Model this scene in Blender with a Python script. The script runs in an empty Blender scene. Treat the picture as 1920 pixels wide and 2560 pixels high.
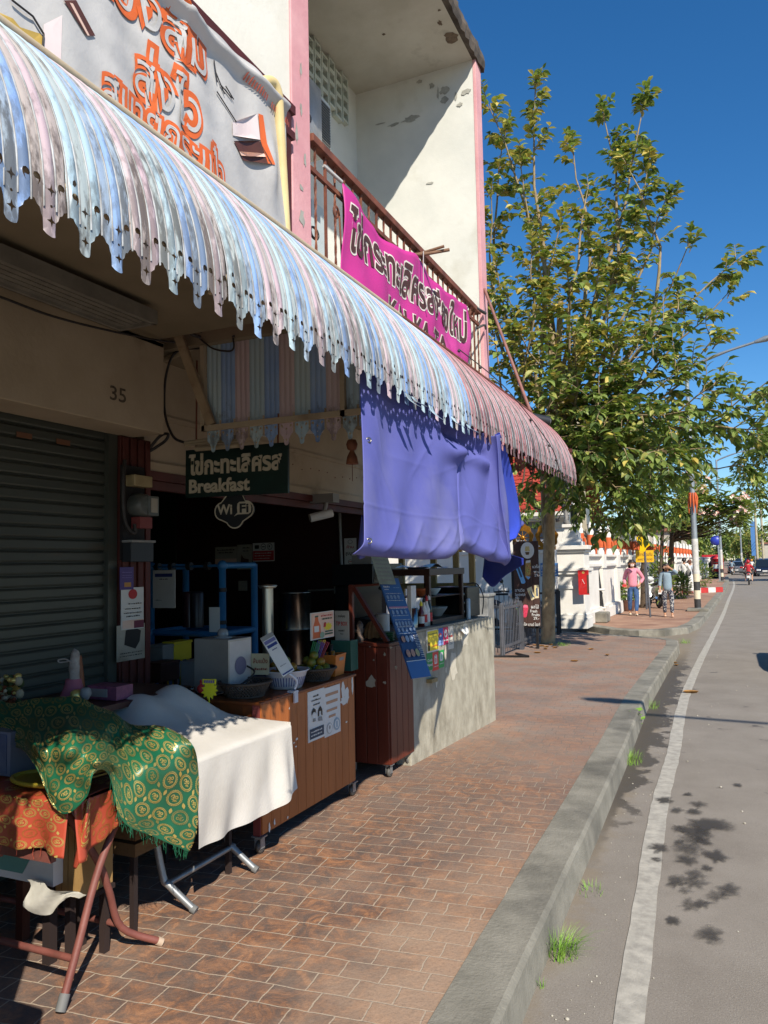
import bpy, bmesh, math, random
from mathutils import Vector, Matrix, geometry
random.seed(7)
R = math.radians
SC = bpy.context.scene
COL = SC.collection
# ------------------------------------------------------------------ camera
# X runs across the street (shops at negative X), Y along it, Z up; z = 0 is the pavement, the road lies at -0.15
YAW, PITCH, ROLL, EYE, FPX = R(24.1), R(4.0), R(1.15), 1.6, 1923.0
_f = Vector((-math.sin(YAW)*math.cos(PITCH), math.cos(YAW)*math.cos(PITCH), math.sin(PITCH)))
_r = Vector((math.cos(YAW), math.sin(YAW), 0))
_u = _r.cross(_f)
CR = _r*math.cos(ROLL) - _u*math.sin(ROLL)
CU = _u*math.cos(ROLL) + _r*math.sin(ROLL)
CF = _f
CP = Vector((0, 0, EYE))
cd = bpy.data.cameras.new('camera')
cam = bpy.data.objects.new('camera', cd); COL.objects.link(cam)
cd.sensor_fit = 'VERTICAL'; cd.sensor_height = 36.0; cd.lens = 36.0*FPX/2560.0
cd.clip_start = 0.05; cd.clip_end = 3000
cam.matrix_world = Matrix(((CR.x, CU.x, -CF.x, CP.x), (CR.y, CU.y, -CF.y, CP.y), (CR.z, CU.z, -CF.z, CP.z), (0, 0, 0, 1)))
SC.camera = cam
# ------------------------------------------------------------------ sky, sun, exposure
SUN_EL, SUN_AZ = R(39.8), math.atan2(0.656, -0.755)
w = bpy.data.worlds.new('World'); SC.world = w; w.use_nodes = True
nt = w.node_tree; nt.nodes.clear()
sky = nt.nodes.new('ShaderNodeTexSky'); sky.sky_type = 'NISHITA'; sky.sun_disc = False
sky.sun_elevation = SUN_EL; sky.sun_rotation = SUN_AZ
sky.air_density = 1.0; sky.dust_density = 0.0; sky.ozone_density = 6.0; sky.altitude = 0
bg = nt.nodes.new('ShaderNodeBackground'); bg.inputs['Strength'].default_value = 0.105
ow = nt.nodes.new('ShaderNodeOutputWorld')
hs = nt.nodes.new('ShaderNodeHueSaturation'); hs.inputs['Saturation'].default_value = 1.22
nt.links.new(sky.outputs[0], hs.inputs['Color']); nt.links.new(hs.outputs[0], bg.inputs[0]); nt.links.new(bg.outputs[0], ow.inputs[0])
sl = bpy.data.lights.new('sun', 'SUN'); sl.energy = 5.0; sl.angle = R(0.5); sl.color = (1.0, 0.93, 0.82)
so = bpy.data.objects.new('sun', sl); COL.objects.link(so)
so.location = (20, -20, 30)
SUNV = Vector((0.656*math.cos(SUN_EL), -0.755*math.cos(SUN_EL), math.sin(SUN_EL)))
so.rotation_euler = SUNV.to_track_quat('Z', 'Y').to_euler()
SC.view_settings.view_transform = 'Standard'; SC.view_settings.look = 'None'
SC.view_settings.exposure = 0.42; SC.view_settings.gamma = 1.0
SC.view_settings.use_curve_mapping = False
try:
    SC.cycles.max_bounces = 8; SC.cycles.diffuse_bounces = 4; SC.cycles.transparent_max_bounces = 12
    SC.cycles.use_denoising = True
except Exception: pass

# measured points of the photo turned into places in the street, each at its own real distance
def _ray(x, y): return CF + CR*((x-960)/FPX) + CU*((1280-y)/FPX)
def gp(x, y, z=0.0): d = _ray(x, y); return CP + d*((z-CP.z)/d.z)
def xp(x, y, X): d = _ray(x, y); return CP + d*(X/d.x)
def yp(x, y, Y): d = _ray(x, y); return CP + d*(Y/d.y)
def dp(x, y, D): return CP + _ray(x, y)*D

# ------------------------------------------------------------------ helpers
def H(h):
    h = h.lstrip('#'); o = []
    for i in (0, 2, 4):
        c = int(h[i:i+2], 16)/255
        o.append(c/12.92 if c <= 0.04045 else ((c+0.055)/1.055)**2.4)
    return (o[0], o[1], o[2], 1)
def _c(c): return H(c) if isinstance(c, str) else (tuple(c)+(1,))[:4]
MATS = {}
def mat(name, c, c2=None, sc=6, lo=.35, hi=.65, rough=.6, metal=0, bump=0, bsc=80, spec=.5, stretch=None, c3=None, sc3=2, lo3=.55, hi3=.7, detail=6, coat=0, rvar=0):
    if name in MATS: return MATS[name]
    m = bpy.data.materials.new(name); m.use_nodes = True
    t = m.node_tree; b = t.nodes['Principled BSDF']
    b.inputs['Roughness'].default_value = rough; b.inputs['Metallic'].default_value = metal
    b.inputs['Specular IOR Level'].default_value = spec
    if coat: b.inputs['Coat Weight'].default_value = coat
    c = _c(c)
    tc = t.nodes.new('ShaderNodeTexCoord'); vec = tc.outputs['Object']
    if stretch:
        mp = t.nodes.new('ShaderNodeMapping'); mp.inputs['Scale'].default_value = stretch
        t.links.new(vec, mp.inputs['Vector']); vec = mp.outputs[0]
    def noise(s, d=detail, rgh=.6):
        n = t.nodes.new('ShaderNodeTexNoise'); n.inputs['Scale'].default_value = s
        n.inputs['Detail'].default_value = d; n.inputs['Roughness'].default_value = rgh
        t.links.new(vec, n.inputs['Vector']); return n
    def ramp(n, a, z, ca=(0, 0, 0, 1), cz=(1, 1, 1, 1)):
        r = t.nodes.new('ShaderNodeValToRGB'); r.color_ramp.elements[0].position = a; r.color_ramp.elements[1].position = z
        r.color_ramp.elements[0].color = ca; r.color_ramp.elements[1].color = cz
        t.links.new(n.outputs[0], r.inputs[0]); return r
    b.inputs['Base Color'].default_value = c
    out = None
    if c2 is not None:
        r = ramp(noise(sc), lo, hi, c, _c(c2)); out = r.outputs[0]
    if c3 is not None:
        r3 = ramp(noise(sc3), lo3, hi3)
        mx = t.nodes.new('ShaderNodeMix'); mx.data_type = 'RGBA'
        t.links.new(r3.outputs[0], mx.inputs[0])
        if out: t.links.new(out, mx.inputs[6])
        else: mx.inputs[6].default_value = c
        mx.inputs[7].default_value = _c(c3); out = mx.outputs[2]
    if out: t.links.new(out, b.inputs['Base Color'])
    if rvar:
        rr = t.nodes.new('ShaderNodeMapRange'); rr.inputs[3].default_value = rough-rvar; rr.inputs[4].default_value = rough+rvar
        t.links.new(noise(sc*1.7).outputs[0], rr.inputs[0]); t.links.new(rr.outputs[0], b.inputs['Roughness'])
    if bump:
        bp = t.nodes.new('ShaderNodeBump'); bp.inputs['Strength'].default_value = bump; bp.inputs['Distance'].default_value = .01
        t.links.new(noise(bsc).outputs[0], bp.inputs['Height']); t.links.new(bp.outputs[0], b.inputs['Normal'])
    MATS[name] = m; return m

def frame(o, x, y):
    x = Vector(x).normalized(); y = Vector(y); z = x.cross(y).normalized(); y = z.cross(x); o = Vector(o)
    return Matrix(((x.x, y.x, z.x, o.x), (x.y, y.y, z.y, o.y), (x.z, y.z, z.z, o.z), (0, 0, 0, 1)))
def fx(X, Y, Z, ang=0):      # a plate facing +X (the street): local x = +Y, local y = up
    return frame((X, Y, Z), (-math.sin(ang), math.cos(ang), 0), (0, 0, 1))
def fy(X, Y, Z, ang=0):      # a plate facing -Y (the camera): local x = +X, local y = up
    return frame((X, Y, Z), (math.cos(ang), math.sin(ang), 0), (0, 0, 1))

LOC = {}
class MB:
    def __init__(s): s.v = []; s.f = []; s.m = []; s.s = []
    def add(s, vs, fs, mi=0, M=None, smooth=False):
        n = len(s.v)
        for p in vs:
            p = Vector(p)
            s.v.append(M @ p if M is not None else p)
        for f in fs:
            s.f.append([i+n for i in f]); s.m.append(mi); s.s.append(smooth)
        return s
    def box(s, x0, x1, y0, y1, z0, z1, mi=0, M=None):
        v = [(x0,y0,z0),(x1,y0,z0),(x1,y1,z0),(x0,y1,z0),(x0,y0,z1),(x1,y0,z1),(x1,y1,z1),(x0,y1,z1)]
        return s.add(v, [(3,2,1,0),(4,5,6,7),(0,1,5,4),(1,2,6,5),(2,3,7,6),(3,0,4,7)], mi, M)
    def cbox(s, c, d, mi=0, M=None, rz=0):
        T = Matrix.Translation(Vector(c)) @ Matrix.Rotation(rz, 4, 'Z')
        if M is not None: T = M @ T
        return s.box(-d[0]/2, d[0]/2, -d[1]/2, d[1]/2, -d[2]/2, d[2]/2, mi, T)
    def quad(s, a, b, c, d, mi=0): return s.add([a, b, c, d], [(0, 1, 2, 3)], mi)
    def rect(s, x0, y0, w, h, z=0, mi=0, M=None):
        return s.add([(x0,y0,z),(x0+w,y0,z),(x0+w,y0+h,z),(x0,y0+h,z)], [(0,1,2,3)], mi, M)
    def disc(s, x, y, r, z=0, mi=0, M=None, n=20, ry=None):
        ry = ry or r
        return s.add([(x+r*math.cos(2*math.pi*k/n), y+ry*math.sin(2*math.pi*k/n), z) for k in range(n)], [tuple(range(n))], mi, M)
    def poly(s, pts, z=0, mi=0, M=None): return s.add([(p[0], p[1], z) for p in pts], [tuple(range(len(pts)))], mi, M)
    def prism(s, pts, h0, h1, mi=0, M=None):
        n = len(pts)
        v = [(p[0], p[1], h0) for p in pts]+[(p[0], p[1], h1) for p in pts]
        f = [tuple(range(n-1, -1, -1)), tuple(range(n, 2*n))]+[(i, (i+1) % n, n+(i+1) % n, n+i) for i in range(n)]
        return s.add(v, f, mi, M)
    def tube(s, pts, r, n=8, mi=0, M=None, caps=True, smooth=True):
        pts = [Vector(p) for p in pts]; k = len(pts)
        rs = list(r) if isinstance(r, (list, tuple)) else [r]*k
        v = []; prev = None
        for i, p in enumerate(pts):
            d = (pts[min(i+1, k-1)]-pts[max(i-1, 0)]); d = d.normalized() if d.length > 1e-9 else Vector((0, 0, 1))
            if prev is None:
                a = d.orthogonal().normalized()
            else:
                a = prev - d*prev.dot(d); a = a.normalized() if a.length > 1e-6 else d.orthogonal().normalized()
            prev = a; b = d.cross(a)
            for j in range(n):
                t = 2*math.pi*j/n; v.append(p+a*(rs[i]*math.cos(t))+b*(rs[i]*math.sin(t)))
        f = [(i*n+j, i*n+(j+1) % n, (i+1)*n+(j+1) % n, (i+1)*n+j) for i in range(k-1) for j in range(n)]
        s.add(v, f, mi, M, smooth)
        if caps:
            s.add(v[:n], [tuple(range(n-1, -1, -1))], mi, M); s.add(v[-n:], [tuple(range(n))], mi, M)
        return s
    def lathe(s, prof, n=20, M=None, mi=0, smooth=True):
        v = []; k = len(prof)
        for (r, z) in prof:
            for j in range(n):
                t = 2*math.pi*j/n; v.append((r*math.cos(t), r*math.sin(t), z))
        f = [(i*n+j, i*n+(j+1) % n, (i+1)*n+(j+1) % n, (i+1)*n+j) for i in range(k-1) for j in range(n)]
        s.add(v, f, mi, M, smooth)
        if prof[0][0] > 1e-4: s.add(v[:n], [tuple(range(n-1, -1, -1))], mi, M)
        if prof[-1][0] > 1e-4: s.add(v[-n:], [tuple(range(n))], mi, M)
        return s
    def ball(s, c, r, n=12, m=8, mi=0, M=None):
        r = r if isinstance(r, (tuple, list)) else (r, r, r); c = Vector(c)
        v = [c+Vector((0, 0, -r[2]))]
        for i in range(1, m):
            p = -math.pi/2+math.pi*i/m
            for j in range(n):
                t = 2*math.pi*j/n; v.append(c+Vector((r[0]*math.cos(p)*math.cos(t), r[1]*math.cos(p)*math.sin(t), r[2]*math.sin(p))))
        v.append(c+Vector((0, 0, r[2]))); f = []
        for j in range(n): f.append((0, 1+(j+1) % n, 1+j))
        for i in range(m-2):
            for j in range(n): f.append((1+i*n+j, 1+i*n+(j+1) % n, 1+(i+1)*n+(j+1) % n, 1+(i+1)*n+j))
        e = len(v)-1; b = 1+(m-2)*n
        for j in range(n): f.append((b+j, b+(j+1) % n, e))
        return s.add(v, f, mi, M, True)
    def grid(s, fn, nu, nv, mi=0, smooth=True, M=None):
        v = [fn(i/nu, j/nv) for j in range(nv+1) for i in range(nu+1)]
        f = [(j*(nu+1)+i, j*(nu+1)+i+1, (j+1)*(nu+1)+i+1, (j+1)*(nu+1)+i) for j in range(nv) for i in range(nu)]
        return s.add(v, f, mi, M, smooth)
    def text(s, txt, x, y, size, mi=0, M=None, w=None, align='LEFT', bold=0, z=0.0, h=None, fn=None):
        vs, fs = glyphs(txt, bold)
        if not vs: return s
        x0 = min(p[0] for p in vs); x1 = max(p[0] for p in vs)
        sx = sy = size
        if w: sx = w/max(x1-x0, 1e-6)
        if h:
            y0 = min(p[1] for p in vs); y1 = max(p[1] for p in vs); sy = h/max(y1-y0, 1e-6)
        off = {'LEFT': -x0*sx, 'CENTER': -(x0+x1)/2*sx, 'RIGHT': -x1*sx}[align]
        pts = [(x+p[0]*sx+off, y+p[1]*sy, z) for p in vs]
        if fn: pts = [fn(*p) for p in pts]
        return s.add(pts, fs, mi, M)
    def build(s, name, mats, parent=None, bevel=0, org=None, solid=0, sub=0):
        if not isinstance(mats, (list, tuple)): mats = [mats]
        if parent is not None: o0 = LOC[parent.name]
        elif org is not None: o0 = Vector(org)
        else:
            xs = [p.x for p in s.v]; ys = [p.y for p in s.v]; zs = [p.z for p in s.v]
            o0 = Vector(((min(xs)+max(xs))/2, (min(ys)+max(ys))/2, min(zs)))
        me = bpy.data.meshes.new(name)
        me.from_pydata([tuple(p-o0) for p in s.v], [], s.f)
        for m in mats: me.materials.append(m)
        me.polygons.foreach_set('material_index', s.m); me.polygons.foreach_set('use_smooth', s.s)
        me.update()
        o = bpy.data.objects.new(name, me); COL.objects.link(o)
        if parent is not None: o.parent = parent
        else: o.location = o0
        LOC[o.name] = o0
        if solid:
            k = o.modifiers.new('thickness', 'SOLIDIFY'); k.thickness = solid; k.offset = 0
        if sub:
            k = o.modifiers.new('smooth', 'SUBSURF'); k.levels = sub; k.render_levels = sub
        if bevel:
            k = o.modifiers.new('bevel', 'BEVEL'); k.width = bevel; k.segments = 2; k.limit_method = 'ANGLE'; k.angle_limit = R(40)
        return o
GC = {}
def glyphs(txt, bold=0):
    k = (txt, bold)
    if k in GC: return GC[k]
    c = bpy.data.curves.new('lettering', 'FONT'); c.body = txt; c.size = 1; c.resolution_u = 4; c.offset = bold
    o = bpy.data.objects.new('lettering', c); COL.objects.link(o)
    dg = bpy.context.evaluated_depsgraph_get(); e = o.evaluated_get(dg); me = e.to_mesh()
    r = ([tuple(v.co[:2]) for v in me.vertices], [tuple(p.vertices) for p in me.polygons])
    e.to_mesh_clear(); bpy.data.objects.remove(o); bpy.data.curves.remove(c)
    GC[k] = r; return r
def tag(o, label=None, cat=None, group=None, kind=None):
    if label: o['label'] = label
    if cat: o['category'] = cat
    if group: o['group'] = group
    if kind: o['kind'] = kind
    return o
def thing(name, label, cat, loc=(0, 0, 0), group=None):
    o = bpy.data.objects.new(name, None); COL.objects.link(o); o.empty_display_size = .2
    o.location = loc; LOC[o.name] = Vector(loc)
    return tag(o, label, cat, group)
def struct(mb, name, mats, **k): return tag(mb.build(name, mats, **k), kind='structure')
def dup(root, loc, rz=0, label=None, group=None, scale=None):
    def cp(o, par):
        c = o.copy(); COL.objects.link(c)
        if par is not None: c.parent = par
        for ch in [q for q in bpy.data.objects if q.parent == o]: cp(ch, c)
        return c
    r = cp(root, None); r.location = loc; r.rotation_euler = (0, 0, rz)
    if scale: r.scale = (scale,)*3
    if label: r['label'] = label
    if group: r['group'] = group
    return r
def lerp(a, b, t): return a+(b-a)*t
def crv(pts, n):       # smooth curve through points
    pts = [Vector(p) for p in pts]; out = []; k = len(pts)-1
    for i in range(k):
        p0 = pts[max(i-1, 0)]; p1 = pts[i]; p2 = pts[i+1]; p3 = pts[min(i+2, k)]
        for j in range(n):
            t = j/n; out.append(.5*((2*p1)+(p2-p0)*t+(2*p0-5*p1+4*p2-p3)*t*t+(3*p1-p0-3*p2+p3)*t**3))
    out.append(pts[-1]); return out
def sag(a, b, d, n=10):
    a = Vector(a); b = Vector(b)
    return [a.lerp(b, t/n)-Vector((0, 0, d*4*(t/n)*(1-t/n))) for t in range(n+1)]
# ================================================================== the ground
def pavement_material():
    m = bpy.data.materials.new('stamped_pavement'); m.use_nodes = True
    t = m.node_tree; L = t.links.new; N = t.nodes.new; b = t.nodes['Principled BSDF']
    tc = N('ShaderNodeTexCoord'); vec = tc.outputs['Object']
    mp = N('ShaderNodeMapping'); mp.inputs['Rotation'].default_value = (0, 0, R(-5.5)); L(vec, mp.inputs[0])
    # slight wobble of the joints
    nw = N('ShaderNodeTexNoise'); nw.inputs['Scale'].default_value = 9; nw.inputs['Detail'].default_value = 2; L(vec, nw.inputs['Vector'])
    sb = N('ShaderNodeVectorMath'); sb.operation = 'SUBTRACT'; sb.inputs[1].default_value = (.5, .5, .5); L(nw.outputs['Color'], sb.inputs[0])
    sc = N('ShaderNodeVectorMath'); sc.operation = 'SCALE'; sc.inputs['Scale'].default_value = .022; L(sb.outputs[0], sc.inputs[0])
    ad = N('ShaderNodeVectorMath'); ad.operation = 'ADD'; L(mp.outputs[0], ad.inputs[0]); L(sc.outputs[0], ad.inputs[1])
    br = N('ShaderNodeTexBrick'); L(ad.outputs[0], br.inputs['Vector'])
    br.inputs['Scale'].default_value = 1; br.inputs['Mortar Size'].default_value = .0038; br.inputs['Mortar Smooth'].default_value = .35
    br.inputs['Brick Width'].default_value = .172; br.inputs['Row Height'].default_value = .126; br.inputs['Bias'].default_value = 0
    br.offset = .47; br.squash = 1.18; br.squash_frequency = 3
    br.inputs['Color1'].default_value = (0, 0, 0, 1); br.inputs['Color2'].default_value = (1, 1, 1, 1); br.inputs['Mortar'].default_value = (.5, .5, .5, 1)
    def noise(s, d=6, r=.6, v=vec, dist=0):
        n = N('ShaderNodeTexNoise'); n.inputs['Distortion'].default_value = dist; n.inputs['Scale'].default_value = s; n.inputs['Detail'].default_value = d; n.inputs['Roughness'].default_value = r; L(v, n.inputs['Vector']); return n.outputs[0]
    def ramp(v, *st):
        r = N('ShaderNodeValToRGB'); e = r.color_ramp.elements
        while len(e) < len(st): e.new(.5)
        for k, (p, c) in enumerate(st): e[k].position = p; e[k].color = c if len(c) == 4 else tuple(c)+(1,)
        L(v, r.inputs[0]); return r.outputs[0]
    def mix(f, a, c, mode='MIX'):
        x = N('ShaderNodeMix'); x.data_type = 'RGBA'; x.blend_type = mode
        if isinstance(f, float): x.inputs[0].default_value = f
        else: L(f, x.inputs[0])
        for i, q in ((6, a), (7, c)):
            if isinstance(q, tuple): x.inputs[i].default_value = q if len(q) == 4 else q+(1,)
            else: L(q, x.inputs[i])
        return x.outputs[2]
    def math_(op, a, c):
        x = N('ShaderNodeMath'); x.operation = op; x.use_clamp = True
        for i, q in ((0, a), (1, c)):
            if isinstance(q, (int, float)): x.inputs[i].default_value = q
            else: L(q, x.inputs[i])
        return x.outputs[0]
    # per-brick tone + stains streaking over the bricks
    per = ramp(br.outputs['Color'], (0, (.105, .064, .046)), (.35, (.19, .088, .046)), (.7, (.245, .105, .05)), (1, (.135, .085, .064)))
    mott = ramp(noise(8.5, 9, .72, vec, 1.3), (.38, (.088, .066, .056)), (.47, (.17, .095, .062)), (.54, (.29, .135, .066)), (.63, (.47, .215, .095)))
    col = mix(.72, per, mott)
    grey = ramp(noise(1.5, 6, .65), (.40, (0, 0, 0)), (.6, (1, 1, 1)))
    col = mix(math_('MULTIPLY', grey, .62), col, (.15, .118, .1))
    pale = ramp(noise(26, 5, .75), (.62, (0, 0, 0)), (.74, (1, 1, 1)))
    col = mix(math_('MULTIPLY', pale, .5), col, (.42, .25, .15))
    # weathering: pale worn band beside the kerb, greyer concrete further along the street
    sx = N('ShaderNodeSeparateXYZ'); L(vec, sx.inputs[0])
    def mr(v, a, z, lo=0., hi=1.):
        x = N('ShaderNodeMapRange'); x.inputs[1].default_value = a; x.inputs[2].default_value = z; x.inputs[3].default_value = lo; x.inputs[4].default_value = hi; L(v, x.inputs[0]); return x.outputs[0]
    n2 = noise(2.3, 5)
    xe = math_('ADD', mr(sx.outputs[0], -1.75, -1.2), mr(n2, .3, .7, -.45, .45))
    near = mr(sx.outputs[1], 5.5, 3.2)
    col = mix(math_('MULTIPLY', math_('MULTIPLY', xe, near), .75), col, (.40, .27, .18))
    far = math_('MULTIPLY', mr(sx.outputs[1], 3.9, 7.5), mr(noise(.9, 4), .35, .6, .4, .97))
    col = mix(far, col, mix(ramp(noise(3.5, 6), (.4, (0, 0, 0)), (.62, (1, 1, 1))), (.27, .21, .165), (.33, .195, .13)))
    grout = mix(mr(sx.outputs[1], 4.6, 7.0), (.42, .33, .24), (.19, .15, .118))
    col = mix(br.outputs['Fac'], col, grout)
    col = mix(math_('MULTIPLY', ramp(noise(75, 5, .75), (.5, (0, 0, 0)), (.66, (1, 1, 1))), .38), col, (.10, .08, .068))
    col = mix(math_('MULTIPLY', ramp(noise(120, 4, .7), (.6, (0, 0, 0)), (.72, (1, 1, 1))), .35), col, (.45, .36, .28))
    L(col, b.inputs['Base Color'])
    L(mr(n2, .3, .7, .62, .88), b.inputs['Roughness'])
    h1 = math_('MULTIPLY', br.outputs['Fac'], -.0); 
    bp = N('ShaderNodeBump'); bp.inputs['Strength'].default_value = .55; bp.inputs['Distance'].default_value = .006; bp.invert = True
    L(br.outputs['Fac'], bp.inputs['Height'])
    bp2 = N('ShaderNodeBump'); bp2.inputs['Strength'].default_value = .6; bp2.inputs['Distance'].default_value = .008
    L(noise(34, 6, .65), bp2.inputs['Height']); L(bp.outputs[0], bp2.inputs['Normal']); L(bp2.outputs[0], b.inputs['Normal'])
    return m
def asphalt_material():
    m = bpy.data.materials.new('worn_asphalt'); m.use_nodes = True
    t = m.node_tree; L = t.links.new; N = t.nodes.new; b = t.nodes['Principled BSDF']
    vec = N('ShaderNodeTexCoord').outputs['Object']
    def noise(s, d=5, r=.6):
        n = N('ShaderNodeTexNoise'); n.inputs['Scale'].default_value = s; n.inputs['Detail'].default_value = d; n.inputs['Roughness'].default_value = r; L(vec, n.inputs['Vector']); return n.outputs[0]
    def ramp(v, *st):
        r = N('ShaderNodeValToRGB'); e = r.color_ramp.elements
        while len(e) < len(st): e.new(.5)
        for k, (p, c) in enumerate(st): e[k].position = p; e[k].color = tuple(c)+(1,)
        L(v, r.inputs[0]); return r.outputs[0]
    def mix(f, a, c):
        x = N('ShaderNodeMix'); x.data_type = 'RGBA'
        if isinstance(f, float): x.inputs[0].default_value = f
        else: L(f, x.inputs[0])
        for i, q in ((6, a), (7, c)):
            if isinstance(q, tuple): x.inputs[i].default_value = q+(1,)
            else: L(q, x.inputs[i])
        return x.outputs[2]
    def mul(a, c, op='MULTIPLY'):
        x = N('ShaderNodeMath'); x.operation = op; x.use_clamp = True
        for i, q in ((0, a), (1, c)):
            if isinstance(q, (int, float)): x.inputs[i].default_value = q
            else: L(q, x.inputs[i])
        return x.outputs[0]
    def mr(v, a, z, lo=0., hi=1.):
        x = N('ShaderNodeMapRange'); x.inputs[1].default_value = a; x.inputs[2].default_value = z; x.inputs[3].default_value = lo; x.inputs[4].default_value = hi; L(v, x.inputs[0]); return x.outputs[0]
    col = ramp(noise(1.6, 6, .65), (.3, (.2, .173, .142)), (.5, (.232, .203, .168)), (.7, (.262, .231, .193)))
    sp = N('ShaderNodeTexVoronoi'); sp.inputs['Scale'].default_value = 95; L(vec, sp.inputs['Vector'])
    col = mix(mul(ramp(sp.outputs['Distance'], (.12, (1, 1, 1)), (.3, (0, 0, 0))), .35), col, (.38, .36, .32))
    col = mix(mul(ramp(noise(140, 3, .7), (.55, (0, 0, 0)), (.68, (1, 1, 1))), .6), col, (.085, .078, .07))
    sx = N('ShaderNodeSeparateXYZ'); L(vec, sx.inputs[0])
    # gutter: damp dark grime and sand against the kerb, widest 6 to 13 m along
    wid = mul(mr(sx.outputs[1], 5.2, 7.2, .0, .30), mr(sx.outputs[1], 15.5, 12.5, .0, 1.))
    xg = mr(sx.outputs[0], -.55, -.95, 0., 1.)
    g = mul(mul(xg, mul(mr(noise(2.4, 6, .62), .3, .7, -.45, .45), wid, 'ADD'), 'ADD'), 1.0)
    damp = mul(ramp(g, (.60, (0, 0, 0)), (.70, (1, 1, 1))), mul(mr(sx.outputs[1], 4.4, 6.0), mr(sx.outputs[1], 16, 13)))
    sand = mul(ramp(mul(xg, mr(noise(5, 6, .65), .3, .7, -.3, .3), 'ADD'), (.42, (0, 0, 0)), (.75, (1, 1, 1))), mr(sx.outputs[0], -.2, -.5))
    col = mix(mul(sand, .8), col, (.215, .175, .125))
    col = mix(mul(damp, .85), col, (.062, .052, .042))
    # a crack along the gutter
    ck = mul(mr(sx.outputs[0], -.685, -.675), mr(sx.outputs[0], -.655, -.668))
    L(col, b.inputs['Base Color'])
    L(mix(damp, (.9, .9, .9), (.55, .55, .55)), b.inputs['Roughness'])
    b.inputs['Specular IOR Level'].default_value = .3
    bp = N('ShaderNodeBump'); bp.inputs['Strength'].default_value = .5; bp.inputs['Distance'].default_value = .006
    L(noise(120, 4, .7), bp.inputs['Height']); L(bp.outputs[0], b.inputs['Normal'])
    return m
M_PAVE = pavement_material(); M_ASPH = asphalt_material()
M_CONC = mat('kerb_concrete', '#757165', '#8d887b', sc=5, rough=.85, bump=.6, bsc=60, c3='#5b584f', sc3=1.6, lo3=.5, hi3=.7)
M_WHITEP = mat('road_paint', '#b3ada0', '#938e84', sc=14, rough=.8, bump=.3, bsc=120, c3='#858076', sc3=3, lo3=.6, hi3=.75)
b_ = MB(); b_.rect(-400, -60, 800, 1400, -.15)
struct(b_, 'road', M_ASPH, org=(0, 0, -.15))
# kerb line of the near pavement, its return into the side lane, then the far pavement
NEAR = [(-.80, -6), (-.80, 2.2), (-.83, 3.2), (-.86, 5), (-.905, 7), (-.98, 9.5), (-.975, 13), (-.955, 15.6), (-1.02, 16.5), (-1.25, 16.95), (-2.4, 17.45), (-3.9, 18.2), (-14, 22.5)]
def offset_line(P, d):
    out = []
    for i, p in enumerate(P):
        a = Vector(P[max(i-1, 0)]); c = Vector(P[min(i+1, len(P)-1)]); t = (c-a).normalized(); n = Vector((-t.y, t.x))
        out.append((p[0]+n.x*d, p[1]+n.y*d))
    return out
def kerb(P, w, z0, z1, wob=.004):
    P2 = []
    for i in range(len(P)-1):
        a = Vector(P[i]); c = Vector(P[i+1]); n = max(1, int((c-a).length/.3)) if (c-a).length < 12 else 12
        P2 += [tuple(a.lerp(c, k/n)) for k in range(n)]
    P2.append(P[-1]); I = offset_line(P2, w); rnd = random.Random(3); v = []; f = []
    for p, q in zip(P2, I):
        e = rnd.uniform(-wob, wob); u = rnd.uniform(-wob, wob); ex = (p[0]-q[0])/w; ey = (p[1]-q[1])/w
        v += [(p[0]+ex*.02, p[1]+ey*.02, z0), (p[0]+ex*e, p[1]+ey*e, z1-.018+u), (p[0]-ex*.02, p[1]-ey*.02, z1+u), (q[0], q[1], z1+u*.5), (q[0], q[1], z0)]
    for i in range(len(P2)-1):
        for j in range(4): f.append((i*5+j, i*5+j+1, (i+1)*5+j+1, (i+1)*5+j))
    b = MB(); b.add(v, f); return b
struct(kerb(NEAR, .225, -.16, .006), 'kerb', M_CONC, org=(0, 0, -.15))
IN = offset_line(NEAR, .22)
b_ = MB(); b_.prism([p for p in IN]+[(-16, 20), (-16, -6)], -.14, 0.0); struct(b_, 'pavement', M_PAVE, org=(0, 0, 0))
FAR = [(-12, 25.3), (-4.6, 21.9), (-3.3, 19.9), (-2.7, 19.1), (-2.0, 18.75), (-1.45, 18.95), (-1.0, 19.7), (-.80, 21.3), (-.66, 26), (-.56, 31.5), (-.30, 44), (-.16, 60), (-.2, 80), (.6, 115), (3, 150)]
FARk = FAR
struct(kerb(FARk, .26, -.16, .0, .006), 'kerb', M_CONC, org=(0, 0, -.15))
IN = offset_line(FAR, .25)
M_PAVE2 = mat('far_pavement_brick', '#8e6a55', '#a3826b', sc=1.5, rough=.85, bump=.4, bsc=20, c3='#7b5a49', sc3=.6)
b_ = MB(); b_.prism(IN+[(-30, 150), (-30, 26)], -.14, -.006); struct(b_, 'pavement', M_PAVE2, org=(0, 0, 0))
# painted edge line, following the bend of the street
LN = [(-.40, -4), (-.47, 2), (-.488, 3.1), (-.55, 4.6), (-.600, 6.05), (-.606, 7.5), (-.655, 9.5), (-.66, 11.5), (-.60, 15), (-.48, 20), (-.31, 28), (-.19, 36), (0.02, 48), (.12, 58), (.1, 70)]
def strip(P, w, z, nsub=10):
    Q = [tuple(p)[:2] for p in crv([(p[0], p[1], 0) for p in P], nsub)]; rnd = random.Random(5)
    O = offset_line(Q, -w); b = MB()
    v = []
    for p, q in zip(Q, O): v += [(p[0]+rnd.uniform(-.004, .004), p[1], z), (q[0]+rnd.uniform(-.004, .004), q[1], z)]
    b.add(v, [(2*i, 2*i+1, 2*i+3, 2*i+2) for i in range(len(Q)-1)]); return b
struct(strip(LN, .115, -.146), 'road_edge_line', M_WHITEP, org=(0, 0, -.146))
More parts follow.
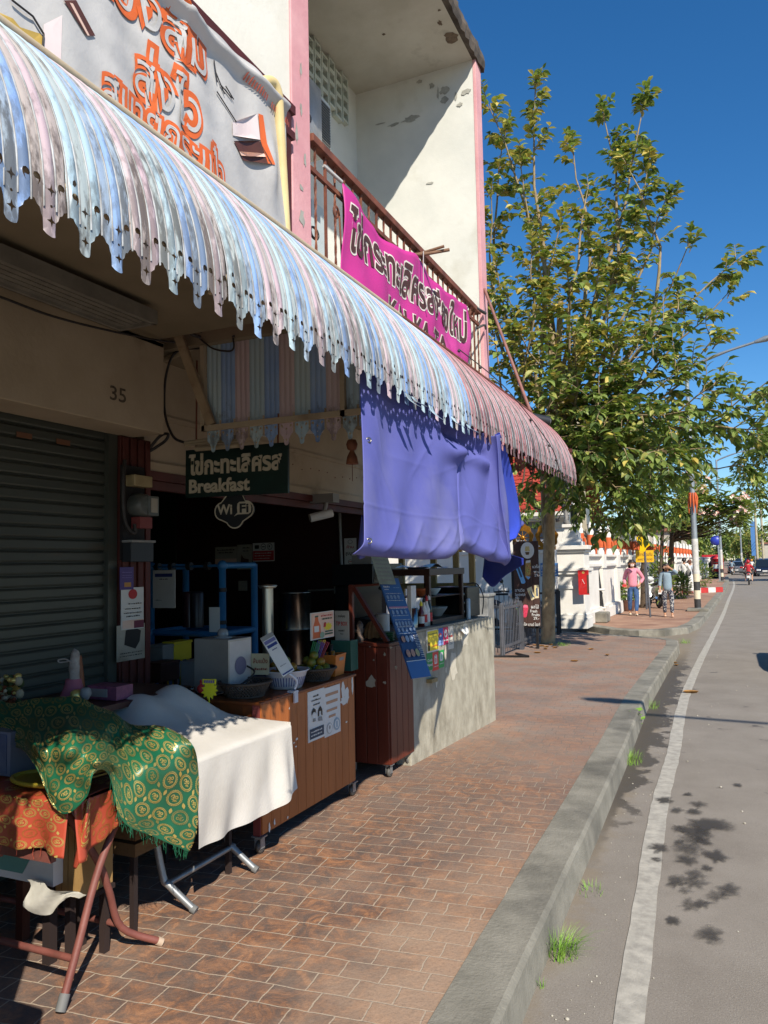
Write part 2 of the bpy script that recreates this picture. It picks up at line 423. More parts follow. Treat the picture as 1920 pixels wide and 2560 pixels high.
# oil and water spots on the asphalt
def stain_material():
    m = bpy.data.materials.new('oil_stain'); m.use_nodes = True; t = m.node_tree; L = t.links.new; N = t.nodes.new
    b = t.nodes['Principled BSDF']; b.inputs['Base Color'].default_value = (.055, .047, .039, 1); b.inputs['Roughness'].default_value = .6
    at = N('ShaderNodeAttribute'); at.attribute_name = 'soak'; tc = N('ShaderNodeTexCoord'); n = N('ShaderNodeTexNoise'); n.inputs['Scale'].default_value = 38; n.inputs['Detail'].default_value = 6; n.inputs['Roughness'].default_value = .7; L(tc.outputs['Object'], n.inputs['Vector'])
    a = N('ShaderNodeMath'); a.operation = 'MULTIPLY_ADD'; L(n.outputs[0], a.inputs[0]); a.inputs[1].default_value = 1.1; L(at.outputs['Fac'], a.inputs[2])
    r = N('ShaderNodeMapRange'); r.inputs[1].default_value = .72; r.inputs[2].default_value = 1.35; r.inputs[4].default_value = .8; L(a.outputs[0], r.inputs[0])
    tr = N('ShaderNodeBsdfTransparent'); x = N('ShaderNodeMixShader'); L(r.outputs[0], x.inputs[0]); L(tr.outputs[0], x.inputs[1]); L(b.outputs[0], x.inputs[2]); L(x.outputs[0], t.nodes['Material Output'].inputs[0]); return m
M_OIL = stain_material(); SOAK = []
b_ = MB(); rnd = random.Random(11)
for (x, y, r) in [(1745, 2010, .05), (1735, 2027, .05), (1770, 2060, .10), (1740, 2080, .09), (1730, 2098, .06), (1700, 2070, .05), (1790, 2140, .06), (1720, 2150, .06), (1690, 2203, .05), (1740, 2185, .045), (1770, 2170, .03), (1822, 2222, .055), (1793, 2238, .05), (1725, 2262, .05), (1760, 2258, .04), (1650, 2120, .05), (1720, 2120, .07), (1735, 2205, .06),
                  (1690, 2025, .04), (1660, 2000, .05), (1720, 1985, .03), (1845, 1962, .035), (1700, 2105, .03), (1755, 2100, .05), (1640, 2147, .03), (1712, 2225, .035), (1775, 2335, .05), (1680, 2300, .03)]:
    p = gp(x, y, -.142); n = 16; v = [(p.x, p.y, -.142)]; s_ = rnd.uniform(.45, 1)
    w_ = [1+rnd.uniform(-.35, .35) for k in range(n)]; z_ = -.142+rnd.uniform(-.0012, .0012); v = [(p.x, p.y, z_)]
    for q in (.5, 1.35): v += [(p.x+r*q*1.15*w_[k]*math.cos(2*math.pi*k/n), p.y+r*q*1.6*w_[k]*math.sin(2*math.pi*k/n), z_) for k in range(n)]
    SOAK += [s_]+[s_*.85]*n+[0]*n
    b_.add(v, [(0, 1+k, 1+(k+1) % n) for k in range(n)]+[(1+k, 1+n+k, 1+n+(k+1) % n, 1+(k+1) % n) for k in range(n)])
o_ = struct(b_, 'road_stains', M_OIL, org=(0, 0, -.142)); o_.data.attributes.new('soak', 'FLOAT', 'POINT').data.foreach_set('value', SOAK)
# grit, leaves and scraps in the gutter and on the pavement
M_LEAFD = mat('dry_leaf', '#a8793a', '#7d5a2c', sc=20, rough=.8)
M_GRIT = mat('pale_grit', '#9d9686', '#bdb7a8', sc=20, rough=.9)
b_ = MB()
for k in range(260):
    y = rnd.uniform(2.4, 16); x = -.64-.03*max(0, min(y-5, 4))/2+rnd.gauss(0, .07) if k % 3 else rnd.uniform(-.8, .6)
    if x < -.83: x = rnd.uniform(-.8, -.5)
    s = rnd.uniform(.0018, .005) if k % 12 else rnd.uniform(.006, .011)
    b_.ball((x, y, -.149+s*.3), (s, s*rnd.uniform(.7, 1.4), s*.6), 6, 4)
tag(b_.build('gutter_grit', M_GRIT, org=(0, 0, -.15)), 'pale grit and small pebbles strewn along the gutter', 'grit', kind='stuff')
def fallen_leaf(p, s, a, label, grp=None, m=None):
    b = MB(); T = Matrix.Translation(Vector(p)) @ Matrix.Rotation(a, 4, 'Z')
    pr = [(-1, 0), (-.5, .42), (.2, .5), (.7, .25), (1, 0), (.7, -.25), (.2, -.5), (-.5, -.42)]
    v = [(x*s, y*s, .006+abs(y)*s*.5+.2*s*x*x) for x, y in pr]+[(x*s, 0, .004) for x in (-.5, .2, .7)]
    b.add(v, [(0, 8, 1), (1, 8, 9, 2), (2, 9, 10, 3), (3, 10, 4), (4, 10, 5), (5, 10, 9, 6), (6, 9, 8, 7), (7, 8, 0)], 0, T)
    return tag(b.build('fallen_leaf', m or M_LEAFD, org=p), label, 'leaf', grp)
fallen_leaf(gp(1727, 1733, -.15), .11, .4, 'curled dry leaf lying alone on the white road line')
for k, (x, y) in enumerate([(1343, 1633), (1478, 1624), (1518, 1639), (1436, 1654)]):
    fallen_leaf(gp(x, y), .07, k, ['brown dry leaf on the pavement below the slender tree, nearest the fence', 'dry leaf on the pavement in line with the leaning pole', 'dry leaf on the pavement furthest towards the kerb', 'dry leaf on the pavement nearest to the camera'][k], 'leaves fallen on the pavement')
for k, (x, y) in enumerate([(1685, 1658), (1691, 1664)]):
    fallen_leaf(gp(x, y, -.15), .06, k*2, 'yellow leaf in the damp gutter', 'two yellow leaves in the damp gutter')
# grass tufts in the gutter
M_GRASS = mat('gutter_grass', '#5d8a2a', '#8aae45', sc=12, rough=.6)
def tuft(p, n, h, sp, label, lean=(0, 0), seed=1):
    r = random.Random(seed); b = MB()
    for k in range(n):
        a = r.uniform(0, 6.28); d = r.random()**.6*sp; x0, y0 = p.x+d*math.cos(a), p.y+d*math.sin(a)*1.2
        a2 = a+r.uniform(-.8, .8); hh = h*r.uniform(.45, 1.1); o = hh*r.uniform(.2, .8); wd = r.uniform(.0012, .0024)
        pts = []
        for i in range(5):
            t = i/4; q = Vector((x0+(math.cos(a2)*o+lean[0])*t*t, y0+(math.sin(a2)*o+lean[1])*t*t, p.z+hh*(t-.35*t*t*o/hh)))
            s = Vector((-math.sin(a2), math.cos(a2), 0))*wd*(1-t*.9); pts += [q-s, q+s]
        b.add(pts, [(2*i, 2*i+1, 2*i+3, 2*i+2) for i in range(4)])
    return tag(b.build('grass_tuft', M_GRASS, org=p), label, 'grass')
tuft(gp(1405, 2385, -.15), 170, .13, .075, 'largest grass tuft growing against the kerb, nearest the camera', (.05, -.02), 2)
tuft(gp(1568, 1903, -.15), 240, .10, .14, 'round bright green grass tuft below the kerb beside the damp gutter', seed=3)
tuft(gp(1618, 1768, -.15), 150, .10, .14, 'low wide grass tuft in the gutter beside the lamp arm shadow', seed=4)
tuft(gp(1475, 2230, -.15), 30, .05, .07, 'small dark tuft of weed on the gutter sand above the largest tuft', seed=5)
tuft(gp(1712, 1608, -.15), 80, .14, .12, 'grass clump at the corner where the near kerb ends', seed=6)
tuft(gp(1405, 1613, 0), 170, .07, .16, 'low green weeds on the pavement at the foot of the tree', seed=8)
tuft(gp(1357, 2468, -.15), 16, .04, .02, 'tiny green sprout against the kerb nearest the bottom of the photo', seed=9)
# broad-leaved weed at the kerb
b_ = MB(); p_ = gp(1590, 1815, -.15)
for k in range(14):
    a = k*2.4; e = .05+.02*(k % 4); c = p_+Vector((.03*math.cos(a), .05*math.sin(a), .02+.011*k)); d = Vector((math.cos(a), math.sin(a), .3))*e; s = Vector((-math.sin(a), math.cos(a), 0))*e*.4
    b_.add([c, c+d*.5+s, c+d, c+d*.5-s], [(0, 1, 2, 3)])
tag(b_.build('kerb_weed', M_GRASS, org=p_), 'small broad-leaved weed standing up against the kerb face', 'weed')
# ================================================================== the two shophouses
XF, XG = -2.2, -3.5          # upper front (over the pavement) and ground-floor front
YP, YE = 3.83, 7.5           # party line and the far end wall
M_WALL = mat('cream_render', '#e3dfd2', '#d9d4c6', sc=1.2, rough=.85, bump=.18, bsc=30, c3='#cdc6b4', sc3=.8, lo3=.58, hi3=.75)
M_WALLI = mat('balcony_render', '#d7d6cc', '#c9c9c0', sc=1.6, rough=.85, bump=.15, bsc=25, c3='#b7b4a6', sc3=1.3, lo3=.55, hi3=.72)
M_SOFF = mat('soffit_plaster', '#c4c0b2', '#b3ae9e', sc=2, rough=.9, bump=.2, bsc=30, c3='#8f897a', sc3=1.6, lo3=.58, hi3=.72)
M_BEIGE = mat('beige_wall', '#b5a58c', '#a4947b', sc=1.5, rough=.85, bump=.2, bsc=30, c3='#8a7a63', sc3=2.2, lo3=.6, hi3=.75)  # plain beige with random darker mottling
M_PINK = mat('pink_paint', '#c98f92', '#d9a5a5', sc=2.5, rough=.8, bump=.35, bsc=18, c3='#a9888a', sc3=5, lo3=.62, hi3=.7)
M_EDGE = mat('weathered_concrete_edge', '#5d5349', '#3c352e', sc=6, rough=.95, bump=.6, bsc=25)
M_REDBR = mat('maroon_paint', '#5a241d', '#44190f', sc=3, rough=.6, bump=.1)
M_RUST = mat('rusty_brown_iron', '#7b4631', '#5d3424', sc=9, rough=.7, bump=.25, bsc=60, c3='#8f5a40', sc3=4)
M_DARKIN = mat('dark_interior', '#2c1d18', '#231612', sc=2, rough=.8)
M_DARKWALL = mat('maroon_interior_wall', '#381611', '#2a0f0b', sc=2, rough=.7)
M_GREENB = mat('green_blackboard', '#1d2a1f', '#243327', sc=2, rough=.5)
M_SHUT = mat('grey_shutter_steel', '#4e5148', '#43463f', sc=2, rough=.45, metal=.3, bump=.05, c3='#5a4c3d', sc3=3, lo3=.62, hi3=.75, stretch=(1, .25, 1))
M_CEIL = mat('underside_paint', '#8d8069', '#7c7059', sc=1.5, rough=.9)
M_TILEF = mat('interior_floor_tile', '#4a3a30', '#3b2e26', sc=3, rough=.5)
ROOF = 6.9
# --- left house (number 35)
sh1 = thing('shophouse', 'cream shophouse with grey roller shutter and number 35 on its beam', 'building', (-3.5, 1.5, 0))
b = MB(); b.box(-9, XF, -4, 3.70, 3.12, 9.6); b.build('upper_wall', M_WALL, sh1)
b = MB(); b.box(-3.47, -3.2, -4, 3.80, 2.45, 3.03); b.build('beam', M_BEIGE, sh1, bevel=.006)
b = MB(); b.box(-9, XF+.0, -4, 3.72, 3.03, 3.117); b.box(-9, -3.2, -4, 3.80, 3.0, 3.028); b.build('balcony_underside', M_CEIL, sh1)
b = MB(); b.text('35', 0, 0, .1, 0, fx(-3.198, 3.335, 2.585), h=.085, w=.13, bold=.012, fn=None)
b.build('house_number', mat('number_paint', '#4b4134', '#5f5444', sc=60, rough=.9), sh1)
# roller shutter: rounded slats 68 mm high
shp = MB(); n = 36; v = []; f = []; prof = []
for k in range(n):
    z = .02+k*.0683
    prof += [(-3.508, z), (-3.493, z+.004), (-3.490, z+.012), (-3.4895, z+.050), (-3.496, z+.059), (-3.508, z+.063)]
for (x, z) in prof: v += [(x, -4, z), (x, 3.66, z)]
shp.add(v, [(2*i, 2*i+1, 2*i+3, 2*i+2) for i in range(len(prof)-1)])
shp.box(-3.50, -3.46, 3.60, 3.675, 0, 2.45, 0)
shu = shp.build('roller_shutter', M_SHUT, sh1)
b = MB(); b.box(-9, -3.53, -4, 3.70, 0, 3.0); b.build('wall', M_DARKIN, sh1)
b = MB(); b.box(-3.62, -3.44, 3.68, 3.955, 0, 2.448)
for k in range(4): b.box(-3.44, -3.425, 3.69+k*.068, 3.735+k*.068, 0, 2.44)
b.build('door_post', M_REDBR, sh1, bevel=.004)
# tape marks on the shutter head
for y in (2.62, 2.95, 3.22): b = MB(); b.box(-3.487, -3.484, y, y+.10, 2.335, 2.365); b.build('tape', mat('brown_tape', '#6d4a33', rough=.5), sh1)
# --- right house with the balcony
sh2 = thing('shophouse', 'white shophouse with an open upstairs balcony and an open dark shop below', 'building', (-3.5, 5.6, 0))
b = MB(); b.box(-3.66, XF+.012, 3.703, 3.915, 3.118, 9.6); b.build('pillar', M_PINK, sh2, bevel=.006)
b = MB(); b.box(XF-.05, XF+.03, 3.60, 3.699, 3.0, 3.63); b.build('pillar_foot', M_PINK, sh2, bevel=.004)
b = MB(); b.box(-9, -3.6, 3.915, YE, 3.0, ROOF); b.build('balcony_back_wall', M_WALLI, sh2)
b = MB(); b.box(-9, XF-.03, YE, YE+.17, -.02 if False else 3.0, ROOF); b.build('end_wall', M_WALLI, sh2)
b = MB(); b.box(XF-.03, XF+.004, YE-.004, YE+.176, 2.6, ROOF-.002); b.build('end_wall_trim', M_PINK, sh2, bevel=.003)
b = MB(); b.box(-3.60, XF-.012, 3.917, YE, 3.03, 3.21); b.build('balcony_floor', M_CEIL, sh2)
# roof slab with a crumbled dark front edge
def slab_edge():
    b = MB(); r = random.Random(4); n = 60; v = []; f = []
    for i in range(n+1):
        y = 3.915+(YE+.24-3.915)*i/n; e = r.uniform(-.012, .012); g = r.uniform(-.012, .01)
        v += [(XF-.03, y, ROOF), (XF+.03+e, y, ROOF-.012+g), (XF+.045+e, y, ROOF+.06), (XF+.03+g, y, ROOF+.17), (XF-.03, y, ROOF+.18)]
    for i in range(n):
        for j in range(4): f.append((i*5+j, i*5+j+1, (i+1)*5+j+1, (i+1)*5+j))
    b.add(v, f); b.add([v[-5], v[-4], v[-3], v[-2], v[-1]], [(0, 1, 2, 3, 4)]); return b
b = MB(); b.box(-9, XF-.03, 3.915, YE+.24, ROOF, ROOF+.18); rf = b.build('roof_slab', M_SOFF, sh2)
slab_edge().build('roof_edge', M_EDGE, sh2)
# flaked plaster and holes (real chips: shallow recess plates)
M_CHIP = mat('chipped_plaster', '#7a6a58', '#5c4f42', sc=20, rough=1)
M_PEEL = mat('peeled_paint', '#a9a79c', '#8e8d84', sc=12, rough=.9)
def blob(b, M, x, y, rx, ry, z=.003, seed=0, mi=0, n=13):
    r = random.Random(seed); b.poly([(x+rx*(1+r.uniform(-.4, .4))*math.cos(2*math.pi*k/n), y+ry*(1+r.uniform(-.4, .4))*math.sin(2*math.pi*k/n)) for k in range(n)], z, mi, M)
b = MB(); T = Matrix(((1, 0, 0, 0), (0, -1, 0, 0), (0, 0, -1, ROOF), (0, 0, 0, 1)))
for k, (x, y, rx, ry) in enumerate([(1128, 92, .09, .1), (1100, 57, .03, .05), (1098, 25, .02, .02), (960, 85, .025, .02)]):
    p = gp(x, y, ROOF); blob(b, T, p.x, -p.y, rx*.7, ry*.8, .003, k)
b.build('plaster_chips', M_CHIP, sh2)
b = MB(); T = fy(0, YE, 0)
for k, (x, y, rx, ry) in enumerate([(1026, 298, .09, .035), (985, 312, .07, .018), (950, 310, .05, .01), (1110, 226, .05, .05), (1112, 250, .04, .035), (1095, 235, .012, .06), (1076, 458, .035, .012), (1165, 230, .05, .03), (1140, 240, .02, .04), (1150, 262, .03, .02), (1080, 215, .03, .03), (1050, 205, .04, .02)]):
    p = yp(x, y, YE); blob(b, T, p.x, p.z, rx, ry, .003+.0005*k, k+20)
b.build('peeling_paint', M_PEEL, sh2)
# flakes on the pink pillar
b = MB()
for k, (x, y, rx, ry) in enumerate([(754, 545, .03, .05), (752, 273, .012, .035), (751, 172, .012, .05), (762, 400, .015, .04), (753, 470, .02, .02), (741, 330, .015, .06)]):
    p = xp(x, y, XF+.012); blob(b, fx(XF+.012, 0, 0), p.y, p.z, rx, ry, .003, k+40)
b.build('pillar_flakes', M_PEEL, sh2)
# ventilation blocks in the balcony back wall: frame grid over flat dark sheets painted as the openings' shade
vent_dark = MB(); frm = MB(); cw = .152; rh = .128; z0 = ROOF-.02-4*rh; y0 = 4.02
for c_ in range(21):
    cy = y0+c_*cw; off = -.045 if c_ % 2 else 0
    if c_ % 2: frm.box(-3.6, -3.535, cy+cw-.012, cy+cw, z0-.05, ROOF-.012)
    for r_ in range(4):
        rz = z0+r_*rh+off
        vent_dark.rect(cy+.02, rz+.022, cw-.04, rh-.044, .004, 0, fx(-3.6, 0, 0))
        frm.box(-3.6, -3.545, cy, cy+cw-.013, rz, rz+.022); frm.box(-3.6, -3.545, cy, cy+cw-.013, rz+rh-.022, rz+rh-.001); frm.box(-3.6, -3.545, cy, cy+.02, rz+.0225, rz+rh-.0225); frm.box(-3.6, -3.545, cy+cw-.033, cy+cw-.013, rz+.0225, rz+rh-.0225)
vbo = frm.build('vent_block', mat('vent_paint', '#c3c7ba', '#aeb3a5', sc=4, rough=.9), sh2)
vent_dark.build('vent_shade', mat('vent_dark', '#4a5648', '#39453c', sc=5, rough=.9), vbo)
# balcony panel doors low on the back wall (pale vertical boards)
b = MB()
for k in range(9): b.box(-3.6, -3.575, 4.0+k*.3, 4.285+k*.3, 3.21, 5.2)
b.build('balcony_door_panel', mat('pale_blue_board', '#b9c2c2', '#aab4b6', sc=2, rough=.7), sh2)
# --- balcony railing
rl = thing('balcony_railing', 'rusty brown iron balcony railing with twisted bars and scrolls', 'railing', (XF, 5.6, 3.2))
b = MB()
za, zb = 4.215, 4.155
b.add([(XF-.03, 3.92, za-.05), (XF+.03, 3.92, za-.05), (XF+.03, 3.92, za), (XF-.03, 3.92, za), (XF-.03, 7.30, zb-.05), (XF+.03, 7.30, zb-.05), (XF+.03, 7.30, zb), (XF-.03, 7.30, zb)], [(0, 1, 2, 3), (7, 6, 5, 4), (0, 4, 5, 1), (1, 5, 6, 2), (2, 6, 7, 3), (3, 7, 4, 0)])
b.box(XF-.6, XF+.03, 7.30, 7.345, zb-.05, zb)
b.build('handrail', M_RUST, rl, bevel=.004)
b = MB(); b.box(XF-.012, XF+.012, 3.92, 7.33, 3.985, 4.015); b.box(XF-.012, XF+.012, 3.92, 7.33, 3.27, 3.30); b.build('rail', M_RUST, rl)
tw = MB(); k = 0; y = 3.99
while y < 7.33:
    if k % 2 == 0:
        m_ = 26; v = []; f = []; q = .009
        for i in range(m_+1):
            z = 3.30+(4.17-3.30)*i/m_; a = i*.55
            for j in range(4): v.append((XF+q*math.cos(a+j*1.5708), y+q*math.sin(a+j*1.5708), z))
        for i in range(m_):
            for j in range(4): f.append((i*4+j, i*4+(j+1) % 4, (i+1)*4+(j+1) % 4, (i+1)*4+j))
        tw.add(v, f)
    else: tw.box(XF-.007, XF+.007, y-.009, y+.009, 3.30, 4.17)
    y += .128; k += 1
tw.build('bars', M_RUST, rl)
sc_ = MB()
for yc in (4.31, 4.95, 5.6, 6.2, 6.9):
    pts = [(XF, yc+.012*s-.05+.045*math.cos(t)*(1-t/11), 3.86+.055*math.sin(t)*(1-t/11)) for s in (0,) for t in [i*.5 for i in range(20)]]
    sc_.tube([(XF, yc+.0, 3.35), (XF, yc+.02, 3.6)]+pts[:1]+pts, .007, 6)
sc_.build('scroll', M_RUST, rl)
b = MB(); b.tube([gp_ for gp_ in [(XF+.02, 5.52, 4.05), (XF+.10, 5.60, 4.07), (XF+.26, 5.72, 4.12)]], .014, 8)
b.tube([(XF-.06, 5.62, 4.08), (XF+.24, 5.66, 4.13)], .012, 8)
tag(b.build('wooden_stick', mat('weathered_stick', '#7d5f49', '#6a4e3b', sc=20, rough=.9)), 'short weathered wooden stick tied across the balcony handrail', 'stick')
# bracket between railing end and trim, and the brace rod down to the pink awning
b = MB(); b.tube([(XF+.02, 7.2, 4.13), (XF+.03, 7.49, 4.16)], .016, 8)
b.tube(crv([(XF+.02, 7.22, 3.93), (XF+.06, 7.34, 3.99), (XF+.03, 7.495, 4.0)], 6), .012, 6)
tag(b.build('railing_bracket', mat('dark_grey_iron', '#4a4643', '#5b5652', sc=8, rough=.6, metal=.4)), 'dark metal arm tying the railing end to the pink wall trim', 'bracket')
b = MB(); b.tube([xp(1211, 722, XF+.01), (-1.62, 7.14, 2.92)], .015, 8)
tag(b.build('awning_brace', mat('pinkish_brace', '#8e6258', '#7a5148', sc=12, rough=.7)), 'slanting reddish rod holding the pink awning from the upper wall', 'rod')
# --- things on the balcony
ac = thing('air_conditioner', 'white window air conditioner under a metal shade on the balcony wall', 'air conditioner', (-3.6, 5.75, 5.44))
p1 = xp(766, 300, -3.25); p2 = xp(823, 370, -3.25)
b = MB(); b.box(-3.6, -3.24, 5.30, 6.20, 5.44, 5.94); b.build('casing', mat('ac_white', '#cfcec4', '#bdbbb0', sc=4, rough=.5), ac, bevel=.01)
b = MB()
for k in range(16): b.box(-3.24, -3.232, 5.99, 6.17, 5.49+k*.026, 5.505+k*.026)
b.build('grille', mat('ac_grille', '#5c5c58', rough=.6), ac)
b = MB(); b.box(-3.24, -3.21, 5.30, 5.96, 5.45, 5.95); b.build('metal_plate', mat('dull_mirror_sheet', '#b9b8b0', '#d5d4cc', sc=5, rough=.28, metal=.8, bump=.25, bsc=6), ac)
b = MB(); b.tube([(-3.3, 5.35, 5.36), (-3.0, 5.36, 5.30)], .035, 12); tag(b.build('drain_spout', mat('spout_black', '#2c2a28', rough=.5)), 'short black spout sticking out beside the air conditioner', 'pipe')
b = MB(); b.tube([(-3.58, 6.28, 4.0), (-3.58, 6.28, 5.1)], .018, 6); tag(b.build('conduit', mat('spout_black', '#2c2a28')), 'thin dark conduit on the balcony wall beside the air conditioner', 'conduit')
b = MB(); b.tube([(-2.75, 4.0, 3.62), (-2.55, 5.2, 3.66)], .02, 6); b.tube([(-2.75, 4.0, 3.56), (-2.55, 5.2, 3.59)], .012, 6)
tag(b.build('drying_pole', mat('spout_black', '#2c2a28')), 'dark horizontal pole seen through the bars left of the purple banner', 'pole')
b = MB(); b.tube([(XF-.05, 4.06+.05*math.cos(t), 3.66+.035*math.sin(t)) for t in [i*.4 for i in range(17)]], .008, 6)
tag(b.build('wire_coil', mat('spout_black', '#2c2a28')), 'loop of black wire hanging on the railing beside the pink pillar', 'wire')
b = MB()
for k in range(3): b.tube([(XF-.12, 4.18+.06*k, 3.55-.05*k), (XF-.1, 4.26+.03*k, 3.47), (XF-.12, 4.3, 3.38+.05*k)], .012, 6)
tag(b.build('clothes_hanger', mat('red_plastic', '#d2473c', rough=.4)), 'red plastic hangers behind the railing left of the purple banner', 'hanger')
# --- PVC drain pipe and the red steel frame of the big banner
M_PVC = mat('yellowed_pvc', '#d9c48f', '#cdb67e', sc=6, rough=.45, c3='#b88d4e', sc3=3, lo3=.66, hi3=.72)
b = MB(); b.tube(crv([xp(640, 225, XF+.03), xp(658, 206, XF+.09), xp(682, 208, XF+.10), xp(694, 240, XF+.10), xp(697, 285, XF+.09), xp(712, 560, XF+.06), xp(716, 640, XF+.06)], 8), .030, 12)
pp = b.build('drain_pipe', M_PVC); tag(pp, 'yellowed plastic drain pipe bent over beside the pink pillar', 'pipe')
fr = thing('steel_frame', 'dark red steel frame behind the white Thai banner', 'frame', (XF+.03, 2.4, 4.2))
b = MB(); b.box(XF+.0, XF+.05, -1.0, 3.68, 4.185, 4.235); b.build('top_bar', M_REDBR, fr)
b = MB(); b.box(XF+.0, XF+.05, 3.56, 3.67, 4.03, 4.075); b.box(XF+.0, XF+.04, 3.60, 3.64, 3.1, 4.18); b.build('side_bar', M_REDBR, fr)
# ================================================================== awnings of pressed aluminium strips with cut-out scallops
def strip_paint(name, c, c2, dirt, amount):
    m = mat(name, c, c2, sc=3.5, lo=.38, hi=.66, rough=.42, spec=.5, stretch=(1, 2.5, .8), bump=.04, bsc=20)
    t = m.node_tree; L = t.links.new; N = t.nodes.new; b = t.nodes['Principled BSDF']
    src = b.inputs['Base Color'].links[0].from_socket
    tc = N('ShaderNodeTexCoord'); sx = N('ShaderNodeSeparateXYZ'); L(tc.outputs['Object'], sx.inputs[0])
    def noise(s, d, st):
        mp = N('ShaderNodeMapping'); mp.inputs['Scale'].default_value = st; L(tc.outputs['Object'], mp.inputs[0])
        n = N('ShaderNodeTexNoise'); n.inputs['Scale'].default_value = s; n.inputs['Detail'].default_value = d; n.inputs['Roughness'].default_value = .68; L(mp.outputs[0], n.inputs['Vector']); return n.outputs[0]
    # mildew: patches mostly on the lower third, uneven from strip to strip
    hz = N('ShaderNodeMapRange'); hz.inputs[1].default_value = .62; hz.inputs[2].default_value = .02; hz.inputs[3].default_value = -.26; hz.inputs[4].default_value = .19; L(sx.outputs[2], hz.inputs[0])
    a = N('ShaderNodeMath'); a.operation = 'ADD'; L(noise(24, 8, (1, 1.6, .5)), a.inputs[0]); L(hz.outputs[0], a.inputs[1])
    a2 = N('ShaderNodeMath'); a2.operation = 'MULTIPLY_ADD'; L(noise(3.2, 3, (.5, 1.2, .4)), a2.inputs[0]); a2.inputs[1].default_value = .9; L(a.outputs[0], a2.inputs[2])
    r = N('ShaderNodeValToRGB'); r.color_ramp.elements[0].position = 1.06 if amount < .5 else .98; r.color_ramp.elements[0].position = min(1, r.color_ramp.elements[0].position-.06); r.color_ramp.elements[1].position = 1.0
    sub = N('ShaderNodeMath'); sub.operation = 'SUBTRACT'; L(a2.outputs[0], sub.inputs[0]); sub.inputs[1].default_value = .18
    r.color_ramp.elements[0].position = .85; r.color_ramp.elements[1].position = 1.0
    L(sub.outputs[0], r.inputs[0])
    x = N('ShaderNodeMix'); x.data_type = 'RGBA'; mm = N('ShaderNodeMath'); mm.operation = 'MULTIPLY'; mm.inputs[1].default_value = amount; L(r.outputs[0], mm.inputs[0])
    L(mm.outputs[0], x.inputs[0]); L(src, x.inputs[6]); x.inputs[7].default_value = _c(dirt); L(x.outputs[2], b.inputs['Base Color'])
    return m
A_LB = strip_paint('awning_pale_blue', '#a3bbc8', '#b2c4c6', '#4a4640', .6)
A_BL = strip_paint('awning_blue', '#7f9ecf', '#98b2d2', '#4a4640', .55)
A_PK = strip_paint('awning_faded_pink', '#bfa8ae', '#c6b6b4', '#4e423c', .6)
A_LB2 = strip_paint('awning_pale_worn', '#a9b4b4', '#b8beb8', '#4a443c', .75)
A_BL2 = strip_paint('awning_blue_worn', '#94a7bf', '#a9b6bf', '#4a443c', .75)
A_PK2 = strip_paint('awning_pink_worn', '#b3a59f', '#bcb1a8', '#4a3e36', .8)
A_RP = strip_paint('awning_rose', '#b17678', '#bb8684', '#4a3a34', .6)
A_BR = strip_paint('awning_taupe', '#6e5651', '#624b46', '#3a302b', .6)
M_RIB = mat('awning_seam', '#a9adb0', '#6f6d6a', sc=14, rough=.5)
AX, AZ, AA, AB = -2.2, 2.36, .95, .77
PROFN = 60
def awn_profile():
    pts = [(AX+AA*math.sin(i/PROFN*math.pi/2), AZ+AB*math.cos(i/PROFN*math.pi/2)) for i in range(PROFN+1)]
    pts.append((AX+AA+.004, AZ-.09)); s = [0]
    for i in range(1, len(pts)): s.append(s[-1]+math.hypot(pts[i][0]-pts[i-1][0], pts[i][1]-pts[i-1][1]))
    return pts, s
APT, AS = awn_profile(); ALEN = AS[-2]+.075
def awn_at(s):
    for i in range(1, len(AS)):
        if s <= AS[i] or i == len(AS)-1:
            t = (s-AS[i-1])/(AS[i]-AS[i-1]); p = APT[i-1]; q = APT[i]; dx, dz = q[0]-p[0], q[1]-p[1]; l = math.hypot(dx, dz)
            return p[0]+dx*t, p[1]+dz*t, -dz/l*1.0, dx/l*1.0
def star(cx, cy, rx, ry):
    o = []
    for k in range(8):
        t = math.pi/4*k; q = 1 if k % 2 == 0 else .36; o.append((cx+rx*q*math.sin(t), cy+ry*q*math.cos(t)))
    return o
def comma(cx, cy, r, sgn):
    # round head with a curling tail
    return [(cx+sgn*x*r, cy+y*r) for x, y in [(-1, .1), (-.72, .78), (0, 1.08), (.72, .78), (1, .1), (.9, -.6), (.55, -1.3), (.0, -1.95), (.38, -1.15), (.42, -.55), (.05, -.55), (-.6, -.55)]]
def dot(cx, cy, r): return [(cx+r*math.cos(k*math.pi/3), cy+r*math.sin(k*math.pi/3)) for k in range(6)]
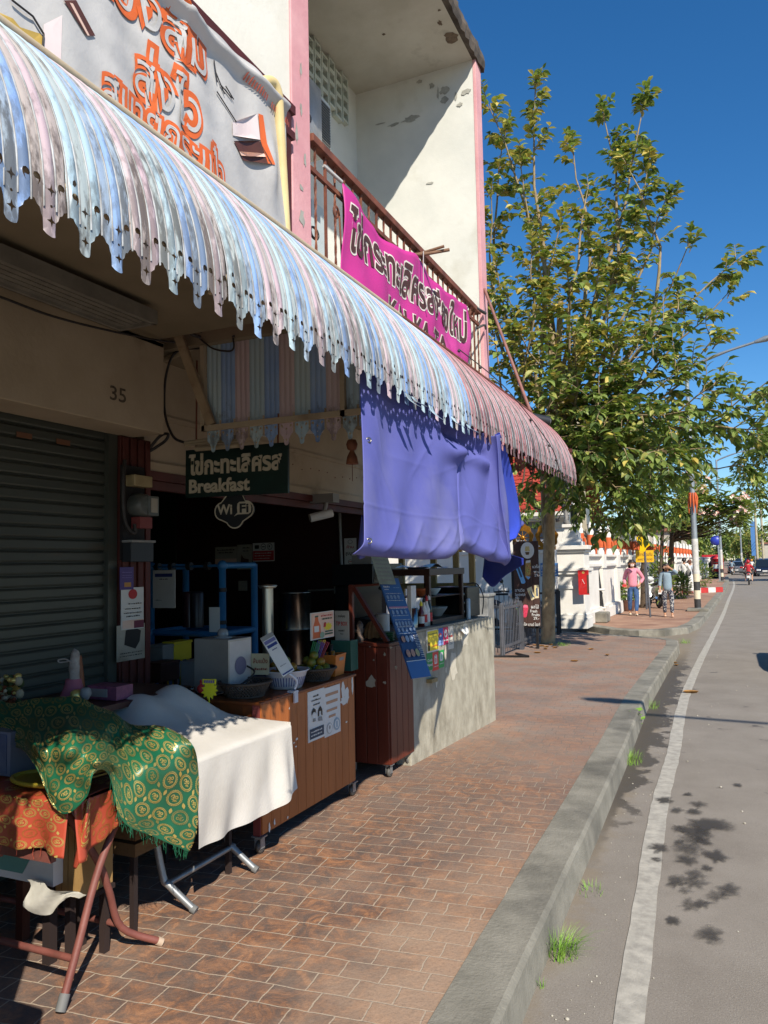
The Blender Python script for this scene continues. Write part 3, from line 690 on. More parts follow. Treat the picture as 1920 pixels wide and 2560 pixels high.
def motif(w, H, seed, crude=0):
    """flat pattern of one strip group: a in 0..w, t measured up from the tip (0) to H; returns triangles"""
    r = random.Random(seed); j = lambda q: r.uniform(-q, q)
    u = w/3
    out = [(0, H), (0, .073+j(.002)), (u*.28, .069), (u*.45, .060), (u*.68, .056+j(.002)), (u*.80, .044), (u*.97, .038), (u*1.0, .012), (u*1.12, .004), (u*1.3, .001), (u*1.5, 0), (u*1.7, .001), (u*1.88, .004), (u*2, .012), (u*2.03, .038), (u*2.2, .044), (u*2.32, .056+j(.002)), (u*2.55, .060), (u*2.72, .069), (w, .073+j(.002))]+[(w*k/12, H) for k in range(12, 0, -1)]
    holes = [star(u*1.5, .034, u*.36, .0135), star(u*1.5, .100, u*.34, .0145), dot(u*1.5, .066, .0036), comma(u*.50, .118, u*.30, 1), comma(u*2.50, .118, u*.30, -1)]
    if crude and r.random() < .35: holes.append([(u*.5+x*.006, .15+y*.008+0*j(.02)) for x, y in [(-1, -.6), (0, -1), (1, .2), (.3, 1.2), (-.7, .6)]])
    vs = []; es = []
    def loop(p):
        n = len(vs)
        for q in p: vs.append(Vector(q))
        for i in range(len(p)): es.append((n+i, n+(i+1) % len(p)))
    loop(out)
    for h_ in holes: loop(h_)
    for k in range(1, 12):
        a = w*k/12
        for m_ in range(1, 10): vs.append(Vector((a, H*m_/10)))
    V, _, F = geometry.delaunay_2d_cdt(vs, es, [], 1, 1e-7)[:3]
    def inside(x, y, P):
        c = False
        for i in range(len(P)):
            (xa, ya), (xb, yb) = P[i], P[i-1]
            if (ya > y) != (yb > y) and x < (xb-xa)*(y-ya)/(yb-ya)+xa: c = not c
        return c
    F = [t for t in F if not any(inside(sum(V[q].x for q in t)/3, sum(V[q].y for q in t)/3, h_) for h_ in holes)]
    return V, None, F
MOTIFS = {}
def corr(a, w, g=0):       # pressed section: every other flute stands proud, with soft shoulders
    u = w/3; k = min(int(a/u), 2); q = min(max(a/u-k, 0), 1); e = min(1, min(q, 1-q)/.16)
    return (.0058 if (3*g+k) % 2 == 0 else .0012)*e+.0012*math.sin(math.pi*q)
def awning_sheet(b, y0, w, mi, seed, flat=None, g=0, alt=0):
    H = .20; key = seed % 6
    if key not in MOTIFS: MOTIFS[key] = motif(w, H, key, 1)
    V, _, F = MOTIFS[key][:3]
    rr = random.Random(seed); dl = rr.uniform(-.006, .006); out = rr.uniform(-.004, .004); wr = rr.uniform(-.06, .06)
    def put(a, t):          # t up from the tip
        s = ALEN-t+dl
        if flat:
            return flat(a, t, y0, w)
        x, z, nx, nz = awn_at(s); h = corr(a, w, g)+out*(1 if t < .3 else 0)*max(0, 1-t/.3)
        h += wr*(a/w-.5)*max(0, 1-t/.16)*.10
        return (x+nx*h, y0+a, z+nz*h)
    n0 = len(b.f)
    b.add([put(v.x, v.y) for v in V], [tuple(f) for f in F], mi, None, True)
    def worn(): 
        for q in range(n0, len(b.f)):
            ya = sum(b.v[i].y for i in b.f[q])/len(b.f[q])-y0
            if (3*g+min(int(ya/(w/3)), 2)) % 2: b.m[q] = mi+alt
    if flat: return
    na, ns = 12, 26
    b.grid(lambda i, j: put(w*min(max(i, 0), 1), H+(ALEN-H)*j), na, ns, mi)
    if alt: worn()
def seam(b, y, mi):
    v = []
    for k in range(30):
        s = ALEN*.955*k/29; x, z, nx, nz = awn_at(s)
        v += [(x+nx*.001, y-.0016, z+nz*.001), (x+nx*.0048, y, z+nz*.0048), (x+nx*.001, y+.0016, z+nz*.001)]
    f = []
    for k in range(29):
        for q in range(2): f.append((k*3+q, k*3+q+1, (k+1)*3+q+1, (k+1)*3+q))
    b.add(v, f, mi, None, True)
def awning(name, label, y0, y1, w, cols, mats_, seed, alt=0):
    t = thing(name, label, 'awning', (-2.2, (y0+y1)/2, AZ))
    b = MB(); n = round((y1-y0)/w); w = (y1-y0)/n; r = random.Random(seed)
    for g in range(n):
        awning_sheet(b, y0+g*w+.0008, w-.0016, cols[g % len(cols)], seed*100+g, None, g, alt)
        for q in (0, 1, 2): seam(b, y0+g*w+q*w/3, len(mats_)-1)
    b.build('strips', mats_, t)
    f = MB()
    for y in [y0+.03+k*(y1-y0-.06)/4 for k in range(5)]:
        f.tube([(awn_at(s)[0]-.02, y, awn_at(s)[1]-.025) for s in [ALEN*.93*k/16 for k in range(17)]], .012, 6)
    f.tube([(AX+AA-.02, y0, AZ+.06), (AX+AA-.02, y1, AZ+.06)], .014, 8); f.tube([(AX+.55, y0, AZ+.66), (AX+.55, y1, AZ+.66)], .014, 8)
    f.build('frame', M_RUST if seed == 2 else M_BEIGE, t)
    return t
aw1 = awning('awning', 'long curved awning of pale blue, blue and faded pink metal strips stained with mildew', -.55, 3.965, .0956, [0, 1, 2], [A_LB, A_BL, A_PK, A_LB2, A_BL2, A_PK2, M_RIB], 1, 3)
aw2 = awning('awning', 'curved awning striped in rose pink and taupe beyond the blue one', 3.985, 7.12, .0956, [0, 1], [A_RP, A_BR, M_RIB], 2)
# torn strips hanging from the blue awning edge
b = MB(); r = random.Random(3)
for (y, l) in [(3.02, .07), (3.09, .05), (3.30, .08), (3.62, .06), (3.86, .05)]:
    b.grid(lambda i, j: (-1.24+.05*j*j+.01*i, y+.035*i+.01*j, AZ-.02-l*j*.8-.008*i), 3, 5)
b.build('torn_strip', [A_LB], aw1, solid=.001)
# flat side panels at the ends, hung across the pavement with the same scallops below
def side_panel(parent, y, x0, x1, w, cols, mats_, zb, lip, fr_mat):
    b = MB(); n = round((x1-x0)/w); w = (x1-x0)/n
    for g in range(n):
        xx = x0+g*w; zt = 3.0
        def top(x):
            if x <= AX: return 3.02
            q = min(max((x-AX)/AA, 0), 1); return AZ+AB*math.sqrt(1-q*q)-.03
        mi = cols[(g) % len(cols)]
        awning_sheet(b, xx, w-.001, mi, 50+g, flat=lambda a, t, y_, w_: (xx+a, y-.004*abs(math.sin(math.pi*3*a/w_)), zb+t))
        for q in range(3):
            xa, xb = xx+w*q/3, xx+w*(q+1)/3-.001
            za_, zb_ = top(xa), top(xb)
            b.add([(xa, y, zb+.2), (xb, y, zb+.2), (xb, y, max(zb_, zb+.21)), (xa, y, max(za_, zb+.21)), ((xa+xb)/2, y-.005, zb+.2), ((xa+xb)/2, y-.005, max((za_+zb_)/2, zb+.21))], [(0, 4, 5, 3), (4, 1, 2, 5)], mi)
    b.build('side_panel', mats_, parent)
    f = MB(); f.box(x0-.02, x1, y-.035, y-.008, lip, lip+.034); f.box(x0-.03, x0+.002, y-.035, y-.008, lip, 3.02); f.box(-2.02, -1.99, y-.035, y-.008, lip, 3.0)
    f.build('panel_frame', fr_mat, parent)
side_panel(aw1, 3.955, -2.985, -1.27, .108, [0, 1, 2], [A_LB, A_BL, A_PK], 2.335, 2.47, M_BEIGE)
side_panel(aw2, 7.10, -2.9, -1.27, .108, [0, 1], [A_RP, A_BR], 2.42, 2.60, M_REDBR)
# diagonal bracket and the strut from the beam corner
b = MB(); a_ = Vector((-3.18, 3.79, 2.98)); c_ = Vector((-2.985, 3.93, 2.46))
p0 = yp(396, 702, 3.72); p1 = yp(528, 1062, 3.93)
d = (p1-p0).normalized(); s = Vector((0, 1, 0)); n_ = d.cross(s).normalized()
for q in (p0, p1): pass
v = []
for q in (p0, p1):
    for (u_, h_) in ((-.03, -.012), (.03, -.012), (.03, .012), (-.03, .012)): v.append(q+n_*u_+s*h_)
b.add(v, [(3, 2, 1, 0), (4, 5, 6, 7), (0, 1, 5, 4), (1, 2, 6, 5), (2, 3, 7, 6), (3, 0, 4, 7)])
b.tube([yp(400, 880, 3.98), yp(515, 820, 3.98)], .022, 8)
tag(b.build('diagonal_bracket', mat('old_cream_bracket', '#a08c70', '#8c785d', sc=9, rough=.8, c3='#6d5138', sc3=5)), 'cream flat bar running diagonally down to the hanging striped side panel', 'bracket')
# string of bulbs and wire over the pink awning, security camera on top
b = MB(); pts = crv([(-1.66, 5.05, 3.10), (-1.42, 5.4, 2.86), (-1.24, 5.95, 2.52), (-1.22, 6.2, 2.35), (-1.23, 6.6, 2.24), (-1.3, 6.9, 2.16), (-1.5, 7.5, 2.02), (-1.6, 7.9, 2.05)], 8)
b.tube(pts, .004, 5)
for i, q in enumerate(pts[::4]): b.ball(q-Vector((0, 0, .012)), .012, 8, 6)
tag(b.build('light_string', mat('dark_cable', '#252322', '#3a3634', sc=20, rough=.6)), 'dark string of unlit bulbs trailing over the end of the pink awning', 'string lights')
cc = thing('security_camera', 'black bullet security camera on top of the pink awning end', 'camera', (-1.62, 7.14, 2.98))
b = MB(); b.tube([(-1.74, 7.0, 2.98), (-1.50, 7.2, 2.93)], .045, 12); b.tube([(-1.68, 7.05, 2.88), (-1.66, 7.06, 2.96)], .02, 8); b.build('housing', mat('camera_black', '#2a2b2d', rough=.4), cc)
b = MB(); b.tube([(-1.50, 7.2, 2.93), (-1.492, 7.206, 2.929)], .034, 12); b.build('lens', mat('lens_grey', '#7d8082', rough=.15), cc)
# ================================================================== printed banners and the blue cloth
M_VINYL = mat('white_vinyl', '#b5b2ae', '#c0bdb9', sc=3, rough=.5, bump=.35, bsc=16, c3='#a29f9c', sc3=1.4, lo3=.5, hi3=.75)
M_ORANGE = mat('print_orange', '#d2642c', '#c95c26', sc=3, rough=.55)
M_PRBROWN = mat('print_brown', '#4a2a20', '#5a3428', sc=5, rough=.55)
M_PRSKIN = mat('print_peach', '#dcb39c', '#e2c6b6', sc=3, rough=.55)
M_PRYEL = mat('print_mustard', '#c0a04f', '#b79747', sc=3, rough=.55)
M_PRPINKW = mat('print_rosy_white', '#d6c2c0', '#d9d2ce', sc=3, rough=.55)
M_INK = mat('print_black', '#211c1a', rough=.6)
M_PAPER = mat('white_paper', '#d8d6d0', '#cbc9c3', sc=5, rough=.7)
wb = thing('banner', 'creased white vinyl banner with orange Thai lettering above the blue awning', 'banner', (XF+.07, 2.2, 3.0))
def wrinkle(y, z):
    w_ = .010*math.sin(y*9+z*2.3)+.006*math.sin(y*23+z*5+1)+.004*math.sin(z*41+y*6)*max(0, math.sin(y*3.1))
    w_ += .012*math.exp(-((y-2.62-.02*math.sin(z*5))/.03)**2)            # vertical fold
    top = 4.20; w_ += .05*math.exp(-((z-(4.11+.01*math.sin(y*4)))/.035)**2)*(1 if y < 3.5 else .3)    # sagging roll under the bar
    w_ += .03*math.exp(-((y-3.36)/.05)**2-((z-3.72)/.16)**2)
    return XF+.075+w_
b = MB(); b.grid(lambda u, v: (wrinkle(-1+4.52*u, 2.9+1.28*v), -1+4.52*u, 2.9+1.28*v-.03*math.sin(math.pi*u)*v), 380, 110)
b.build('sheet', M_VINYL, wb)
def on_wb(e): return lambda y, z, q: (wrinkle(y, z)+e+q, y, z)
def wbp(x, y): p = xp(x, y, XF+.08); return p.y, p.z
def ribbon_poly(b, pts, mi, e):
    e = e*.7
    # polygons finely cut so that they follow the creased sheet
    vs = [Vector(p) for p in pts]; n = len(vs); es = [(i, (i+1) % n) for i in range(n)]
    y0, y1 = min(p.x for p in vs), max(p.x for p in vs); z0, z1 = min(p.y for p in vs), max(p.y for p in vs)
    k = max(2, int((y1-y0)/.03)); m_ = max(2, int((z1-z0)/.03))
    for i in range(1, k):
        for j in range(1, m_): vs.append(Vector((y0+(y1-y0)*i/k, z0+(z1-z0)*j/m_)))
    r_ = geometry.delaunay_2d_cdt(vs, es, [], 1, 1e-6)
    b.add([(wrinkle(q.x, q.y)+e, q.x, q.y) for q in r_[0]], [tuple(f) for f in r_[2]], mi)
def fine_text(b, txt, y, z, h, w, bold, mi, e, fn):
    """lettering, cut fine enough to lie on a curved sheet"""
    vs, fs = glyphs(txt, bold)
    x0 = min(p[0] for p in vs); x1 = max(p[0] for p in vs); s = w/(x1-x0); sy = h
    V = []; F = []
    bm = bmesh.new(); bv = [bm.verts.new((y+(p[0]-x0)*s, z+p[1]*sy, 0)) for p in vs]
    for f in fs:
        try: bm.faces.new([bv[i] for i in f])
        except Exception: pass
    bmesh.ops.subdivide_edges(bm, edges=[e_ for e_ in bm.edges if e_.calc_length() > .05], cuts=1)
    bmesh.ops.triangulate(bm, faces=bm.faces)
    bm.verts.index_update()
    b.add([fn(v.co.x, v.co.y, e) for v in bm.verts], [tuple(v.index for v in f.verts) for f in bm.faces], mi); bm.free()
lt = MB()
WB = lambda y, z, e: (wrinkle(y, z)+e, y, z)
for (txt, ya, yb, z_, h) in [('น้องส้ม', 2.05, 2.82, 3.868, .255), ('ส่งไว', 2.345, 2.765, 3.565, .27), ('สบายกระเป๋า', 2.15, 2.965, 3.395, .215)]:
    fine_text(lt, txt, ya, z_, h, yb-ya, .105, 0, .006, WB)
    fine_text(lt, txt, ya+.012, z_, h, yb-ya-.03, -.002, 1, .009, WB)
for k in range(22):
    y_ = wbp(606, 205)[0]+.02*k; r_ = random.Random(k)
    if k not in (10, 11): lt.add([WB(y_, 4.05-.0012*k, .013), WB(y_+.011, 4.05-.0012*k, .013), WB(y_+.013, 4.05+.03+.01*r_.random()-.0012*k, .013), WB(y_+.004, 4.05+.03-.0012*k, .013)], [(0, 1, 2, 3)], 2)
lt.build('lettering', [M_ORANGE, M_VINYL, mat('print_redbrown', '#a4523f', rough=.6)], wb)
art = MB()
def pp_(*q): return [wbp(*p) for p in q]
ribbon_poly(art, pp_((0, 0), (40, 25), (85, 62), (108, 85), (108, 150), (0, 60))[0:0] or pp_((-60, 0), (36, 45), (55, 66), (104, 82), (110, 90), (108, 136), (60, 110), (-60, 40)), 0, .006)
ribbon_poly(art, pp_((152, 4), (185, 2), (238, 90), (214, 90), (180, 45)), 1, .008)
ribbon_poly(art, pp_((166, 10), (175, 12), (222, 90), (216, 90)), 2, .010)
ribbon_poly(art, pp_((586, 352), (646, 352), (668, 414), (612, 400)), 1, .008)
ribbon_poly(art, pp_((600, 378), (655, 385), (659, 394), (605, 388)), 2, .010)
ribbon_poly(art, pp_((642, 285), (652, 290), (660, 360), (672, 416), (662, 412), (648, 352)), 3, .009)
ribbon_poly(art, pp_((583, 305), (640, 285), (648, 350), (584, 338)), 4, .007)
ribbon_poly(art, pp_((112, 60), (150, 40), (150, 160), (112, 120)), 4, .0055)
for q in [((30, 0), (85, 40)), ((85, 40), (110, 85)), ((110, 85), (108, 136))]:
    (a0, a1), (c0, c1) = wbp(*q[0]), wbp(*q[1]); art.tube([WB(a0, a1, .01), WB(c0, c1, .01)], .004, 5, 5)
for q in [((538, 150), (545, 205)), ((541, 175), (562, 235)), ((552, 210), (580, 245)), ((545, 228), (592, 305)), ((565, 215), (585, 248))]:
    (a0, a1), (c0, c1) = wbp(*q[0]), wbp(*q[1]); art.tube([WB(a0, a1, .008), WB(c0, c1, .008)], .003, 5, 5)
art.build('printed_picture', [M_PRYEL, M_PRBROWN, M_PRSKIN, M_ORANGE, M_PRPINKW, M_INK], wb)
# --- purple banner on the railing
M_MAG = mat('magenta_vinyl', '#bf3486', '#b52f7e', sc=1.5, rough=.5, bump=.06, bsc=8, c3='#c94a93', sc3=1.2)
pb = thing('banner', 'magenta vinyl banner with brown Thai lettering tied to the balcony railing', 'banner', (XF+.05, 5.5, 3.1))
def mg(y, z):
    u = (y-4.2)/2.6
    w_ = .02*math.sin((z-3)*6+y*5)*(.4+.6*u)+.012*math.sin(y*7-z*9)+.008*math.sin(y*19+z*3)
    return XF+.05+w_
def ztop(u):
    s = [0, .46, 1]; 
    return 4.06+(4.02-4.06)*u-.10*math.sin(math.pi*min(u/.5, 1))*(u < .5)-.05*math.sin(math.pi*(u-.5)/.5)*(u >= .5)
b = MB()
def mgs(u, v):
    y = 4.265+2.55*u-.03*(1-v)*(1-u)+.06*(1-v)*u+.05*v*(1-u)*0
    z = lerp(2.92, ztop(u), v); return (mg(y, z), y, z)
b.grid(mgs, 90, 30); b.build('sheet', M_MAG, pb, solid=.002)
MG = lambda y, z, e: (mg(y, z-.0)+e, y, z)
tx = MB(); zb0 = 3.50
def slope(z0, k): return lambda y, z, e: MG(y, z+k*(y-4.3), e)
fine_text(tx, 'ไข่กระทะเลิศรสเชียงใหม่', 4.315, 3.655, .335, 2.41, .07, 0, .004, slope(0, -.004))
fine_text(tx, 'ไข่กระทะเลิศรสเชียงใหม่', 4.325, 3.655, .335, 2.39, .026, 1, .008, slope(0, -.004))
fine_text(tx, 'KAI KA TA', 4.96, 3.375, .235, 1.22, .06, 0, .004, MG)
fine_text(tx, 'KAI KA TA', 4.97, 3.375, .235, 1.20, .024, 1, .008, MG)
tx.build('lettering', [mat('print_cream', '#d8cfc4', rough=.6), mat('print_darkbrown', '#4b2c25', rough=.6)], pb)
b = MB(); b.tube([mgs(0, 1), (XF-.0, 4.10, 4.10)], .012, 6); b.tube([mgs(1, 1), (XF, 6.98, 4.06)], .008, 6); b.tube(crv([(XF+.1, 5.56, 4.08), (XF+.08, 5.60, 3.8), (XF+.09, 5.66, 3.62)], 6), .004, 5)
b.build('tie_cord', M_VINYL, pb)
# --- blue cloth hung under the awnings as a sun screen
def cloth_material(name, c, c2):
    m = mat(name, c, c2, sc=1.8, rough=.8, bump=.22, bsc=9, c3='#73739f', sc3=1.1, lo3=.52, hi3=.72)
    t = m.node_tree; b = t.nodes['Principled BSDF']; tr = t.nodes.new('ShaderNodeBsdfTranslucent'); tr.inputs[0].default_value = H('#3b50c8')
    mx = t.nodes.new('ShaderNodeMixShader'); mx.inputs[0].default_value = .12; o = t.nodes['Material Output']
    t.links.new(b.outputs[0], mx.inputs[1]); t.links.new(tr.outputs[0], mx.inputs[2]); t.links.new(mx.outputs[0], o.inputs[0]); return m
M_BLUE = cloth_material('faded_blue_canvas', '#5f62a6', '#56599d')
bc = thing('sun_screen', 'faded blue canvas sheet hanging from the awnings as a sun screen', 'cloth', (-1.33, 4.0, 1.6))
YS0, YS1 = 2.775, 4.90
r_ = random.Random(15); CREASE = [(3.0, .02, 3.16, .24, .012), (3.45, .24, 3.30, .03, .010), (3.55, .02, 3.78, .22, .012), (3.9, .24, 3.72, .05, .010), (4.1, .03, 4.02, .25, .010), (4.25, .02, 4.40, .22, .012), (4.7, .22, 4.55, .03, .010), (2.80, .95, 3.0, .5, .006), (2.82, .6, 3.1, .3, .006), (3.9, .62, 3.4, .95, .007), (4.05, .62, 4.5, .9, .007), (4.1, .6, 4.3, .3, .006), (3.6, .8, 3.3, .45, .005)]+[(r_.uniform(2.8, 5), r_.random(), r_.uniform(2.8, 5), r_.random(), r_.uniform(-.004, .004)) for k in range(16)]
def bl(u, v):            # v = 0 at the hem, 1 at the top
    y = lerp(YS0, YS1, u)+(.24 if True else 0)*u*u*(1-v)*1.0-.04*(1-v)*(1-u)
    zt = 2.42 if u < .62 else lerp(2.42, 2.45, (u-.62)/.38)
    zt -= .05*math.sin(math.pi*min(1, max(0, (u-.62)/.38)))
    zb = 1.648-.02*math.sin(math.pi*u*1.2)+.05*math.exp(-((u-.62)/.09)**2)-.075*max(0, u-.72)/.28
    z = lerp(zb, zt, v)
    x = -1.335-.05*u*0
    x += .016*math.sin(y*7.0+v*2)*(1-.4*v)+.007*math.sin(y*17-v*5)
    # pocket of slack at the seam near the top, pulled in above it
    sy = lerp(3.98, 4.02, 1-v)
    d = (y-sy); k = v-.74
    x += .085*math.exp(-((d+.10)/.16)**2-((k+.02)/.07)**2)*1.0 - .075*math.exp(-((d-.0)/.20)**2-((k-.13)/.07)**2)
    x += .05*math.exp(-((d-.36)/.16)**2-((k-.0)/.06)**2) - .03*math.exp(-((d-.42)/.14)**2-((k-.09)/.05)**2)
    x += -.03*math.exp(-(d/.016)**2)*(1 if v < .74 else .5)              # seam groove
    # horizontal stitch and folded hem
    hv = .26; x += .003*math.exp(-((v-hv)/.008)**2)
    x += .012*math.sin(y*11+3)*max(0, .28-v)/.28
    for (ya_, va_, yb_, vb_, s_) in CREASE:
        L_ = math.hypot(yb_-ya_, vb_-va_); t_ = ((y-ya_)*(yb_-ya_)+(v-va_)*(vb_-va_))/L_**2; q_ = ((y-ya_)*(vb_-va_)-(v-va_)*(yb_-ya_))/L_
        x += s_*math.exp(-abs(q_)/.022)*math.exp(-((t_-.5)/.42)**4)
    if v < .07: x -= .05*(1-v/.07)**2
    k_ = 1-.10*max(max(0, 1-v)**1.5, min(1, max(0, (u-.55)/.4))**2)        # the hem swings out towards the street
    x, y = x*k_, y*k_; z = 1.6+(z-1.6)*k_
    return (x, y, z)
b = MB(); b.grid(bl, 230, 130); sh = b.build('sheet', M_BLUE, bc, solid=.002)
# left edge folded back over itself in the lower part, eyelets
FE = [[xp(904, 1288, -1.36), xp(893, 1392, -1.40), ], [xp(905, 1288, -1.36), xp(900, 1398, -1.345)], [xp(906, 1300, -1.345), xp(912, 1394, -1.335)]]
b = MB(); b.grid(lambda u, v: FE[min(int(u*2), 1)][0].lerp(FE[min(int(u*2), 1)+1][0], u*2-min(int(u*2), 1)).lerp(FE[min(int(u*2), 1)][1].lerp(FE[min(int(u*2), 1)+1][1], u*2-min(int(u*2), 1)), v), 8, 10); b.build('folded_edge', M_BLUE, bc, solid=.002)
# the free corner blown back on the far side, showing the unfaded deep blue back
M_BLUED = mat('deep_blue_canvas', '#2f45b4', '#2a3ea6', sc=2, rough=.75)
FO = crv([xp(1250, 1082, -1.23), xp(1267, 1130, -1.28), xp(1285, 1200, -1.33), xp(1299, 1275, -1.36), xp(1303, 1312, -1.34), xp(1290, 1345, -1.28)], 6)
def fl(u, v):
    k = (1-v)*(len(FO)-1); i = min(int(k), len(FO)-2); o = FO[i].lerp(FO[i+1], k-i); p = Vector(bl(1, v*.86+.14))
    return p.lerp(o, u)+Vector((-.05*math.sin(math.pi*u), 0, 0))
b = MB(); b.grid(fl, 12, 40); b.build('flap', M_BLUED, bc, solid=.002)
FI = [xp(1265, 1280, -1.5), xp(1303, 1300, -1.5)], [xp(1275, 1360, -1.42), xp(1296, 1338, -1.4)]
b = MB(); b.grid(lambda u, v: FI[0][0].lerp(FI[0][1], u).lerp(FI[1][0].lerp(FI[1][1], u), v)+Vector((.03*math.sin(v*6), 0, 0)), 8, 8); b.build('turned_corner', M_BLUE, bc, solid=.002)
# second layer hanging lower behind the hem, in its shade
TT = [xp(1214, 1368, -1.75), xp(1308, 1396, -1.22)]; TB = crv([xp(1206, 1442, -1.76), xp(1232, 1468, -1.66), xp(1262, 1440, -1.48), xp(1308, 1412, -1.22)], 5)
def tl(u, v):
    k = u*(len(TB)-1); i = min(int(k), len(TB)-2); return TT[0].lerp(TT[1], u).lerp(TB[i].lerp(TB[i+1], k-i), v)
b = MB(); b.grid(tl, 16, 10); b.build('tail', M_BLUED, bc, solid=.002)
b = MB()
for q in [(.02, .60), (.02, .07)]:
    p = Vector(bl(*q)); b.tube([(p.x+.004+.006*math.cos(t), p.y+.009*math.cos(t)*1, p.z+.009*math.sin(t)) for t in [i*.57 for i in range(12)]], .003, 5)
b.build('eyelet', mat('nickel', '#9a9488', rough=.3, metal=1), bc)
b = MB(); b.tube([(-1.30, 4.2, 2.50), (-1.32, 4.82, 2.455), (-1.34, 4.90, 2.45)], .006, 6); b.tube([(-1.33, 4.74, 2.46), (-1.30, 4.76, 2.60)], .003, 5); b.tube([(-1.33, 4.80, 2.45), (-1.28, 4.84, 2.62)], .003, 5)
b.build('top_wire', mat('nickel', '#9a9488'), bc)
# ================================================================== inside and in front of the breakfast shop
def poster(name, label, cat, T, w, h, mats_, items=(), group=None, th=.004, parent=None):
    """a sheet of paper or board; items are flat prints ('r',x,y,w,h,mi) ('o',x,y,r,mi) ('t',text,x,y,h,w,mi) ('l',...) lines of illegible print"""
    b = MB(); b.box(0, w, 0, h, -th, 0, 0, T); k = 1
    for it in items:
        z = .0012+.0003*k; k += 1
        if it[0] == 'r': b.rect(it[1]*w, it[2]*h, it[3]*w, it[4]*h, z, it[5], T)
        elif it[0] == 'o': b.disc(it[1]*w, it[2]*h, it[3]*w, z, it[4], T, 18, it[5]*h if len(it) > 5 else None)
        elif it[0] == 'p': b.poly([(x*w, y*h) for x, y in it[1]], z, it[2], T)
        elif it[0] == 't': b.text(it[1], it[2]*w, it[3]*h, .1, it[6], T, w=it[5]*w, h=it[4]*h, bold=it[7] if len(it) > 7 else .02, z=z, align='LEFT')
        elif it[0] == 'l':
            r = random.Random(k*7+len(label)); x = it[1]
            while x < it[1]+it[3]:
                q = r.uniform(.02, .08); b.rect(x*w, it[2]*h, min(q, it[1]+it[3]-x)*w, it[4]*h*r.uniform(.6, 1), z, it[5], T); x += q+r.uniform(.012, .03)
    o = b.build(name, mats_, parent)
    return o if parent is not None else tag(o, label, cat, group)
def uy(x, y, Y): p = yp(x, y, Y); return p
def rect_y(x0, y0, x1, y1, Y):            # photo rectangle on a plane facing the camera: origin, width, height
    a = yp(x0, y1, Y); c = yp(x1, y1, Y); d = yp(x0, y0, Y); return fy(a.x, Y, a.z), c.x-a.x, d.z-a.z
def rect_x(x0, y0, x1, y1, X):            # on a plane facing the street (x0,y1 = lower left corner, x1 = right edge, y0 = top left)
    a = xp(x0, y1, X); d = xp(x0, y0, X); c = X/_ray(x1, (y0+y1)/2).x; c = (CP+_ray(x1, (y0+y1)/2)*c)
    return fx(X, a.y, a.z), c.y-a.y, d.z-a.z
P_W, P_K, P_R, P_B, P_Y, P_G, P_O = M_PAPER, M_INK, mat('print_red', '#b32a2a', rough=.6), mat('print_navy', '#2c3a78', rough=.6), mat('print_yellow', '#e0c92e', rough=.5), mat('print_green', '#2d7a43', rough=.6), M_ORANGE
P_GR = mat('print_grey', '#8b8a86', rough=.7); P_OLD = mat('aged_paper', '#a8a294', '#97907f', sc=6, rough=.8, c3='#6f6a5d', sc3=4)
# shell of the shop room
rm = sh2
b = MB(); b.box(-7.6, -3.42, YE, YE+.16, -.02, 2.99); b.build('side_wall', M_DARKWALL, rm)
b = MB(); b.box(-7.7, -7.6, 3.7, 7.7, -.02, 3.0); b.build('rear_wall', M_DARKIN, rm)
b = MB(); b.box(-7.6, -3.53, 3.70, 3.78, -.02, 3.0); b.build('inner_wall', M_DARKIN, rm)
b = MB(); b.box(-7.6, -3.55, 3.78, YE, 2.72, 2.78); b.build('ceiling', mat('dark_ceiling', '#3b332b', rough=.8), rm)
struct(MB().box(-7.6, -3.2, 3.6, YE, -.1, .012), 'shop_floor', M_TILEF, org=(-5, 5.5, 0))
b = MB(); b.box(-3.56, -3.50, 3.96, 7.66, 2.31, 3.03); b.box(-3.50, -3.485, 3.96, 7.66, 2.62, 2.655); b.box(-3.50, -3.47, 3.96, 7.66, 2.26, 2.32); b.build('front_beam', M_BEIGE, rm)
b = MB(); b.box(-3.58, -3.46, 3.96, 7.6, 2.20, 2.258); b.box(-3.55, -3.50, 3.96, 7.6, 2.14, 2.198); b.build('shutter_rail', M_REDBR, rm)
b = MB(); r_ = random.Random(2)
for k in range(16): b.ball((-3.498, 4.9+k*.16, 2.5+r_.uniform(-.04, .04)), .006, 6, 4)
b.build('nail_heads', M_RUST, rm)
for k, x_ in enumerate((475, 655, 790)):
    p = yp(*[(432, 1220), (638, 1247), (780, 1266)][k], 5.4); p.z = 2.715
    b = MB(); b.lathe([(.10, 0), (.10, .012), (.075, .018)], 20, Matrix.Translation((p.x, p.y, 2.695))); 
    tag(b.build('ceiling_lamp', mat('lamp_disc', '#c9c9c4', rough=.4)), ['round flush ceiling lamp left of the Breakfast sign, unlit', 'round flush ceiling lamp half hidden behind the lower edge of the Breakfast sign', 'round flush ceiling lamp beside the indoor security camera'][k], 'lamp', 'ceiling lamps in the shop')
cm = thing('security_camera', 'white security camera under the ceiling inside the dark shop', 'camera', (0, 0, 0))
p = yp(812, 1290, 6.2); LOC[cm.name] = Vector((p.x, p.y, p.z)); cm.location = LOC[cm.name]
b = MB(); b.cbox((p.x, p.y, p.z+.16), (.24, .12, .08)); b.tube([(p.x+.02, p.y, p.z+.13), (p.x-.01, p.y, p.z+.02)], .02, 8); b.build('mount', P_GR, cm)
b = MB(); b.tube([(p.x+.05, p.y+.05, p.z+.03), (p.x-.10, p.y-.10, p.z-.02)], .04, 10); b.build('housing', P_W, cm)
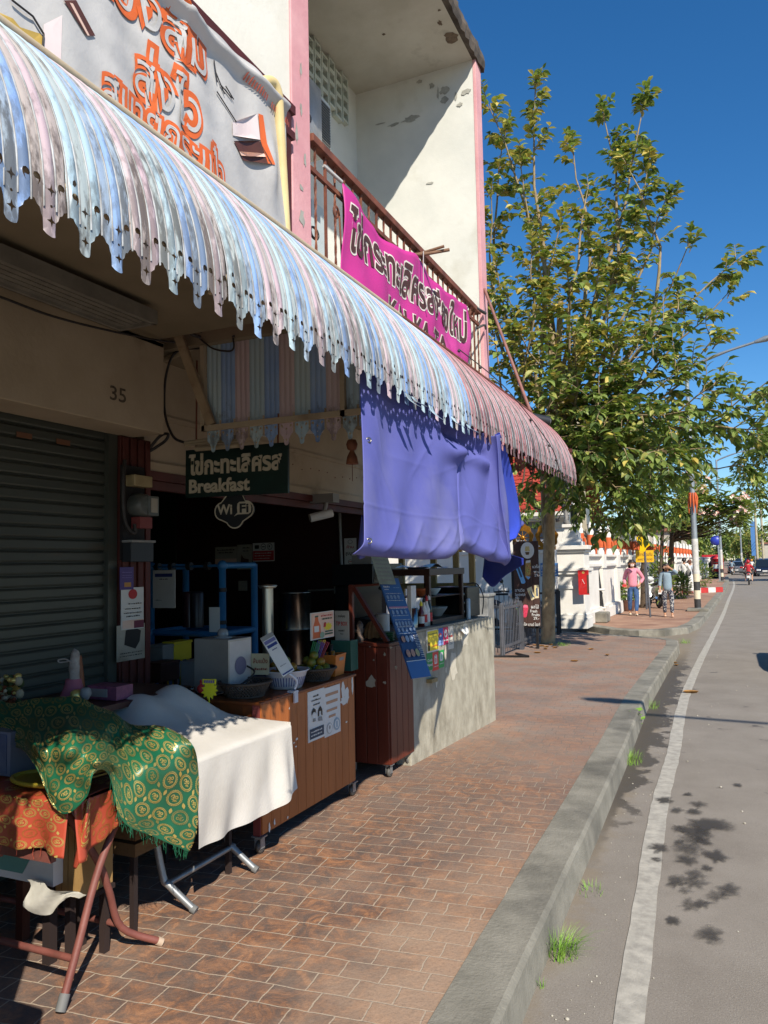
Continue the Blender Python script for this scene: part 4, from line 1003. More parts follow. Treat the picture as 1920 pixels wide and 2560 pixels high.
# boards and notices on the side wall
T, w_, h_ = rect_y(316, 1122, 440, 1422, YE-.012)
poster('blackboard', 'large dark green board on the shop side wall behind the blue rack', 'board', T, w_, h_, [M_GREENB, mat('board_frame', '#3c4438', rough=.6)], [('r', 0, .985, 1, .015, 1), ('r', .985, 0, .015, 1, 1)], th=.02)
T, w_, h_ = rect_y(538, 1368, 592, 1410, YE-.01)
poster('notice', 'wide landscape paper notice on the maroon wall, leftmost of the three', 'notice', T, w_, h_, [P_OLD, P_K, M_PRSKIN], [('l', .1, .78, .8, .08, 1), ('l', .12, .62, .7, .08, 1), ('r', .0, .0, 1, .3, 2)])
T, w_, h_ = rect_y(593, 1362, 630, 1424, YE-.013)
poster('notice', 'tall paper notice with torn top between the landscape notice and the red one', 'notice', T, w_, h_, [P_OLD, P_K, M_PRBROWN], [('l', .35, .84, .5, .06, 1), ('l', .4, .72, .4, .05, 1), ('p', [(.2, .15), (.3, .6), (.45, .45), (.8, .4), (.75, .15)], 2)])
T, w_, h_ = rect_y(632, 1358, 686, 1404, YE-.013)
poster('warning_sign', 'white warning sign with three round symbols over a red text panel', 'sign', T, w_, h_, [P_W, P_R, P_K], [('r', .02, .05, .96, .52, 1), ('r', .1, .68, .2, .2, 2), ('o', .5, .79, .12, 2, .17), ('o', .5, .79, .1, 0, .14), ('o', .8, .79, .12, 2, .17), ('o', .8, .79, .1, 0, .14), ('r', .43, .76, .14, .05, 2), ('r', .75, .75, .06, .1, 2), ('l', .1, .42, .8, .06, 0), ('l', .1, .28, .75, .06, 0), ('l', .1, .14, .7, .06, 0)])
T, w_, h_ = rect_y(862, 1346, 892, 1444, YE-.013)
poster('no_smoking_sign', 'narrow white no smoking notice in Thai beside the blue cloth', 'sign', T, w_, h_, [P_W, P_K, P_R], [('o', .5, .91, .2, 1, .05), ('o', .5, .91, .17, 0, .042), ('t', 'ห้าม', .2, .745, .08, .6, 2), ('t', 'สูบบุหรี่', .1, .58, .13, .8, 1), ('o', .5, .40, .2, 1, .055), ('o', .5, .40, .16, 0, .044), ('r', .38, .39, .24, .02, 2), ('l', .1, .23, .8, .02, 1), ('l', .25, .13, .5, .02, 1), ('l', .1, .07, .8, .02, 1)])
for k, (x0, y0, x1, y1) in enumerate([(835, 1449, 848, 1485), (862, 1446, 878, 1466), (886, 1449, 900, 1498), (864, 1497, 886, 1520), (884, 1515, 903, 1540), (737, 1520, 776, 1541), (596, 1452, 618, 1477)]):
    T, w_, h_ = rect_y(x0, y0, x1, y1, YE-.013)
    poster('paper_slip', ['small paper slip left of the white wall conduit', 'square paper slip just under the no smoking notice', 'tall narrow paper slip beside the menu stand frame', 'square paper slip below the wall socket', 'tilted paper slip lowest beside the menu stand', 'pale wide slip on the wall behind the yellow juice placard', 'grey paper picture on the wall under the tall torn notice'][k], 'paper', T, w_, h_, [P_OLD, P_K], [('l', .2, .6, .6, .08, 1)] if k in (1, 3) else [])
b = MB(); b.tube([yp(848, 1262, YE-.03), yp(856, 1478, YE-.03)], .018, 8); b.tube([yp(770, 1476, YE-.03), yp(848, 1473, YE-.03)], .010, 6)
tag(b.build('conduit', mat('dull_white_pipe', '#8f8c84', rough=.5)), 'pale vertical conduit on the maroon wall leading to the socket', 'conduit')
b = MB(); q = yp(862, 1480, YE-.02); b.cbox((q.x, q.y, q.z), (.2, .035, .11)); b.cbox((q.x+.03, q.y-.02, q.z), (.03, .01, .04)); b.tube(crv([q, q+Vector((.1, -.05, -.3)), q+Vector((.18, -.1, -.75))], 6), .008, 5)
tag(b.build('wall_socket', mat('old_white_plastic', '#9a968a', rough=.4)), 'white wall socket with a hanging cable on the maroon wall', 'socket')
# hanging signs across the pavement
bs = thing('shop_sign', 'dark green board reading Breakfast in cream letters under a Thai line', 'sign', (-2.74, 4.1, 2.0))
T, w_, h_ = rect_y(463, 1126, 720, 1245, 4.1); A_ = yp(463, 1126, 4.1); B_ = yp(720, 1110, 4.1); C_ = yp(720, 1232, 4.1); D_ = yp(463, 1245, 4.1)
T = frame(D_, C_-D_, A_-D_); w_ = (C_-D_).length; h_ = (A_-D_).length
M_SIGNG = mat('sign_green', '#122420', '#16302a', sc=4, rough=.35); M_CREAML = mat('cream_letter', '#c2b7a0', '#b5a98f', sc=9, rough=.7)
b = MB(); b.box(0, w_, 0, h_, -.02, 0, 0, T); b.build('board', M_SIGNG, bs, bevel=.002)
b = MB(); b.text('ไข่กะทะเลิศรส', w_*.04, h_*.48, .1, 0, T, w=w_*.905, h=h_*.45, bold=.035, z=.004)
b.text('Breakfast', w_*.045, h_*.10, .1, 0, T, w=w_*.60, h=h_*.29, bold=.028, z=.004)
o_ = b.build('lettering', M_CREAML, bs, solid=.006)
b = MB(); b.tube([T @ Vector((w_*.1, h_, -.01)), T @ Vector((w_*.1, h_+.6, -.01))], .006, 6); b.tube([T @ Vector((w_*.9, h_, -.01)), T @ Vector((w_*.9, h_+.6, -.01))], .006, 6); b.build('hanger', M_RUST, bs)
wf = thing('wifi_sign', 'black cloud-shaped WiFi sign hanging below the Breakfast board', 'sign', (0, 0, 0))
c0 = yp(585, 1275, 4.12); LOC[wf.name] = c0.copy(); wf.location = c0
s_ = .36/95*.95
def cloud(k):
    o = []
    for (x, y, r, a0, a1) in [(-28, -2, 20, 100, 262), (2, -18, 22, 205, 340), (30, 0, 19, -70, 95), (2, 16, 26, 40, 140)]:
        for i in range(9):
            t = R(a0+(a1-a0)*i/8); o.append(((x+(r+k)*math.cos(t))*s_*.83, (y+(r+k)*math.sin(t))*s_*.83))
    return o
T = fy(c0.x, c0.y, c0.z, R(4))
b = MB(); b.prism(cloud(0), -.012, 0, 0, T); b.build('board', mat('sign_black', '#15171a', rough=.4), wf)
b = MB()
cl = cloud(-2.2); n_ = len(cl); c2 = cloud(.5)
b.add([(p[0], p[1], .003) for p in cl]+[(p[0], p[1], .003) for p in c2], [(i, (i+1) % n_, n_+(i+1) % n_, n_+i) for i in range(n_)], 0, T)
b.poly([(x*s_*.83, y*s_*.83) for x, y in [(0, -14), (10, -10), (36, -10), (42, -6), (43, 4), (41, 13), (36, 17), (14, 17), (9, 13), (8, 4), (9, -6)]], .003, 0, T)
b.text('Wi', -42*s_*.83, -8*s_*.83, .1, 0, T, w=38*s_*.83, h=22*s_*.83, bold=.03, z=.003); b.build('lettering', M_CREAML, wf)
b = MB(); b.text('Fi', 15*s_*.83, -6*s_*.83, .1, 0, T, w=22*s_*.83, h=20*s_*.83, bold=.03, z=.006); b.build('letters_dark', mat('sign_black', '#15171a'), wf)
b = MB(); b.tube([T @ Vector((-.04, .10, -.005)), T @ Vector((-.04, .2, -.005))], .003, 5); b.tube([T @ Vector((.05, .10, -.005)), T @ Vector((.05, .2, -.005))], .003, 5); b.build('hanger', M_RUST, wf)
wc = yp(880, 1130, 3.96)
b = MB(); Tm = Matrix.Translation(wc)
b.lathe([(.0, .075), (.024, .07), (.034, .045), (.026, .015), (.012, .008), (.02, -.01), (.03, -.03), (.036, -.07), (.0, -.068)], 14, Tm); b.tube([wc+Vector((0, 0, .07)), wc+Vector((0, 0, .45))], .003, 5); b.tube([wc+Vector((0, 0, -.06)), wc+Vector((0, 0, -.17))], .002, 5)
tag(b.build('wind_bell', mat('terracotta_wood', '#7c4a2e', '#6a3d25', sc=12, rough=.7)), 'small wooden gourd-shaped bell hanging beside the blue cloth', 'bell')
# long slatted box and cables under the balcony of number 35
b = MB(); A_ = xp(0, 612, -2.95); B_ = xp(312, 740, -2.95)
y0_, y1_ = A_.y-.8, B_.y; zz = 2.93
for k in range(5): b.box(-2.98+k*.045, -2.945+k*.045, y0_, y1_, zz, zz+.06-.006*(k % 2))
b.box(-2.765, -2.74, y0_, y1_+.02, zz-.015, zz+.06); b.box(-3.0, -2.98, y0_, y1_+.02, zz-.015, zz+.06); b.box(-2.98, -2.745, y1_, y1_+.02, zz-.015, zz+.05)
tag(b.build('folded_blind', mat('grey_slats', '#8a867b', '#77736a', sc=10, rough=.6, metal=.2)), 'long grey slatted box fixed under the balcony above number 35', 'blind')
M_CABLE = mat('dark_cable', '#252322', '#3a3634', sc=20, rough=.6)
def cable(label, pts, r=.008, n=None):
    b = MB(); b.tube(pts, r, 6); return tag(b.build('cable', M_CABLE), label, 'cable')
cable('upper black cable running along under the balcony towards the bracket', crv([xp(-80, 630, -3.05), xp(0, 658, -3.05), xp(130, 712, -3.05), xp(260, 745, -3.05), xp(400, 778, -3.08), xp(480, 780, -3.12)], 6), .010)
cable('second black cable just below the upper one, touching it at the end', crv([xp(-80, 640, -3.08), xp(0, 672, -3.08), xp(150, 728, -3.08), xp(300, 756, -3.08), xp(420, 782, -3.1), xp(480, 786, -3.12)], 6), .012)
cable('thin sagging cable crossing the beam of number 35 below the two thick ones', crv([xp(-80, 720, -3.12), xp(0, 742, -3.12), xp(130, 790, -3.12), xp(280, 828, -3.12), xp(420, 854, -3.14), xp(520, 858, -3.2), yp(585, 840, 3.9)], 6), .007)
cable('black cable drooping from the beam corner down the wall to the shop door', crv([yp(500, 870, 3.98), yp(440, 880, 3.98), yp(415, 940, 3.98), yp(412, 1030, 3.98), yp(432, 1090, 3.98), yp(460, 1106, 3.98)], 6), .009)
cable('looped black cable below the beam corner', crv([yp(355, 1250, 3.93), yp(345, 1140, 3.93), yp(362, 1135, 3.93), yp(395, 1115, 3.95), yp(415, 1100, 3.95), yp(420, 1085, 3.95), yp(398, 1092, 3.95), yp(360, 1140, 3.93)], 6), .010)
cable('short black wire looping beside the striped side panel', crv([yp(495, 842, 3.9), yp(530, 870, 3.9), yp(570, 878, 3.9), yp(584, 870, 3.9), yp(583, 845, 3.9)], 6), .006)
b = MB(); r_ = random.Random(5)
for k in range(9):
    c_ = yp(470+r_.uniform(-25, 30), 795+r_.uniform(-20, 22), 3.75); b.tube(crv([c_, c_+Vector((r_.uniform(-.1, .1), 0, r_.uniform(-.08, .05))), c_+Vector((r_.uniform(-.14, .14), .05, r_.uniform(-.1, .1)))], 5), .012, 6)
b.ball(yp(475, 790, 3.72), (.06, .05, .05), 10, 6)
tag(b.build('cable_joint', M_CABLE), 'tangle of taped cable joints under the awning above the bracket', 'cables')
b = MB(); b.tube([yp(410, 900, 4.0), yp(588, 820, 4.0)], .02, 8); b.tube([yp(462, 1107, 3.99), yp(600, 1090, 3.99)], .012, 6); b.tube([yp(462, 1113, 3.985), yp(600, 1098, 3.985)], .010, 6); b.tube([yp(490, 1122, 3.98), yp(600, 1112, 3.98)], .018, 8)
tag(b.build('pipes', mat('cream_conduit', '#a89a80', '#94866d', sc=9, rough=.6)), 'bundle of thin cream conduits on the wall behind the Breakfast sign', 'pipes')
# --- electricity meter and notices on the maroon post
XM = -3.41
em = thing('electricity_meter', 'grey glass-fronted electricity meter on the maroon door post', 'meter', xp(330, 1262, XM))
A_ = xp(305, 1172, XM); B_ = xp(362, 1178, XM)
b = MB(); y0_, y1_ = xp(306, 1250, XM).y, xp(360, 1250, XM).y; b.box(XM-.02, XM+.004, y0_, y1_, xp(330, 1400, XM).z, xp(330, 1165, XM).z); b.build('backboard', mat('meter_board', '#1e1a1a', rough=.7), em)
b = MB(); b.box(XM+.004, XM+.08, y0_+.02, y1_-.01, xp(330, 1218, XM).z, xp(330, 1190, XM).z); b.build('fuse_cover', mat('cream_bakelite', '#a5946f', '#8f7f5c', sc=9, rough=.5), em, bevel=.006)
mz = xp(340, 1265, XM).z; my = (y0_+y1_)/2+.01
b = MB(); b.lathe([(.0, 0), (.075, 0), (.078, .05), (.07, .085), (.06, .10), (0, .10)], 20, fx(XM+.004, my, mz)); b.box(XM+.03, XM+.11, my-.0, my+.10, mz-.065, mz+.06); b.build('case', mat('meter_grey', '#5f625e', '#4d504c', sc=20, rough=.35), em, bevel=.004)
b = MB(); b.rect(my+.025, mz-.045, .06, .09, .112, 0, fx(XM, 0, 0)); b.build('label_plate', P_OLD, em)
b = MB(); b.box(XM+.02, XM+.09, my-.05, my+.06, mz-.145, mz-.075); b.build('seal', mat('faded_red_label', '#7e3b38', rough=.6), em)
cable('black meter cable bowing down the left side of the meter', crv([xp(312, 1150, XM+.03), xp(308, 1200, XM+.05), xp(310, 1290, XM+.05), xp(325, 1328, XM+.05), xp(338, 1330, XM+.05), xp(336, 1310, XM+.05)], 6), .012)
b = MB(); b.box(XM-.005, XM+.07, y0_+.0, y1_+.01, xp(330, 1405, XM).z, xp(330, 1354, XM).z); b.box(XM+.0, XM+.085, y0_-.005, y1_+.015, xp(330, 1357, XM).z, xp(330, 1351, XM).z, 1)
tag(b.build('letter_box', [mat('dark_box_metal', '#262a2e', rough=.5), P_GR], bevel=.003), 'dark metal box with a keyhole below the electricity meter', 'box')
T, w_, h_ = rect_x(300, 1418, 334, 1475, XM)
poster('leaflet', 'purple leaflet with a small orange picture on the maroon post', 'leaflet', T, w_, h_, [mat('print_purple', '#4d3a78', rough=.5), mat('print_lilac', '#7d6fa5', rough=.5), mat('print_amber', '#b9843f', rough=.5)], [('r', .3, .12, .5, .2, 2), ('l', .15, .75, .7, .04, 1), ('l', .15, .62, .7, .03, 1), ('l', .15, .52, .7, .03, 1)])
T, w_, h_ = rect_x(303, 1470, 359, 1576, XM-.006)
poster('election_notice', 'white notice with a red oval at its top on the maroon post', 'notice', T, w_, h_, [P_W, P_R, P_K, mat('print_maroon', '#6b1f3a', rough=.5), M_PRSKIN], [('o', .5, .84, .2, 1, .12), ('r', .05, .02, .95, .2, 4), ('r', .55, .02, .45, .18, 3), ('l', .3, .6, .6, .03, 2), ('l', .15, .48, .7, .03, 2), ('l', .1, .38, .8, .03, 2), ('l', .2, .3, .6, .03, 2)])
T, w_, h_ = rect_x(292, 1565, 362, 1656, XM-.012)
poster('torn_notice', 'weathered grey notice with a black smudged picture at the foot of the maroon post', 'notice', T, w_, h_, [P_OLD, P_K], [('p', [(.25, .45), (.3, .85), (.6, .92), (.85, .8), (.8, .5), (.65, .3)], 1), ('l', .1, .2, .8, .03, 1), ('l', .1, .12, .8, .03, 1)])
# --- blue pipe rack
br = thing('pipe_rack', 'blue plastic pipe rack standing inside the shop entrance', 'rack', (-3.9, 5.0, 0))
M_BPIPE = mat('blue_pvc', '#2f74a6', '#2a6694', sc=6, rough=.4)
YR = 4.75
xl, xr, zt, zm = yp(378, 1415, YR).x, yp(556, 1415, YR).x, yp(555, 1414, YR).z, yp(555, 1585, YR).z
b = MB()
for yy in (YR, YR+.42):
    b.tube([(xl, yy, 0), (xl, yy, zt), (xr, yy, zt), (xr, yy, 0)], .028, 10)
    for z in (zm, zm-.42): b.tube([(xl, yy, z), (xr, yy, z)], .024, 10)
for z in (zt, zm, zm-.42):
    for x in (xl, xr): b.tube([(x, YR, z), (x, YR+.42, z)], .024, 10)
b.build('pipe', M_BPIPE, br)
b = MB()
for x in (xl, xr):
    for z in (zt, zm, zm-.42): b.ball((x, YR, z), .04, 10, 6)
b.build('elbow', M_BPIPE, br)
for t in (.1, .3, .55, .8): b = MB(); b.tube([(lerp(xl, xr, t)-.018, YR, zt), (lerp(xl, xr, t)+.018, YR, zt)], .031, 10); b.build('black_clip', M_INK, br)
for z in (zt-.18, zt-.42, zt-.72): b = MB(); b.tube([(xr, YR, z-.015), (xr, YR, z+.015)], .031, 10); b.build('black_clip', M_INK, br)
T, w_, h_ = rect_y(382, 1426, 438, 1520, YR-.04)
poster('payment_sheet', 'white payment sheet with a navy heading hung on the blue rack', 'sheet', T, w_, h_, [P_W, P_B, P_K], [('r', .1, .82, .78, .09, 1), ('l', .3, .75, .4, .03, 2), ('l', .1, .2, .3, .02, 2)])
T, w_, h_ = rect_y(523, 1518, 549, 1580, YR-.04)
poster('blank_card', 'plain white card hung at the right side of the blue rack', 'card', T, w_, h_, [P_W])
# vacuum flasks, rollers and metal tubes deep in the shop
def cyl(name, label, cat, p, r, h, m, group=None):
    b = MB(); b.lathe([(r, 0), (r, h*.94), (r*.85, h), (0, h)], 16, Matrix.Translation(p)); return tag(b.build(name, m), label, cat, group)
M_STEEL = mat('stainless_steel', '#a8a6a0', '#8f8d88', sc=8, rough=.25, metal=1, bump=.03)
tb = MB(); tb.box(-5.6, -4.0, 5.6, 6.3, .70, .74); tb.box(-5.55, -5.5, 5.65, 5.7, .012, .70); tb.box(-4.1, -4.05, 5.65, 5.7, .012, .70); tb.box(-5.55, -5.5, 6.2, 6.25, .012, .70); tb.box(-4.1, -4.05, 6.2, 6.25, .012, .70)
tag(tb.build('steel_table', M_STEEL), 'low steel cooking table deep in the dark shop', 'table')
for k, (x, z0, z1) in enumerate([(474, 1550, 1485), (492, 1550, 1495)]):
    p = yp(x, z0, 5.0); cyl('thermos_flask', 'tall dark flask on the blue rack, nearer the shop wall' if k else 'tall maroon flask on the blue rack, nearer the maroon post', 'flask', Vector((p.x, 5.0, zm+.025)), .055, .28, mat('flask_maroon', '#3c2227', rough=.35) if not k else mat('flask_dark', '#241f26', rough=.35))
p = yp(667, 1655, 4.6)
b = MB(); b.tube([(p.x, 4.62, .012), (p.x, 4.62, yp(667, 1467, 4.62).z)], .040, 14); b.lathe([(.055, 0), (.07, .02), (.0, .03)], 14, Matrix.Translation((p.x, 4.62, yp(667, 1467, 4.62).z-.01)))
tag(b.build('steel_post', mat('dull_steel', '#b9b5a8', rough=.32, metal=.9)), 'upright shiny steel post behind the fruit counter', 'post')
for k, (x, r, z0, h, l) in enumerate([(708, .17, .74, .34, 'wide covered steel pot at the bottom of the stack behind the counter'), (712, .14, 1.085, .30, 'tall polished steel pot standing on top of the wider pot')]):
    q = yp(x, 1600, 5.7); pot = thing('cooking_pot', l, 'pot', (q.x+.1, 5.7, z0))
    b = MB(); b.lathe([(r, 0), (r, h), (r+.012, h+.006), (r-.01, h), (0, h+.02)], 24, Matrix.Translation((q.x+.1, 5.7, z0))); b.build('body', M_STEEL, pot)
    b = MB(); b.tube([(q.x+.1-r-.03, 5.68, z0+h*.75), (q.x+.1-r-.03, 5.62, z0+h*.75), (q.x+.1-r+.01, 5.6, z0+h*.75)], .008, 6); b.build('handle', M_STEEL, pot)
# white papers and boxes on the floor behind the counter
for k, (x0, y0, x1, y1, Y, m, l) in enumerate([(372, 1620, 407, 1700, 4.5, P_GR, 'pale grey box beside the maroon post'), (408, 1612, 436, 1652, 4.62, P_Y, 'yellow tub behind the pale grey box'), (452, 1662, 505, 1730, 4.3, P_GR, 'pale lavender box behind the white-draped table'), (364, 1665, 402, 1705, 4.3, M_PRBROWN, 'small brown tin behind the white-draped table'), (500, 1668, 590, 1692, 4.95, mat('tub_blue', '#5d6a90', rough=.4), 'bluish plastic tray beyond the steel box')]):
    a = yp(x0, y1, Y); c = yp(x1, y0, Y); b = MB(); b.box(a.x, c.x, Y, Y+.2, a.z, c.z); b.box(a.x-.006, c.x+.006, Y-.006, Y+.206, c.z, c.z+.02)
    b.box(a.x+.01, a.x+.03, Y+.01, Y+.03, .012, a.z); b.box(c.x-.03, c.x-.01, Y+.01, Y+.03, .012, a.z); b.box(a.x+.01, a.x+.03, Y+.17, Y+.19, .012, a.z); b.box(c.x-.03, c.x-.01, Y+.17, Y+.19, .012, a.z)
    tag(b.build('storage_box', m, bevel=.004), l, 'box')
# ================================================================== counters, tables and goods on the pavement
def wood(name, c, c2, c3):
    return mat(name, c, c2, sc=3, lo=.3, hi=.7, rough=.45, bump=.05, bsc=30, stretch=(6, 6, .7), c3=c3, sc3=9, lo3=.55, hi3=.8)
M_OAK = wood('orange_varnished_wood', '#a86230', '#995627', '#7f4520')
M_OAKD = wood('groove_wood', '#7d421a', '#6d3815', '#5a2d10')
M_MAHOG = wood('mahogany_wood', '#642b1c', '#562416', '#451b10')
M_MAHOGD = wood('mahogany_groove', '#43190e', '#3b160c', '#2e1008')
M_FRAMER = mat('red_oxide_steel', '#7d3a36', '#6e302c', sc=8, rough=.6)
M_CASTER = mat('caster_rubber', '#4d4b47', '#5d5a55', sc=20, rough=.6)
M_GALV = mat('galvanised_steel', '#9a9c9b', '#868887', sc=14, rough=.45, metal=.6)
def caster(b, x, y, h=.10):
    b.box(x-.035, x+.035, y-.03, y+.03, h-.008, h, 1); b.box(x-.02, x-.016, y-.018, y+.025, .03, h-.008, 1); b.box(x+.016, x+.02, y-.018, y+.025, .03, h-.008, 1)
    b.lathe([(.012, -.013), (.033, -.013), (.036, 0), (.033, .013), (.012, .013)], 14, Matrix.Translation((x, y+.01, .036)) @ Matrix.Rotation(R(90), 4, 'Y'), 0)
# --- orange wooden counter on castors
XC = -2.46
wc_ = thing('wooden_counter', 'orange varnished wooden counter on castors carrying baskets of fruit', 'counter', (-2.75, 4.33, 0))
b = MB(); n = 12
for k in range(n):
    y0_ = 3.745+k*(1.18/n); b.box(XC-.02, XC, y0_, y0_+1.18/n-.004, .11, .825)
b.box(XC-.03, XC-.0203, 3.745, 4.925, .112, .823, 1)
b.build('front_board', [M_OAK, M_OAKD], wc_)
b = MB(); b.box(-3.10, XC+.008, 3.725, 4.945, .826, .842); b.build('worktop', M_OAKD, wc_, bevel=.003)
b = MB(); b.box(-3.08, XC-.031, 3.75, 3.765, .35, .825); b.box(-3.08, XC-.031, 4.905, 4.92, .11, .825); b.box(-3.08, -2.5, 3.75, 4.92, .30, .32); b.build('carcass', M_OAKD, wc_)
for (x, y) in ((XC-.055, 3.735), (XC-.055, 4.895), (-3.06, 3.735), (-3.06, 4.895)): b = MB(); b.box(x, x+.045, y, y+.045, .10, .826); b.build('steel_leg', M_FRAMER, wc_)
b = MB(); b.box(-3.01, XC-.056, 3.737, 3.777, .25, .29); b.build('crossbar', M_FRAMER, wc_)
for (x, y) in ((XC-.03, 3.758), (XC-.03, 4.918), (-3.04, 3.758), (-3.04, 4.918)):
    b = MB(); caster(b, x, y); b.build('castor', [M_CASTER, M_GALV], wc_)
T, w_, h_ = rect_x(771, 1731, 812, 1858, XC+.004)
poster('notice', 'black and white notice with two drawn heads over a dark blue panel', 'notice', T, w_, h_, [P_W, P_K, mat('print_slate', '#2c3a4d', rough=.6), P_GR], [('l', .3, .87, .35, .04, 1), ('l', .2, .79, .55, .04, 1), ('l', .3, .70, .4, .04, 1), ('r', .08, .05, .84, .20, 2), ('l', .15, .17, .65, .03, 0), ('l', .15, .10, .65, .03, 0), ('p', [(.18, .52), (.2, .60), (.3, .66), (.42, .62), (.46, .53), (.40, .57), (.28, .57)], 1), ('o', .33, .50, .12, 0, .06), ('p', [(.56, .46), (.58, .58), (.7, .66), (.82, .58), (.84, .44), (.76, .47), (.76, .55), (.64, .55), (.64, .45)], 1), ('p', [(.58, .36), (.6, .44), (.8, .43), (.84, .34)], 3), ('p', [(.26, .38), (.28, .45), (.40, .45), (.42, .38)], 3)])
T, w_, h_ = rect_x(812.5, 1721, 851, 1845, XC+.0045)
poster('notice', 'white notice with faded orange print and two round emblems on the orange counter', 'notice', T, w_, h_, [P_W, mat('faded_orange_print', '#b78d6e', rough=.7), mat('faded_blue_print', '#98a6b0', rough=.7), P_GR], [('r', .06, .82, .8, .06, 1), ('r', .1, .66, .72, .06, 1), ('r', .12, .50, .66, .05, 1), ('r', .25, .37, .42, .05, 1), ('o', .28, .16, .17, 3, .11), ('o', .28, .16, .15, 0, .10), ('o', .28, .18, .05, 3, .04), ('o', .74, .19, .2, 2, .13), ('o', .74, .19, .14, 0, .09), ('r', .68, .12, .1, .13, 2)])
b = MB(); Tx = fx(XC, 0, 0)
for k, (x, y, rx, ry) in enumerate([(857, 1726, .035, .05), (866, 1735, .03, .05), (880, 1715, .012, .06), (861, 1750, .06, .025), (741, 1848, .015, .008), (734, 1857, .01, .004), (739, 1866, .012, .004), (722, 1771, .006, .006), (865, 1805, .012, .008), (735, 1740, .01, .012), (672, 2070, .01, .03), (685, 2055, .008, .02), (718, 2044, .008, .008)]):
    p = xp(x, y, XC); blob(b, Tx, p.y, p.z, rx, ry, .002+.0002*k, k+60)
b.build('paper_scraps', P_W, wc_)
# fruit and goods on the counter
M_FRU1 = mat('green_orange_peel', '#54661f', '#7d7a26', sc=9, rough=.45, bump=.1, bsc=120, c3='#a8722a', sc3=5)
M_FRU2 = mat('orange_peel', '#b06a1e', '#8f7a26', sc=9, rough=.45, bump=.1, bsc=120)
TOP = .842
def basket(name, label, p, r0, r1, h, m, holes=True):
    t = thing(name, label, 'basket', p); b = MB(); nb = 44
    if holes:      # woven strands: two opposed diagonal sets
        for sgn in (1, -1):
            for k in range(nb):
                pts = [(lerp(r0, r1, s)*math.cos(2*math.pi*k/nb+sgn*s*.55), lerp(r0, r1, s)*math.sin(2*math.pi*k/nb+sgn*s*.55), .006+h*s) for s in (0, .25, .5, .75, 1)]
                b.tube([Vector(q)+Vector(p) for q in pts], .0045, 5)
    b.tube([Vector(p)+Vector((r1*math.cos(k*math.pi/16), r1*math.sin(k*math.pi/16), h)) for k in range(33)], .009, 6)
    b.tube([Vector(p)+Vector((r0*math.cos(k*math.pi/16), r0*math.sin(k*math.pi/16), .006)) for k in range(33)], .007, 6)
    b.lathe([(0, .004), (r0, .005)], 24, Matrix.Translation(p)); b.build('weave', m, t)
    return t
M_WICK = mat('dark_wicker', '#4b4036', '#39302a', sc=20, rough=.7)
pb1 = gp(655, 1755, TOP); pb1 = Vector((-2.66, 3.86, TOP))
basket('wicker_basket', 'empty dark woven basket at the near corner of the orange counter', Vector((-2.675, 3.90, TOP)), .11, .155, .085, M_WICK)
q2 = Vector((-2.60, 4.60, TOP)); basket('wicker_basket', 'dark woven basket heaped with green oranges, next to the orange tub', q2, .10, .15, .08, M_WICK)
q1 = Vector((-2.60, 4.24, TOP)); wb_ = thing('plastic_basket', 'white plastic basket of oranges behind the clamped payment stand', 'basket', q1)
b = MB(); b.lathe([(.0, .004), (.10, .004), (.115, .05), (.135, .105), (.148, .112), (.15, .118), (.135, .116), (.11, .05), (.098, .008), (0, .008)], 28, Matrix.Translation(q1)); b.build('bowl', mat('white_plastic', '#c6c8d0', rough=.35), wb_)
b = MB()
for k in range(44):
    a = 2*math.pi*k/44; b.add([q1+Vector((r_*math.cos(a+d), r_*math.sin(a+d), z)) for (r_, z, d) in ((.109, .022, -.03), (.109, .022, .03), (.1265, .078, .03), (.1265, .078, -.03))], [(0, 1, 2, 3)])
b.build('slots', mat('slot_shadow_blue', '#5c638c', rough=.6), wb_)
rf_ = random.Random(8)
def fruit_heap(c, r, n, z, grp, label, mix_):
    k = 0; lay = [(n, r, 0), (max(3, n//2), r*.55, .048), (1, 0.0, .085)]
    for (m_, rr, dz) in lay:
        for i in range(m_):
            a = 2*math.pi*i/m_+rf_.random()*.4; s = rf_.uniform(.027, .034)
            b = MB(); cc = c+Vector((rr*math.cos(a), rr*math.sin(a), z+dz+rf_.uniform(-.004, .004)))
            b.ball(cc, (s, s, s*.93), 14, 9); b.tube([cc+Vector((0, 0, s*.9)), cc+Vector((0, 0, s*.97))], .004, 5)
            tag(b.build('orange', M_FRU2 if rf_.random() < mix_ else M_FRU1, org=cc), label, 'fruit', grp)
fruit_heap(q2, .085, 8, .075, 'oranges heaped in the dark woven basket', 'green skinned orange heaped in the dark woven basket', .2)
fruit_heap(q1, .08, 7, .085, 'oranges in the white plastic basket', 'orange lying in the white plastic basket', .5)
# the further tray of oranges
q3 = Vector((-2.85, 4.55, TOP)); bt = MB(); bt.box(q3.x-.14, q3.x+.14, q3.y-.1, q3.y+.1, TOP, TOP+.012); bt.box(q3.x-.14, q3.x-.13, q3.y-.1, q3.y+.1, TOP, TOP+.08); bt.box(q3.x+.13, q3.x+.14, q3.y-.1, q3.y+.1, TOP, TOP+.08); bt.box(q3.x-.13, q3.x+.13, q3.y-.1, q3.y-.09, TOP, TOP+.08); bt.box(q3.x-.13, q3.x+.13, q3.y+.09, q3.y+.1, TOP, TOP+.08)
tag(bt.build('fruit_tray', mat('tub_blue', '#5d6a90', rough=.4)), 'blue-grey tray of oranges behind the woven basket of fruit', 'tray')
fruit_heap(q3, .06, 5, .045, 'oranges in the blue-grey tray', 'orange in the blue-grey tray behind the fruit baskets', .6)
